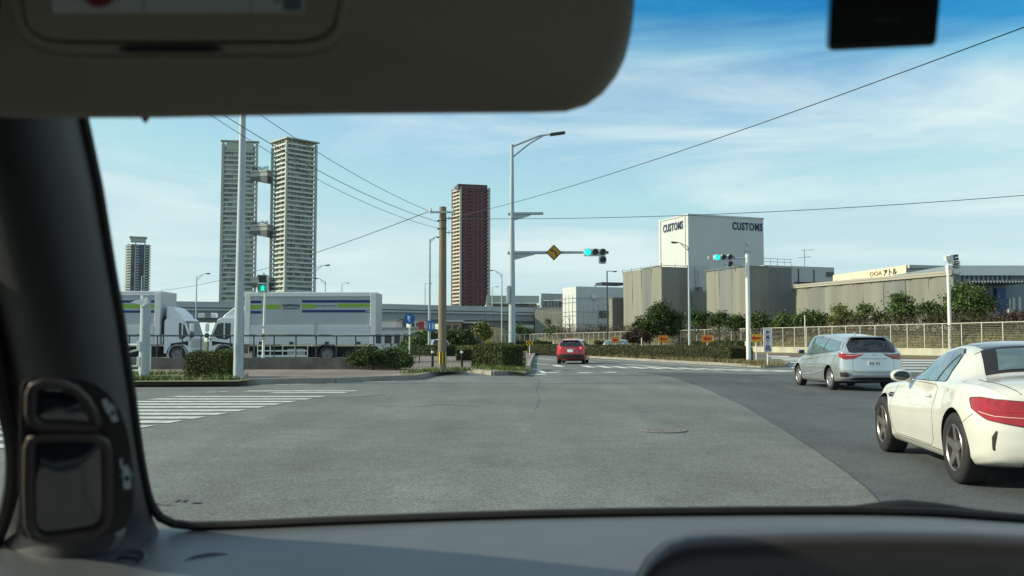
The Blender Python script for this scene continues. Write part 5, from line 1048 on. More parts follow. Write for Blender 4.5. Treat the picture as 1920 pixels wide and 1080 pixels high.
for i, (px, w) in enumerate([(1893, 4), (1900, 5), (1911, 5)]): x = at(px, 640, Yc).x; mb = MB(); mb.box((x, Yc - .2, hz(565, Yc) / 2), (w * k, .4, hz(555 - i * 3, Yc))); mb.build('standing_panel', M_cus, cn, world=True)
# scaffolded white building on the left
ws = bldg('scaffolded_building', 'white building with open scaffolding and a rooftop rail behind the red car', 1080, 537, 185, 1055, 1172, M_cus, scaffold=False, panels=False)
rt, P0, a, b, H = ws; sc_ = thing('scaffold', 'open pipe scaffold around the white building behind the red car', 'scaffold', P0 - DL * 2); mb = MB()
for s_, d_, ln in ((P0 - DL * 1.4 - DR * 1.4, DR, b * .72), (P0 - DL * 1.4 - DR * 1.4, DL, a + 6)):
    for lv in (.18, .38, .58, .80): q = s_ + Vector((0, 0, H * lv)); mb.tube([q, q + d_ * ln], .06, 5)
    n_ = 7
    for j in range(n_ + 1): q = s_ + d_ * ln * j / n_; mb.tube([(q.x, q.y, 0), (q.x, q.y, H * (.86 if ln > 10 else .7))], .05, 5)
mb.build('pipes', M_pipe, sc_, world=True)
mb = MB(); c = P0 + DL * 4 + DR * b * .86; mb.box((c.x, c.y, H + .9), (b * .45, 3, .6), rz=angR); mb.tube([(c.x - 3, c.y, H), (c.x - 3, c.y, H + .8)], .1, 5); mb.tube([(c.x + 3, c.y, H), (c.x + 3, c.y, H + .8)], .1, 5); mb.build('roof_platform', M_dark, rt, world=True)
q = P0 + DR * b * .35 - DL * .3; mb = MB(); mb.box((q.x, q.y, H - 2.2), (.9, .5, 1.0), rz=angR); mb.build('vent_hood', M_sig, rt, world=True, bevel=.1)
for lv in (.3, .55): q = P0 + DR * b * .62 - DL * .12; mb = MB(); mb.box((q.x, q.y, H * lv), (3.4, .2, 1.5), rz=angR); mb.build('window', M_win, rt, world=True)
bldg('low_sheeted_building', 'low block wrapped in tan sheeting between the white building and the tall sheeted one', 1148, 559, 165, 1142, 1180, M_sheet)
bldg('low_sheeted_building', 'low tan wall block at the left end below the beige apartments', 1003, 579, 205, 1001, 1062, M_sheet, dl=Vector((.25, .97, 0)), dr=Vector((.93, -.36, 0)))
# ================================================================== CARS
def pchip(xs, ys, x):
    xs = np.array(xs, float); ys = np.array(ys, float); h = np.diff(xs); d = np.diff(ys) / h; m = np.zeros(len(xs))
    for i in range(1, len(xs) - 1):
        if d[i - 1] * d[i] > 0: w1 = 2 * h[i] + h[i - 1]; w2 = h[i] + 2 * h[i - 1]; m[i] = (w1 + w2) / (w1 / d[i - 1] + w2 / d[i])
    m[0] = d[0]; m[-1] = d[-1]
    x = np.asarray(x, float); i = np.clip(np.searchsorted(xs, x) - 1, 0, len(xs) - 2); t = (x - xs[i]) / h[i]
    return ys[i] * (1 + 2 * t) * (1 - t) ** 2 + h[i] * m[i] * t * (1 - t) ** 2 + ys[i + 1] * t * t * (3 - 2 * t) + h[i] * m[i + 1] * t * t * (t - 1)
def car_shell(st, nx=90, front_round=.28, rear_round=.18, rear_tuck=.0, per=4, rear_pow=3.0):
    """st rows: x, zb, wmax, zmid, wsh, zbelt, wr, zr (rear to front). Returns verts, faces"""
    st = np.array(st, float); xs = st[:, 0]
    X = np.unique(np.concatenate([np.linspace(xs[0], xs[-1], nx), xs])); par = [pchip(xs, st[:, k], X) for k in range(1, 8)]
    xmin, xmax = xs[0], xs[-1]; rows = []
    for i, x in enumerate(X):
        zb, wm, zm, ws, zbt, wr, zr = [p[i] for p in par]; gh = zr - zbt; ed = min(.07, gh * .45)
        cp = [(0, zb), (wm * .80, zb), (wm * .955, zb + .05), (wm * .985, zb + .16 if zb + .16 < zm else (zb + zm) / 2), (wm, zm), (ws * .6 + wm * .4 + .006, zm + (zbt - zm) * .62), (ws, zbt), (ws - (ws - wr) * .42 + .01, zbt + (zr - ed - zbt) * .5), (wr, zr - ed), (wr * .60, zr - ed * .22), (0, zr)]
        cp = np.array(cp); pts = []
        for k in range(len(cp) - 1):
            p0 = cp[max(k - 1, 0)] if k else np.array([-cp[1][0], cp[1][1]]); p1 = cp[k]; p2 = cp[k + 1]; p3 = cp[k + 2] if k + 2 < len(cp) else np.array([-cp[-2][0], cp[-2][1]])
            for q in range(per):
                t = q / per; pts.append(.5 * ((2 * p1) + (-p0 + p2) * t + (2 * p0 - 5 * p1 + 4 * p2 - p3) * t * t + (-p0 + 3 * p1 - 3 * p2 + p3) * t ** 3))
        pts.append(cp[-1]); rows.append(np.array(pts))
    m = rows[0].shape[0]; W_ = max(st[:, 2])
    def deform(x, y, z):
        k = max(0, 1 - (xmax - x) / .75); x2 = x - front_round * k * (abs(y) / W_) ** 2.6
        k = max(0, 1 - (x - xmin) / .7); x2 = x2 + rear_round * k * (abs(y) / W_) ** rear_pow
        k = max(0, 1 - (x - xmin) / .35); x2 += rear_tuck * k * max(0, (z - .55)) * 1.0 + .35 * k * max(0, .42 - z) * .6
        return (x2, y, z)
    V = []; Fc = []
    for i, x in enumerate(X):
        for s in (1, -1):
            for (y, z) in rows[i]: V.append(deform(x, s * y, z))
    def idx(i, s, k): return i * 2 * m + (0 if s > 0 else m) + k
    for i in range(len(X) - 1):
        for k in range(m - 1):
            Fc.append((idx(i, 1, k), idx(i + 1, 1, k), idx(i + 1, 1, k + 1), idx(i, 1, k + 1))); Fc.append((idx(i, -1, k), idx(i, -1, k + 1), idx(i + 1, -1, k + 1), idx(i + 1, -1, k)))
    NC = 10
    for i, sgn in ((0, 1), (len(X) - 1, -1)):
        col = [[idx(i, 1, k)] + [None] * (NC - 1) + [idx(i, -1, k)] for k in range(m)]
        for k in range(1, m - 1):
            y, z = rows[i][k]
            for c in range(1, NC):
                yy = y * (1 - 2 * c / NC); bul = -sgn * .03 * (1 - (2 * c / NC - 1) ** 2) * 0
                V.append(deform(X[i], yy, z)); col[k][c] = len(V) - 1
        for k in range(1, m - 2):
            for c in range(NC): Fc.append((col[k][c], col[k][c + 1], col[k + 1][c + 1], col[k + 1][c]))
        Fc.append(tuple([col[0][0]] + [col[1][c] for c in range(NC + 1)])); Fc.append(tuple([col[m - 1][0]] + [col[m - 2][c] for c in range(NC, -1, -1)]))
    return V, Fc
def make_body(st, M_paint, M_arch, wheels, parent, **kw):
    V, Fc = car_shell(st, **kw); me = bpy.data.meshes.new('body'); me.from_pydata(V, [], Fc)
    bm = bmesh.new(); bm.from_mesh(me); bmesh.ops.remove_doubles(bm, verts=bm.verts, dist=1e-4); bmesh.ops.recalc_face_normals(bm, faces=bm.faces); bm.to_mesh(me)
    bvh = BVHTree.FromBMesh(bm); bm.free()
    me2 = me; lim = max(abs(v.co.y) for v in me.vertices) + .01
    for (x, r, y0, y1) in wheels:
        for tr in range(8):
            o = bpy.data.objects.new('body', me2); C.objects.link(o); j = .0011 * (tr + 1)
            mb = MB(); mb.lathe([(0, y0 + j), (r + j * .5, y0 + j), (r + j * .5, y1 + j * 2), (0, y1 + j * 2)], 48 + tr, 'y', (x + j, 0, r * .90)); c = mb.build('arch_cutter', M_arch)
            bmc = bmesh.new(); bmc.from_mesh(c.data); bmesh.ops.remove_doubles(bmc, verts=bmc.verts, dist=1e-5); bmesh.ops.recalc_face_normals(bmc, faces=bmc.faces); bmc.to_mesh(c.data); bmc.free()
            q = o.modifiers.new('b', 'BOOLEAN'); q.object = c; q.operation = 'DIFFERENCE'; q.solver = 'EXACT' if tr % 2 == 0 else 'FAST'
            bpy.context.view_layer.update(); dg = bpy.context.evaluated_depsgraph_get(); m3 = bpy.data.meshes.new_from_object(o.evaluated_get(dg))
            bpy.data.objects.remove(c); bpy.data.objects.remove(o)
            lo_, hi_ = min(y0, y1), max(y0, y1)
            ok = len(m3.vertices) > len(me.vertices) * .7 and max(abs(v.co.y) for v in m3.vertices) < lim and not any(lo_ + .04 < v.co.y < hi_ - .04 and math.hypot(v.co.x - x, v.co.z - r * .9) < r * .93 for v in m3.vertices)
            if ok: me2 = m3; break
        else: print('ARCH FAILED', x, y0)
    me2.materials.clear(); me2.materials.append(M_paint); me2.materials.append(M_arch)
    for p in me2.polygons:
        p.material_index = 0; c = p.center
        for (x, r, y0, y1) in wheels:
            if min(y0, y1) - .004 < c.y < max(y0, y1) + .004:
                dd = math.hypot(c.x - x, c.z - r * .90)
                if dd < r + .004 and abs(c.y) < 2 and (abs(dd - r) < .012 and abs((Vector((c.x - x, 0, c.z - r * .9)).normalized()).dot(p.normal)) > .9 or (abs(p.normal.y) > .98 and dd < r - .01 and abs(c.y) < .72)): p.material_index = 1
    me2.polygons.foreach_set('use_smooth', [True] * len(me2.polygons)); me2.set_sharp_from_angle(angle=R(38))
    b = bpy.data.objects.new('body', me2); put(b, parent); return b, bvh
def patch(name, pts, d, bvh, m, parent, off=.004, rings=10, dens=.04, skirt=.012, scale=1.0, smooth=True, cen=None):
    """project a star shaped outline of 3d points along direction d on the body"""
    d = Vector(d).normalized(); P = [Vector(p) for p in pts]; out = []
    for i in range(len(P)):
        a, b = P[i], P[(i + 1) % len(P)]; n = max(1, int((b - a).length / dens))
        out += [a.lerp(b, k / n) for k in range(n)]
    c = Vector(cen) if cen else sum(out, Vector()) / len(out); out = [c + (p - c) * scale for p in out]; mb = MB(); vs = []
    def proj(p):
        h = bvh.ray_cast(p - d * 3, d)
        if h[0] is None: h = bvh.find_nearest(p)
        n = h[1]
        if n.dot(d) > 0: n = -n
        return h[0], n
    N_ = len(out); ringv = []
    for r in range(rings + 1):
        t = 1 - r / (rings + .0) if r < rings else 0
        if r == rings: h, n = proj(c); vs.append(h + n * off); break
        for p in out: h, n = proj(c + (p - c) * t); vs.append(h + n * off)
    fs = [(r * N_ + k, r * N_ + (k + 1) % N_, (r + 1) * N_ + (k + 1) % N_, (r + 1) * N_ + k) for r in range(rings - 1) for k in range(N_)]
    fs += [((rings - 1) * N_ + k, (rings - 1) * N_ + (k + 1) % N_, rings * N_) for k in range(N_)]
    b0 = len(vs)
    for p in out: h, n = proj(p); vs.append(h + n * (off - skirt))
    fs += [(k, b0 + k, b0 + (k + 1) % N_, (k + 1) % N_) for k in range(N_)]
    mb.add(vs, fs); return mb.build(name, m, parent, smooth=smooth, angle=50)
def line(name, pts, d, bvh, m, parent, r=.004, off=0.0, dens=.05):
    d = Vector(d).normalized(); P = []
    for a, b in zip(pts[:-1], pts[1:]):
        a, b = Vector(a), Vector(b); n = max(1, int((b - a).length / dens)); P += [a.lerp(b, k / n) for k in range(n)]
    P.append(Vector(pts[-1])); Q = []
    for p in P:
        h = bvh.ray_cast(p - d * 3, d); h = h if h[0] is not None else bvh.find_nearest(p); n = h[1] if h[1].dot(d) < 0 else -h[1]; Q.append(h[0] + n * off)
    mb = MB(); mb.tube(Q, r, 6); return mb.build(name, m, parent, smooth=True)
def side(pts, s): return [(x, s * 1.0, z) for x, z in pts]
M_seam = mat('panel gap', (0.02, 0.02, 0.02), .8); M_lensr = mat('red tail lens', (0.30, 0.004, 0.012), .12, coat=.6, var=.35, vscale=18); M_tint = mat('tinted glass', (0.006, 0.008, 0.010), .03, spec=.8, coat=.5)
M_sglass = mat('side glass', (0.10, 0.155, 0.165), .04, .15, coat=1.0, var=.25, vscale=2.2); M_arch = mat('wheel arch liner', (0.010, 0.010, 0.011), .9)
M_brake = mat('lit brake lamp', (0.8, 0.05, 0.04), .3, emit=(1.0, 0.06, 0.04), estr=2.2)
def car_thing(name, label, cat, pos, ang): return thing(name, label, cat, (pos[0], pos[1], 0.0), ang)
# ---- white roadster with folding hard top
M_wp = mat('ivory car paint', (0.61, 0.605, 0.56), .22, coat=1.0, var=.015, vscale=1)
hd = math.radians(90 - 7.6); f_ = Vector((math.cos(hd), math.sin(hd), 0)); rgt_ = Vector((f_.y, -f_.x, 0))
rc = Vector((4.045, 8.40, 0)) + rgt_ * .90; cc = rc + f_ * 1.215
sl = car_thing('convertible_car', 'ivory white two seat roadster cut by the right edge, dark roof panel and star rims', 'car', cc, hd)
st = [(-2.10, .33, .72, .56, .66, .80, .50, .87), (-2.04, .27, .82, .56, .75, .84, .56, .91), (-1.85, .23, .875, .57, .80, .885, .60, .955), (-1.58, .20, .895, .58, .835, .905, .64, .985), (-1.38, .19, .902, .60, .845, .905, .66, 1.00), (-1.24, .18, .905, .60, .84, .905, .62, 1.045), (-1.02, .18, .895, .595, .82, .90, .57, 1.175), (-.80, .17, .885, .58, .805, .885, .55, 1.265), (-.45, .17, .88, .57, .80, .875, .555, 1.30), (-.15, .17, .88, .56, .79, .865, .56, 1.275), (.18, .17, .88, .55, .79, .85, .60, 1.14), (.54, .17, .885, .55, .79, .84, .66, .955), (.85, .17, .89, .55, .79, .82, .62, .91), (1.30, .18, .895, .54, .79, .79, .56, .87), (1.65, .20, .88, .50, .76, .72, .5, .81), (1.88, .23, .82, .46, .68, .64, .42, .73), (1.99, .27, .74, .43, .60, .58, .36, .66), (2.03, .31, .68, .42, .56, .55, .3, .60)]
bd, bv = make_body(st, M_wp, M_arch, [(1.215, .365, .60, 1.3), (-1.215, .365, .60, 1.3), (1.215, .365, -1.3, -.60), (-1.215, .365, -1.3, -.60)], sl, nx=110, rear_round=.30, rear_pow=2.6, rear_tuck=.10)
M_rimd = mat('dark machined rim', (0.30, 0.28, 0.27), .30, .8)
for x in (1.215, -1.215):
    for s in (1, -1): wheel(sl, x, s * .775, .325, .235, None, M_rimd, side=s, spokes=5)
for s in (1, -1):
    D = (0, -s, 0)
    win = [(.42, .89), (.26, .99), (.01, 1.105), (-.24, 1.185), (-.46, 1.222), (-.60, 1.218), (-.69, 1.18), (-.74, 1.09), (-.765, .93), (-.72, .91), (-.25, .90)]
    patch('window_seal', side(win, s), D, bv, M_black, bd, off=.002, scale=1.035); w_ = patch('side_window', side(win, s), D, bv, M_sglass, sl, off=.006)
    line('window_divider', side([(-.50, .905), (-.66, 1.17)], s), D, bv, M_black, w_, r=.007, off=.006)
    door = [(.80, .80), (.86, .62), (.80, .34), (.70, .27), (-.50, .27), (-.58, .33), (-.60, .50), (-.57, .66), (-.60, .84), (-.5, .87), (.2, .875), (.74, .845)]
    line('door_gap', side(door + [door[0]], s), D, bv, M_seam, bd, r=.0035, off=-.001)
    line('sill_gap', side([(.80, .245), (-.84, .255)], s), D, bv, M_seam, bd, r=.004, off=-.001)
    patch('door_handle', side([(-.48, .755), (-.44, .775), (-.28, .772), (-.26, .755), (-.30, .740), (-.44, .740)], s), D, bv, M_wp, sl, off=.022, rings=3, skirt=.022, dens=.02)
    patch('side_vent', side([(1.03, .715), (.87, .72), (.85, .70), (.87, .665), (.99, .662), (1.03, .68)], s), D, bv, M_black, sl, off=.004, rings=3, dens=.03)
    line('vent_bar', side([(1.06, .692), (.82, .692)], s), D, bv, M_chrome, sl, r=.006, off=.008)
    line('body_crease', side([(1.05, .735), (.5, .745), (-.5, .735), (-.66, .73)], s), D, bv, M_wp, bd, r=.003, off=-.001)
    patch('rear_bumper_slot', [(-1.862, s, .49), (-1.888, s, .545), (-1.898, s, .54), (-1.880, s, .44), (-1.868, s, .375), (-1.855, s, .38)], D, bv, M_black, sl, off=.004, rings=3, dens=.03)
    line('bumper_gap', [(-1.36, s, .585), (-1.46, s, .565), (-1.52, s, .60), (-1.60, s, .645), (-1.66, s, .67)], D, bv, M_seam, bd, r=.0035, off=-.001)
    TL = [(-1.72, s, .805), (-1.66, s * .95, .785), (-1.69, s * .93, .715), (-1.82, s * .8, .635), (-2.05, s * .65, .590), (-2.1, s * .46, .63), (-2.1, s * .42, .72), (-2.0, s * .60, .795), (-1.80, s * .9, .815)]
    Dt = (1, -s * 1.25, 0); patch('lamp_surround', TL, Dt, bv, M_black, bd, off=.003, scale=1.07); tl = patch('tail_light', TL, Dt, bv, M_lensr, sl, off=.010, skirt=.016)
    line('lamp_bar', [(-1.78, s * .9, .695), (-1.9, s * .8, .665), (-2.1, s * .5, .655)], Dt, bv, M_brake if False else mat('lens strip', (0.75, 0.45, 0.40), .2), tl, r=.004, off=.010)
    line('lamp_bar', [(-1.72, s * .92, .755), (-1.9, s * .8, .715), (-2.1, s * .5, .70)], Dt, bv, M_red, tl, r=.005, off=.010)
    # mirror
    mb = MB(); mx_ = .31; n = 12
    vs = []; yc_ = s * .915
    for i in range(13):
        ph = math.pi * i / 12
        for k in range(20):
            a = 2 * math.pi * k / 20; x_ = .095 * math.sin(ph) * math.cos(a); sq = abs(math.sin(ph)) ** .75
            vs.append((mx_ + max(-.045, x_), yc_ + .105 * -math.cos(ph), .928 + .068 * sq * math.sin(a)))
    mb.add(vs, [(i * 20 + k, i * 20 + (k + 1) % 20, (i + 1) * 20 + (k + 1) % 20, (i + 1) * 20 + k) for i in range(12) for k in range(20)])
    mi = mb.build('door_mirror', M_wp, sl, smooth=True, angle=50)
    mb = MB(); mb.prism([(yc_ + .083 * math.cos(a), .928 + .050 * math.sin(a)) for a in [2 * math.pi * k / 28 for k in range(28)]], mx_ - .052, mx_ - .044, axis='x'); mb.build('mirror_glass', M_tint, mi)
    mb = MB(); mb.bar((mx_ + .02, s * .80, .86), (mx_ + .01, s * .88, .90), .05, .04); mb.build('mirror_stalk', M_wp, mi)
# roof panel, rear glass
roof = [(-.85, .47, 1.3), (-.85, -.47, 1.3), (-.05, -.48, 1.3), (-.05, .48, 1.3)]; patch('roof_panel', roof, (0, 0, -1), bv, mat('dark roof glass', (0.03, 0.035, 0.04), .08, coat=1.0), sl, off=.006, dens=.08)
rg = [(-.89, .50, 1.25), (-.89, -.50, 1.25), (-1.27, -.60, 1.02), (-1.27, .60, 1.02)]; Dr = (.75, 0, -1)
patch('rear_window_surround', rg, Dr, bv, M_black, bd, off=.010, scale=1.0, dens=.03, rings=16); patch('rear_window', [(-.92, .38, 1.23), (-.92, -.38, 1.23), (-1.24, -.48, 1.04), (-1.24, .48, 1.04)], Dr, bv, M_sglass, sl, off=.017, dens=.03, rings=16)
line('roof_gap', [(-.86, .56, 1.3), (-.86, .3, 1.3), (-.86, -.3, 1.3), (-.86, -.56, 1.3)], (0, 0, -1), bv, M_seam, bd, r=.005)
line('boot_gap', [(-1.34, .70, 1), (-1.5, .70, 1), (-1.85, .62, 1), (-2.0, .56, 1)], (0, 0, -1), bv, M_seam, bd, r=.004)
line('boot_gap', [(-1.34, -.70, 1), (-1.5, -.70, 1), (-1.85, -.62, 1), (-2.0, -.56, 1)], (0, 0, -1), bv, M_seam, bd, r=.004)
patch('number_plate', [(-2.1, .17, .70), (-2.1, -.17, .70), (-2.1, -.17, .53), (-2.1, .17, .53)], (1, 0, 0), bv, M_white, sl, off=.012, rings=3)
mb = MB(); 
for s in (1, -1): mb.lathe([(.05, 0), (.055, .05), (.045, .05), (.04, 0)], 16, 'x', (-2.03, s * .42, .30))
mb.build('exhaust_tips', M_chrome, sl, smooth=True); mb = MB(); mb.box((-1.93, 0, .29), (.14, 1.15, .10)); mb.build('diffuser', M_black, sl, bevel=.03)
mb = MB(); mb.box((0, 0, .20), (2.0, 1.45, .08)); mb.build('underfloor', M_black, sl)
mb = MB(); mb.box((0.0, 0, .55), (3.9, 1.0, .5)); 
# ---- generic hatch / wagon
def hatch(name, label, cat, pos, ang, Ln, Wd, H, wb, fo, paint, wr=.30, ww=.19, rim=None, brake=False, plate='', belt_r=1.02, belt_f=.88, glass_low=1.0, wagon=True, spk=10, dark_lower=False, lamps='wing', roof_rear=-1.75, hood=.88):
    root = car_thing(name, label, cat, pos, ang); ro = Ln - wb - fo; xr, xf = -wb / 2, wb / 2; xn = xf + fo; xt = xr - ro; w = Wd / 2
    dz = H - 1.50
    st = [(xt, .36, w * .87, .60, w * .84, belt_r - .08, w * .68, belt_r + .02), (xt + .06, .30, w * .94, .60, w * .90, belt_r - .03, w * .68, belt_r + .12), (xt + .30, .25, w * .985, .60, w * .92, belt_r, w * .655, H - .155), (xt + .48, .23, w * .99, .60, w * .925, belt_r, w * .66, H - .085), (xr + .05, .20, w, .60, w * .93, belt_r - .01, w * .675, H - .05), (xr + .75, .19, w * .995, .58, w * .93, belt_r - .03, w * .70, H - .005), (0.15, .18, w * .99, .56, w * .93, (belt_r + belt_f) / 2, w * .745, H - .01), (.55, .18, w * .99, .56, w * .93, belt_f + .03, w * .74, H - .08),
          (xf - .55, .18, w * .99, .55, w * .92, belt_f, w * .80, hood + .24), (xf - .18, .19, w * .99, .55, w * .91, belt_f - .03, w * .74, hood + .055), (xf + .15, .20, w * .985, .54, w * .88, hood - .10, w * .7, hood), (xf + .5, .22, w * .95, .50, w * .82, hood - .20, w * .6, hood - .10), (xn - .1, .26, w * .84, .45, w * .70, hood - .30, w * .5, hood - .22), (xn, .32, w * .74, .44, w * .60, hood - .36, w * .4, hood - .30)]
    r_ = wr + .055
    bd, bv = make_body(st, paint, M_arch, [(xf, r_, w - .27, w + .3), (xr, r_, w - .27, w + .3), (xf, r_, -w - .3, -w + .27), (xr, r_, -w - .3, -w + .27)], root, nx=90, rear_round=.22, front_round=.35, rear_tuck=.16 if not wagon else .10)
    for x in (xf, xr):
        for s in (1, -1): wheel(root, x, s * (w - ww / 2 - .035), wr, ww, None, rim or M_rimd, side=s, spokes=spk)
    bt = lambda x: belt_f + (belt_r - belt_f) * max(0, min(1, (xf - .5 - x) / (xf - .5 - xt)))
    for s in (1, -1):
        D = (0, -s, 0); xe = xt + .32
        win = [(xf - .48, belt_f + .04), (.72, H - .22), (.35, H - .115), (-.5, H - .115), (xr + .3, H - .155), (xe + .06, H - .25), (xe - .02, bt(xe) + .10), (xe + .25, bt(xe) + .045), (-.4, bt(-.4) + .03), (.4, bt(.4) + .03)]
        patch('window_seal', side(win, s), D, bv, M_black, bd, off=.002, scale=1.03, cen=(0, s, (H + belt_r) / 2 - .03)); wo2 = patch('side_window', side(win, s), D, bv, M_sglass, root, off=.006, cen=(0, s, (H + belt_r) / 2 - .03))
        line('window_divider', side([(.14, belt_f + .08), (.12, H - .12)], s), D, bv, M_black, wo2, r=.022, off=.004); line('window_divider', side([(xr + .52, belt_r + .02), (xr + .40, H - .13)], s), D, bv, M_black, wo2, r=.018, off=.004)
        line('door_gap', side([(xf - .58, belt_f), (xf - .50, .60), (xf - .60, .30), (.10, .27), (.15, .60), (.14, belt_f + .05)], s), D, bv, M_seam, bd, r=.004, off=-.001); line('door_gap', side([(.10, .27), (xr + .52, .27), (xr + .36, .55), (xr + .20, .80), (xr + .16, belt_r)], s), D, bv, M_seam, bd, r=.004, off=-.001)
        for x in (.28, xr + .42): patch('door_handle', side([(x - .1, .83), (x - .08, .85), (x + .08, .845), (x + .1, .83), (x + .07, .815), (x - .08, .815)], s), D, bv, paint, root, off=.022, rings=3, skirt=.022, dens=.03)
        line('shoulder_crease_shade', side([(xf - .25, .745), (.3, .80), (xr + .2, .90), (xt + .35, .93)], s), D, bv, M_seam, bd, r=.0045, off=-.001); line('sill_crease', side([(xf - .5, .36), (0, .40), (xr + .45, .50)], s), D, bv, paint, bd, r=.02, off=-.006)  # dark shoulder line colours in the shade of the body fold
        mb = MB(); mb.box((xf - .62, s * (w + .075), belt_f + .12), (.12, .20, .14)); mi = mb.build('door_mirror', paint, root, bevel=.04); mb = MB(); mb.box((xf - .686, s * (w + .08), belt_f + .12), (.01, .15, .10)); mb.build('mirror_glass', M_tint, mi)
        if wagon: patch('window_visor', side([(.74, H - .16), (.4, H - .085), (-.35, H - .07), (-.37, H - .105), (.3, H - .125)], s), D, bv, mat('smoked plastic', (0.16, 0.19, 0.20), .2), bd, off=.014, rings=3, skirt=.02)
        Dt = (1, -s * .9, 0); zc = belt_r - .09
        if lamps == 'wing': TL = [(xt + .30, s * w * .97, zc + .07), (xt + .25, s * w, zc - .03), (xt + .10, s * w * .92, zc - .10), (xt, s * w * .66, zc - .085), (xt, s * w * .40, zc + .01), (xt, s * w * .34, zc + .065), (xt, s * w * .55, zc + .04), (xt + .1, s * w * .85, zc + .045)]
        else: TL = [(xt + .26, s * w * .96, zc + .05), (xt + .1, s * w * .9, zc - .07), (xt, s * w * .66, zc - .06), (xt, s * w * .50, zc + .01), (xt + .05, s * w * .75, zc + .06)]
        tl = patch('tail_light', TL, Dt, bv, M_lensr, root, off=.012, skirt=.02)
        if lamps == 'wing': line('lamp_bar', [(xt, s * w * .38, zc + .045), (xt, s * w * .60, zc + .0), (xt + .08, s * w * .88, zc + .005)], Dt, bv, mat('lens strip', (0.75, 0.45, 0.40), .2), tl, r=.010, off=.010)
        if brake: 
            c = bv.find_nearest(Vector((xt + .05, s * w * .74, zc)))[0]; mb = MB(); mb.lathe([(0, -.02), (.045, -.02), (.055, 0)], 14, 'x', (c.x - .03, c.y, c.z)); mb.build('brake_lamp', M_brake, tl, smooth=True)
        mb_ = .36; patch('bumper_reflector_pocket', [(xt + .22, s * w * .98, .50), (xt + .05, s * w * .90, .50), (xt, s * w * .70, .44), (xt + .05, s * w * .82, .38), (xt + .2, s * w * .98, .38)], Dt, bv, M_black, root, off=.004, rings=3)
        patch('headlight', [(xn - .35, s * w * .9, hood - .17), (xn - .05, s * w * .6, hood - .30), (xn - .05, s * w * .55, hood - .36), (xn - .3, s * w * .9, hood - .27)], (-1, -s * .8, 0), bv, M_chrome, root, off=.006, rings=3)
    Dr = (1, 0, -.25); yg = w * .66
    patch('rear_window', [(xt + .34, yg * .88, H - .15), (xt + .34, 0, H - .12), (xt + .34, -yg * .88, H - .15), (xt + .12, -yg * 1.10, belt_r + .22), (xt, -yg * 1.08, belt_r + .03), (xt, -yg * .9, belt_r + .0), (xt, yg * .9, belt_r + .0), (xt, yg * 1.08, belt_r + .03), (xt + .12, yg * 1.10, belt_r + .22)], Dr, bv, M_tint, root, off=.010, dens=.06)
    mb = MB(); mb.box((xt + .38, 0, H - .108), (.22, w * 1.16, .035)); mb.build('roof_spoiler', paint, root, bevel=.012)
    patch('windscreen', [(.72, w * .62, H - .11), (.72, -w * .62, H - .11), (xf - .36, -w * .74, belt_f + .10), (xf - .36, w * .74, belt_f + .10)], (-1, 0, -.9), bv, M_tint, root, off=.006)
    line('tailgate_gap', [(xt, w * .62, belt_r - .14), (xt, w * .62, .55), (xt, w * .5, .50), (xt, -w * .5, .50), (xt, -w * .62, .55), (xt, -w * .62, belt_r - .14)], (1, 0, 0), bv, M_seam, bd, r=.004, off=-.001)
    line('trim_strip', [(xt, w * .40, belt_r - .165), (xt, -w * .40, belt_r - .165)], (1, 0, 0), bv, M_chrome, root, r=.012, off=.006)
    pz = belt_r - .27; pl = patch('number_plate', [(xt, .165, pz + .08), (xt, -.165, pz + .08), (xt, -.165, pz - .08), (xt, .165, pz - .08)], (1, 0, 0), bv, M_white, root, off=.014, rings=3, skirt=.014)
    if plate:
        h = bv.ray_cast(Vector((xt - 2, 0, pz)), Vector((1, 0, 0)))[0]; text('number', plate, .27, .062, mat('plate green', (0.01, 0.05, 0.02), .5), pl, (h.x - .018, 0, pz - .02), rz=-math.pi / 2, bold=True, depth=.004)
    hb = bv.ray_cast(Vector((xt - 2, 0, belt_r - .075)), Vector((1, 0, 0)))[0]; mb = MB(); mb.bar((hb.x - .01, -.04, hb.z - .03), (hb.x - .01, -.03, hb.z + .03), .016); mb.bar((hb.x - .01, .04, hb.z - .03), (hb.x - .01, .03, hb.z + .03), .016); mb.bar((hb.x - .01, -.03, hb.z), (hb.x - .01, .03, hb.z), .014); mb.build('badge', M_chrome, root)
    if dark_lower:
        patch('lower_bumper', [(xt + .1, w * .93, .56), (xt, 0, .58), (xt + .1, -w * .93, .56), (xt + .1, -w * .93, .32), (xt, 0, .36), (xt + .1, w * .93, .32)], (1, 0, 0), bv, M_black, root, off=.008, rings=5)
    else:
        patch('lower_bumper', [(xt + .05, w * .60, .37), (xt + .05, -w * .60, .37), (xt + .05, -w * .70, .30), (xt + .05, w * .70, .30)], (1, 0, 0), bv, M_black, root, off=.006, rings=4)
        line('bumper_lip', [(xt, w * .74, .43), (xt, w * .3, .425), (xt, -w * .3, .425), (xt, -w * .74, .43)], (1, 0, 0), bv, M_chrome, root, r=.011, off=.004)
    mb = MB(); mb.box((0, 0, .20), (wb - .4, Wd - .45, .08)); mb.build('underfloor', M_black, root)
    mb = MB(); mb.prism([(-.09, 0), (.07, 0), (-.05, .065), (-.09, .06)], -.012, .012, axis='y'); a_ = mb.build('roof_antenna', paint, root); a_.location = (xr + .35, 0, H - .035)
    return root
P_sil = mat('silver car paint', (0.52, 0.56, 0.57), .22, .7, coat=1.0); P_red = mat('crimson car paint', (0.42, 0.006, 0.018), .25, .25, coat=1.0); P_grey = mat('grey car paint', (0.36, 0.39, 0.41), .3, .5, coat=1.0)
M_rims = mat('bright alloy rim', (0.62, 0.63, 0.64), .28, .8)
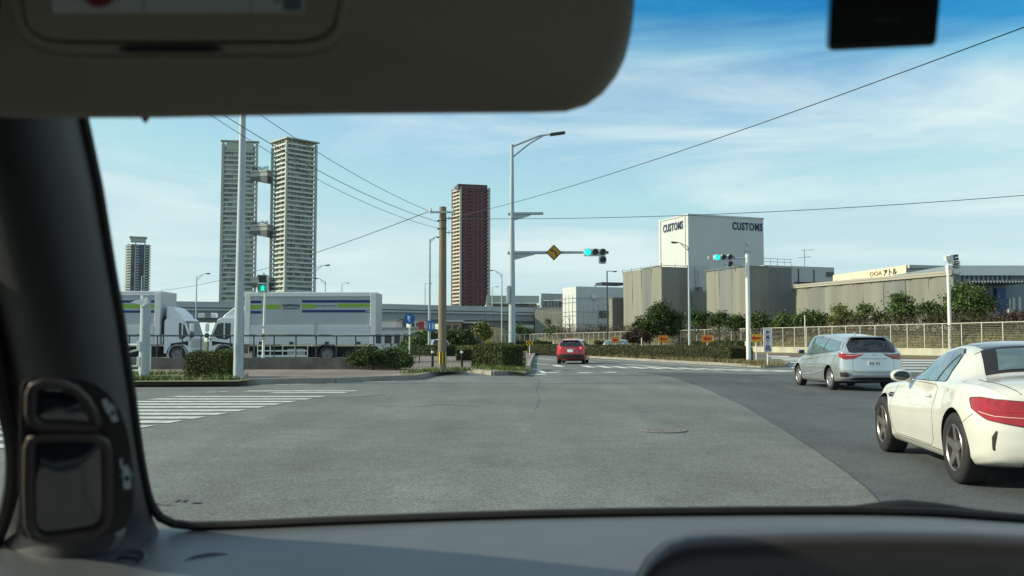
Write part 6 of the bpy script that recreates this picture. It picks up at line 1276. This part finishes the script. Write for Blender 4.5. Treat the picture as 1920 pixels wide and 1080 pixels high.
hs_ = math.radians(90 + 1.0); f_ = Vector((math.cos(hs_), math.sin(hs_), 0)); rg_ = Vector((f_.y, -f_.x, 0))
rcc = gr(1556, 731) + rg_ * .82; cpos = rcc + f_ * 1.265
hatch('estate_car', 'silver estate car with tinted rear window waiting ahead of the white roadster', 'car', cpos, hs_, 4.40, 1.72, 1.52, 2.53, .90, P_sil, rim=M_rims, plate='30-31', wr=.30)
h2 = math.radians(81); g = gr(1070, 683); hatch('small_suv', 'crimson small suv driving away round the bend with lit brake lamps', 'car', (g.x + .30, g.y + 2.15, 0), h2, 4.1, 1.68, 1.46, 2.5, .80, P_red, wr=.315, ww=.20, brake=True, plate='', belt_r=1.03, belt_f=.90, wagon=False, lamps='hatch', dark_lower=True, hood=.90)
pc = at(1164, 655, 98); hatch('hatchback_car', 'pale grey car beyond the island hedge, only its upper half showing', 'car', (pc.x, 98, 0), math.radians(-25), 4.1, 1.70, 1.52, 2.55, .85, P_grey, wr=.30, wagon=False, lamps='hatch')
pc = at(806, 655, 62); hatch('parked_car', 'pale small car half hidden behind the concrete utility pole', 'car', (at(822, 655, 76).x, 76, KZ - .35), math.radians(100), 4.0, 1.68, 1.5, 2.5, .8, P_grey, wr=.30, wagon=False, lamps='hatch')
# ================================================================== THE CAR WE SIT IN
M_dash = mat('dashboard plastic', (0.078, 0.086, 0.094), .42, var=.08, vscale=30, bump=.12, bscale=900); M_dashd = mat('dark interior plastic', (0.035, 0.036, 0.037), .55, bump=.1, bscale=700)
M_visor = mat('visor vinyl', (0.46, 0.40, 0.30), .8, bump=.1, bscale=500); M_head = mat('headliner', (0.13, 0.135, 0.12), .95, bump=.2, bscale=300); M_pil = mat('pillar trim', (0.036, 0.040, 0.042), .55, bump=.1, bscale=600); M_seal = mat('rubber seal', (0.006, 0.006, 0.006), .7)
GB, GK = .733 + 1.06, .772                      # windscreen plane: z = GB - GK * Y
def gl(px, py, k=1.0):
    """where the sight line through a photo pixel meets the windscreen; k < 1 pulls it into the cabin"""
    d = ray(px, py); t = (GB - CH) / (d.z + GK * d.y); return Vector((0, 0, CH)) + d * (t * k)
def cs_(px, py, Y): return at(px, py, Y)
cab = thing('car_cabin', 'dark cabin of the car we sit in: dashboard, left pillar, sun visor', 'car interior', (0, .7, 0))
def grid(mb, rows, m=0, closed=False):
    o = len(rows[0]); vs = [v for r in rows for v in r]; mb.add(vs, [(i * o + j, i * o + j + 1, (i + 1) * o + j + 1, (i + 1) * o + j) for i in range(len(rows) - 1) for j in range(o - 1)], m)
def interp(tab, y): ys = [t[0] for t in tab]; return [float(np.interp(y, ys, [t[k] for t in tab])) for k in range(1, len(tab[0]))]
# pillar
ptab = [(-160, 60, -330), (60, 108, -230), (222, 150, -150), (350, 178, -100), (500, 203, -52), (600, 221, -22), (680, 233, -2), (740, 243, 8), (820, 254, 26), (858, 260, 29), (900, 268, 27), (940, 276, 20), (975, 288, 10), (1010, 305, -2), (1060, 330, -30), (1130, 360, -80)]
rows = []; rows2 = []
for py in np.linspace(-160, 1130, 60):
    r_, l_ = interp(ptab, py); yc = min(py, 1000); row = []; base = gl(r_, yc)
    for k in range(15):
        u = k / 14; px = r_ + (l_ - r_) * u; bul = math.sin(math.pi * min(1, u * 1.02)) ** .7
        kk = .985 - .10 * bul - .05 * u; row.append(gl(px, py if py < 1000 else 1000 + (py - 1000), kk * (1 if py < 1000 else 1 - (py - 1000) * .0009)))
    rows.append(row)
mb = MB(); grid(mb, rows)
back = [[Vector((0, 0, CH)) + (p - Vector((0, 0, CH))) * 1.045 for p in r] for r in rows]; o0 = len(mb.v); grid(mb, back)
n = len(rows[0]); 
for e in (0, n - 1): mb.add([r[e] for r in rows] + [r[e] for r in back], [(i, i + 1, len(rows) + i + 1, len(rows) + i) for i in range(len(rows) - 1)])
pil = mb.build('front_pillar', M_pil, cab, world=True, smooth=True, angle=60)
# seals and the windscreen border
pts = [gl(r_ + 2, py, .99) for py in np.linspace(150, 900, 24) for r_ in [interp(ptab, py)[0]]]
corner = [gl(*p, .99) for p in [(276, 925), (285, 950), (300, 970), (325, 982), (360, 986)]]
low = [gl(x, y, .99) for x, y in [(450, 984), (600, 977), (800, 970), (1000, 964), (1200, 960), (1400, 958), (1600, 957), (1750, 960), (1920, 972), (2100, 985), (2500, 1015)]]
mb = MB(); mb.tube(pts + corner + low, .0042, 8); mb.build('windscreen_seal', M_seal, cab, world=True, smooth=True)
mb = MB(); pl = [gl(interp(ptab, py)[1] - 3, py, .90) for py in np.linspace(500, 1060, 26)]; mb.tube(pl, .006, 8); mb.build('side_window_seal', M_seal, cab, world=True, smooth=True)
# windscreen
gm = bpy.data.materials.new('windscreen glass'); gm.use_nodes = True; n_ = gm.node_tree.nodes; l_ = gm.node_tree.links; n_.clear()
ou = n_.new('ShaderNodeOutputMaterial'); tr_ = n_.new('ShaderNodeBsdfTransparent'); gs = n_.new('ShaderNodeBsdfGlossy'); gs.inputs['Roughness'].default_value = .02; mi_ = n_.new('ShaderNodeMixShader'); mi_.inputs[0].default_value = .012
tcn = n_.new('ShaderNodeTexCoord'); sx = n_.new('ShaderNodeSeparateXYZ'); nz = n_.new('ShaderNodeTexNoise'); nz.inputs['Scale'].default_value = 14; l_.new(tcn.outputs['Object'], sx.inputs[0]); l_.new(tcn.outputs['Object'], nz.inputs[0])
ma = n_.new('ShaderNodeMath'); ma.operation = 'MULTIPLY_ADD'; ma.inputs[1].default_value = .010; l_.new(nz.outputs[0], ma.inputs[0]); l_.new(sx.outputs['Z'], ma.inputs[2])
rp_ = n_.new('ShaderNodeValToRGB'); mr_ = n_.new('ShaderNodeMapRange'); mr_.inputs[1].default_value = 1.441; mr_.inputs[2].default_value = 1.464; l_.new(ma.outputs[0], mr_.inputs[0]); l_.new(mr_.outputs[0], rp_.inputs[0])
e = rp_.color_ramp.elements; e[0].position = 0; e[0].color = (.95, .985, .97, 1); e[1].position = 1; e[1].color = (.06, .40, .72, 1); q_ = rp_.color_ramp.elements.new(.5); q_.color = (.42, .74, .88, 1)
l_.new(rp_.outputs[0], tr_.inputs[0]); l_.new(tr_.outputs[0], mi_.inputs[1]); l_.new(gs.outputs[0], mi_.inputs[2]); l_.new(mi_.outputs[0], ou.inputs[0])
mb = MB(); Yt, Yb = .36, .90; XL, XR = -.52, 1.14; mb.add([(XL, Yb, GB - GK * Yb), (XR, Yb, GB - GK * Yb), (XR, Yt, GB - GK * Yt), (XL, Yt, GB - GK * Yt)], [(0, 1, 2, 3)]); mb.build('windscreen', gm, cab, world=True)
# side glass
gm2 = bpy.data.materials.new('side glass clear'); gm2.use_nodes = True; n2_ = gm2.node_tree.nodes; n2_.clear(); o2 = n2_.new('ShaderNodeOutputMaterial'); t2 = n2_.new('ShaderNodeBsdfTransparent'); t2.inputs[0].default_value = (.93, .96, .95, 1); gm2.node_tree.links.new(t2.outputs[0], o2.inputs[0])
A = [gl(-3, y, .93) for y in (560, 700, 860, 1060)]; mb = MB(); vs = []
for p, yy in zip(A, (560, 700, 860, 1060)): pr = gl(40, yy, .97); vs += [pr, Vector((-.62, p.y - .10, p.z))]
mb.add(vs, [(0, 1, 3, 2), (2, 3, 5, 4), (4, 5, 7, 6)]); mb.build('quarter_window', gm2, cab, world=True)
# dashboard: lofted profile from the glass down towards us
cols = []; xs = np.linspace(-.72, 1.25, 60)
def glbase(px): return float(np.interp(px, [-200, 300, 450, 600, 800, 1000, 1200, 1400, 1600, 1750, 1920, 2300], [1000, 992, 988, 982, 975, 969, 965, 963, 962, 965, 977, 1000]))
rows = []
for px in np.linspace(-260, 3900, 100):
    yb = glbase(px); row = []
    lip = 14 + 22 * math.exp(-((px - 250) / 350) ** 2) * (1 if px > 250 else .6)
    for (dy, k, ) in [(0, 1.0), (3, .985), (lip * .6, .955), (lip, .93), (lip + 10, .905), (lip + 30, .86), (lip + 60, .80), (lip + 100, .73), (lip + 160, .64), (lip + 260, .54), (lip + 420, .44)]:
        row.append(gl(px, min(yb, 1000), k) + Vector((0, 0, -(dy / F) * gl(px, min(yb, 1000), k).y)))
    rows.append(row)
mb = MB(); grid(mb, rows); o0 = len(mb.v)
dsh = mb.build('dashboard', M_dash, cab, world=True, smooth=True, angle=70); 
sm = dsh.modifiers.new('s', 'SUBSURF'); sm.levels = 1; sm.render_levels = 2; th = dsh.modifiers.new('t', 'SOLIDIFY'); th.thickness = .03; th.offset = -1
# cowl (wiper bump) outside the glass at the bottom right
mb = MB(); cp = [gl(x, y, 1.05) for x, y in [(1380, 966), (1500, 964), (1600, 962), (1660, 957), (1700, 956), (1760, 960), (1830, 968), (1930, 976), (2100, 988)]]; mb.tube(cp, [.006, .006, .007, .009, .010, .009, .007, .006, .006], 10); mb.build('wiper_arm', M_seal, cab, world=True, smooth=True)
# round air vents and demister slot on the dashboard
for (x, y, w, h) in [(235, 1072, 26, 8), (392, 1078, 40, 12)]:
    c = gl(x, y - 10, .80); mb = MB(); mb.lathe([(.010, 0), (.014, .002), (.0165, -.001), (.018, -.004)], 24, 'z'); v_ = mb.build('air_vent', M_dashd, cab, world=False, smooth=True); v_.scale = (w / 26, 1.2, 1.0); v_.location = (c.x, c.y - .7, c.z + .004)
    v_.rotation_euler.x = R(14)
# instrument hood on the right
mb = MB(); rows = []
for px, top in [(1192, 1092), (1200, 1078), (1212, 1058), (1230, 1040), (1256, 1022), (1290, 1012), (1340, 1008), (1400, 1006), (1500, 1003), (1650, 1001), (1800, 1003), (1920, 1008), (2100, 1018)]:
    row = []
    for (dy, Y) in [(-3, .70), (-6, .66), (-6, .62), (-3, .585), (4, .565), (14, .556), (30, .552), (60, .550), (140, .548), (300, .545)]:
        row.append(at(px, top - 10 + dy, Y))
    rows.append(row)
grid(mb, rows); hd_ = mb.build('instrument_hood', mat('instrument hood plastic', (0.040, 0.036, 0.034), .38, bump=.08, bscale=600), cab, world=True, smooth=True, angle=80); s2 = hd_.modifiers.new('t', 'SOLIDIFY'); s2.thickness = .006; s2.offset = -1
# steering wheel, lower right, only its rim top just under the hood
sw = MB(); cx = at(1560, 1180, .50); sw.tube([cx + Vector((.19 * math.cos(a), .04 * math.sin(a), -.17 + .19 * math.sin(a) * .9)) for a in [2 * math.pi * k / 48 for k in range(49)]], .015, 12); sw.tube([cx + Vector((0, 0, -.17)), cx + Vector((.18, 0, -.16))], .02, 8); sw.tube([cx + Vector((0, 0, -.17)), cx + Vector((-.18, 0, -.16))], .02, 8); sw.tube([cx + Vector((0, .02, -.17)), cx + Vector((0, .12, -.25))], .04, 12); sw.build('steering_wheel', M_dashd, cab, world=True, smooth=True)
# sun visor: padded slab
YV = .415
out = [(-90, 222), (300, 221), (620, 215), (850, 213), (1000, 212), (1060, 210), (1100, 198), (1130, 176), (1155, 145), (1172, 110), (1182, 70), (1188, 30), (1192, -30), (1196, -110), (1190, -170), (-90, -170)]
def smoothpoly(pl): return pl
def vpt(px, py, dy=0): return at(px, py, YV + (222 - py) * -.00010 + dy)
n = len(out); mb = MB(); cen = Vector((530, 20, 0)); layers = []
for (ins, dy) in [(0.0, .011), (0, .004), (5, -.004), (14, -.009), (34, -.0125)]:
    ring = []
    for i, (x, y) in enumerate(out):
        p0 = Vector((*out[i - 1], 0)); p1 = Vector((*out[(i + 1) % n], 0)); t = (p1 - p0).normalized(); nn = Vector((t.y, -t.x, 0)); c = Vector((x, y, 0)); 
        if (c + nn - cen).length > (c - cen).length: nn = -nn
        q = c + nn * ins; ring.append(vpt(q.x, q.y, dy))
    layers.append(ring)
vs = [v for r in layers for v in r]; fs = [(r * n + k, r * n + (k + 1) % n, (r + 1) * n + (k + 1) % n, (r + 1) * n + k) for r in range(len(layers) - 1) for k in range(n)]
tri = tessellate_polygon([[Vector((p[0], p[1], 0)) for p in out]]); fs += [tuple(t) for t in tri] + [tuple(reversed([4 * n + i for i in t])) for t in tri]
mb.add(vs, fs); vis = mb.build('sun_visor', M_visor, cab, world=True, smooth=True, angle=55)
# vanity mirror frame with flap, label card
def vring(nm, outl, w, m, dy, parent, r):
    mb = MB(); pts = [vpt(x, y, dy) for x, y in outl]; mb.tube(pts, r, 10); return mb.build(nm, m, parent, world=True, smooth=True)
fr_o = [(36, -120), (32, 0), (38, 40), (52, 66), (80, 84), (125, 92), (240, 92), (400, 92), (520, 92), (585, 90), (618, 78), (638, 52), (646, 10), (650, -120)]
vring('mirror_frame', fr_o, 0, M_visor, -.0135, vis, .0030)
def vslab(nm, outl, dy0, dy1, m, parent, bev=.0015):
    mb = MB(); a = [vpt(x, y, dy0) for x, y in outl]; b = [vpt(x, y, dy1) for x, y in outl]; k = len(outl); tri = tessellate_polygon([[Vector((p[0], p[1], 0)) for p in outl]])
    mb.add(a + b, [(i, (i + 1) % k, k + (i + 1) % k, k + i) for i in range(k)] + [tuple(t) for t in tri] + [tuple(k + i for i in reversed(t)) for t in tri]); return mb.build(nm, m, parent, world=True, bevel=bev)
flap = vslab('mirror_flap', [(48, -120), (46, 20), (54, 48), (76, 68), (110, 76), (300, 77), (560, 76), (600, 68), (624, 46), (632, 15), (634, -120)], -.0135, -.0185, M_visor, vis)
vslab('flap_grip', [(215, 92), (240, 84), (400, 83), (425, 92), (400, 98), (240, 98)], -.012, -.0175, M_dashd, vis)
card = vslab('label_card', [(98, -100), (98, 20), (104, 26), (566, 24), (571, 19), (571, -100)], -.0186, -.0192, mat('label paper', (0.80, 0.82, 0.78), .6), vis, bev=0)
M_cl = mat('label rule', (0.45, 0.47, 0.45), .7)
for (x0_, x1_) in ((267, 271), (469, 472)): vslab('label_rule', [(x0_, -100), (x0_, 24), (x1_, 24), (x1_, -100)], -.01925, -.01945, M_cl, card, bev=0)
mb = MB(); c = vpt(185, -22, -.0196); mb.lathe([(0, 0), (.0074, 0), (.0074, .0003), (0, .0003)], 24, 'y', c); mb.build('red_dot', mat('red print', (0.35, 0.02, 0.03), .6), card, world=True)
vslab('label_print', [(530, -60), (530, 20), (566, 20), (566, -60)], -.01925, -.01945, mat('blue grey print', (0.20, 0.23, 0.28), .6), card, bev=0)
vslab('label_print', [(512, -60), (512, 6), (528, 6), (528, -60)], -.01925, -.01945, M_cl, card, bev=0)
# red pennant tip of a windscreen sticker
stk = MB(); a, b, c2 = gl(258, 212, .985), gl(288, 212, .985), gl(273, 232, .985); 
stk.add([a, b, c2, a + Vector((0, -.001, 0)), b + Vector((0, -.001, 0)), c2 + Vector((0, -.001, 0)), gl(258, 180, .985), gl(288, 180, .985)], [(0, 1, 2), (3, 5, 4), (0, 3, 4, 1), (1, 4, 5, 2), (2, 5, 3, 0), (0, 1, 7, 6)]); so_ = stk.build('windscreen_sticker', mat('dark red vinyl', (0.30, 0.03, 0.035), .5), cab, world=True)
# roof, left wall, back wall (the passenger cell that keeps the cabin dark)
mb = MB(); mb.add([(-.75, .42, 1.47), (1.15, .42, 1.47), (1.15, .30, 1.53), (-.75, .30, 1.53), (1.15, -1.2, 1.56), (-.75, -1.2, 1.56)], [(0, 1, 2, 3), (3, 2, 4, 5)]); r2 = mb.build('headliner', M_head, cab, world=True); r2.modifiers.new('t', 'SOLIDIFY').thickness = .03; r2.modifiers['t'].offset = 1
mb = MB(); mb.box((-.76, -.42, 1.0), (.04, 1.65, 1.15)); mb.build('sun_block_wall', M_pil, cab, world=True)  # unseen left wall, kept solid without a door window to block the sun
mb = MB(); mb.box((-.76, .78, .62), (.04, .75, .78)); mb.build('door_trim', M_pil, cab, world=True)
mb = MB(); mb.box((1.16, -.4, .75), (.04, 1.7, .7)); mb.build('door_trim', M_pil, cab, world=True)
mb = MB(); mb.box((.2, -1.22, .72), (1.95, .04, .6)); mb.build('rear_trim', M_pil, cab, world=True)
mb = MB(); mb.box((.2, -.4, .42), (1.95, 1.7, .04)); mb.build('floor_panel', M_pil, cab, world=True)
# mirror unit on the pillar
YMr = .50
def mpt(px, py, dy=0): return at(px, py, YMr + (py - 700) * .00012 + (px - 140) * .00012 + dy)
def mslab(nm, outl, d0, d1, m, parent, bev=.002, smooth=False):
    mb = MB(); a = [mpt(x, y, d0) for x, y in outl]; b = [mpt(x, y, d1) for x, y in outl]; k = len(outl); tri = tessellate_polygon([[Vector((p[0], p[1], 0)) for p in outl]])
    mb.add(a + b, [(i, (i + 1) % k, k + (i + 1) % k, k + i) for i in range(k)] + [tuple(t) for t in tri] + [tuple(k + i for i in reversed(t)) for t in tri]); return mb.build(nm, m, parent, world=True, bevel=bev, smooth=smooth)
hou = [(38, 730), (44, 715), (60, 708), (110, 706), (150, 708), (180, 718), (205, 737), (224, 765), (238, 800), (246, 840), (251, 890), (252, 940), (246, 970), (232, 992), (205, 1005), (160, 1012), (100, 1016), (60, 1014), (42, 1004), (36, 985), (35, 900), (36, 800)]
um = mslab('pillar_mirror', hou, .035, 0.0, mat('mirror housing', (0.030, 0.029, 0.029), .42), pil, bev=.006)
M_mir = mat('mirror glass', (0.26, 0.27, 0.28), .05, 1.0); M_bez = mat('mirror bezel', (0.065, 0.052, 0.044), .35)
def opening(outl, nm):
    mb = MB(); pts = [mpt(x, y, -.003) for x, y in outl]; pts.append(pts[0]); pts.append(pts[1]); mb.tube(pts, .0030, 10, cap=False); mb.build('bezel', M_bez, um, world=True, smooth=True)
    # slightly turned, domed mirror glass: shows the dark door and seat beside us
    c = sum([mpt(x, y, -.0015) for x, y in outl], Vector()) / len(outl); P_ = [mpt(x, y, -.0015) for x, y in outl]; mb = MB(); vs = []; K = 6; N2 = len(P_)
    for r in range(K):
        for p in P_: t = 1 - r / K; vs.append(c + (p - c) * t + Vector((0, -.004 * (1 - t * t), 0)))
    vs.append(c + Vector((0, -.004, 0))); fs = [(r * N2 + i, r * N2 + (i + 1) % N2, (r + 1) * N2 + (i + 1) % N2, (r + 1) * N2 + i) for r in range(K - 1) for i in range(N2)] + [((K - 1) * N2 + i, (K - 1) * N2 + (i + 1) % N2, K * N2) for i in range(N2)]
    mb.add(vs, fs); mb.build('mirror_glass', M_mir, um, world=True, smooth=True)
opening([(58, 738), (64, 724), (80, 720), (118, 722), (140, 730), (160, 748), (174, 772), (182, 792), (178, 800), (160, 801), (110, 799), (78, 799), (62, 790), (57, 775)], 'upper')
opening([(54, 840), (60, 824), (78, 819), (130, 818), (180, 820), (196, 828), (201, 845), (203, 900), (203, 960), (196, 984), (176, 998), (130, 1006), (86, 1011), (64, 1004), (55, 985), (53, 920)], 'lower')
M_ic = mat('pale icon print', (0.50, 0.58, 0.62), .5)
def icon(pts_, nm): mslab(nm, pts_, -.0008, -.0018, M_ic, um, bev=0)
def car_icon(cx, cy, s, rot):
    c_, s_ = math.cos(rot), math.sin(rot)
    def T(pl): return [(cx + (x * c_ - y * s_) * s, cy + (x * s_ + y * c_) * s) for x, y in pl]
    icon(T([(-7, -17), (-4, -21), (4, -21), (7, -17), (8, -6), (7, -4.6), (-7, -4.6), (-8, -6)]), 'car_icon'); icon(T([(-7, 4.8), (7, 4.8), (8, 16), (6, 21), (-6, 21), (-8, 16)]), 'car_icon'); icon(T([(-8, -4.5), (-5.2, -4.5), (-5.2, 4.7), (-8, 4.7)]), 'car_icon'); icon(T([(5.2, -4.5), (8, -4.5), (8, 4.7), (5.2, 4.7)]), 'car_icon'); icon(T([(-12, -9), (-8.4, -8), (-8.4, -5.6), (-12, -6)]), 'car_icon'); icon(T([(12, -9), (8.4, -8), (8.4, -5.6), (12, -6)]), 'car_icon')
car_icon(211, 774, .85, -.32); car_icon(238, 897, .95, -.06)
icon([(190, 750), (200, 747), (210, 768), (207, 776), (200, 775)], 'view_icon'); icon([(224, 862), (229, 858), (231, 875), (240, 870), (240, 876), (230, 882), (226, 876)], 'view_icon')
mb = MB(); mb.tube([mpt(190, 1008, .02), mpt(205, 1006, .05), mpt(212, 995, .1)], .008, 20); mb.build('mirror_bracket', M_dashd, um, world=True, smooth=True)
# dash camera hanging from the windscreen
dc = thing('dash_camera', 'black box dash camera hanging from the windscreen top at the upper right', 'dash camera', at(1655, 60, .40)); YD = .385
def dpt(x, y, dy): return at(x, y, YD + dy)
fo_ = [(1562, -80), (1553, 96), (1756, 86), (1770, -80)]; mb = MB(); a = [dpt(x, y, 0) for x, y in fo_]; b = [dpt(x - 6, y - 2, .025) for x, y in fo_]
mb.add(a + b, [(0, 1, 2, 3), (7, 6, 5, 4), (0, 4, 5, 1), (1, 5, 6, 2), (2, 6, 7, 3), (3, 7, 4, 0)]); mb.build('body', mat('gloss black plastic', (0.010, 0.010, 0.011), .3), dc, world=True, bevel=.0022)
mb = MB(); a = [dpt(x, y, -.0002) for x, y in [(1638, 33), (1638, 42), (1688, 40), (1688, 32)]]; b = [dpt(x, y, -.0007) for x, y in [(1638, 33), (1638, 42), (1688, 40), (1688, 32)]]; mb.add(a + b, [(0, 1, 2, 3), (7, 6, 5, 4), (0, 4, 5, 1), (1, 5, 6, 2), (2, 6, 7, 3), (3, 7, 4, 0)]); mb.build('label_strip', mat('dim print', (0.03, 0.03, 0.032), .5), dc, world=True)
mb = MB(); mb.tube([dpt(1650, -70, .01), dpt(1650, -140, .02)], .008, 10); mb.build('mount', M_black, dc, world=True)
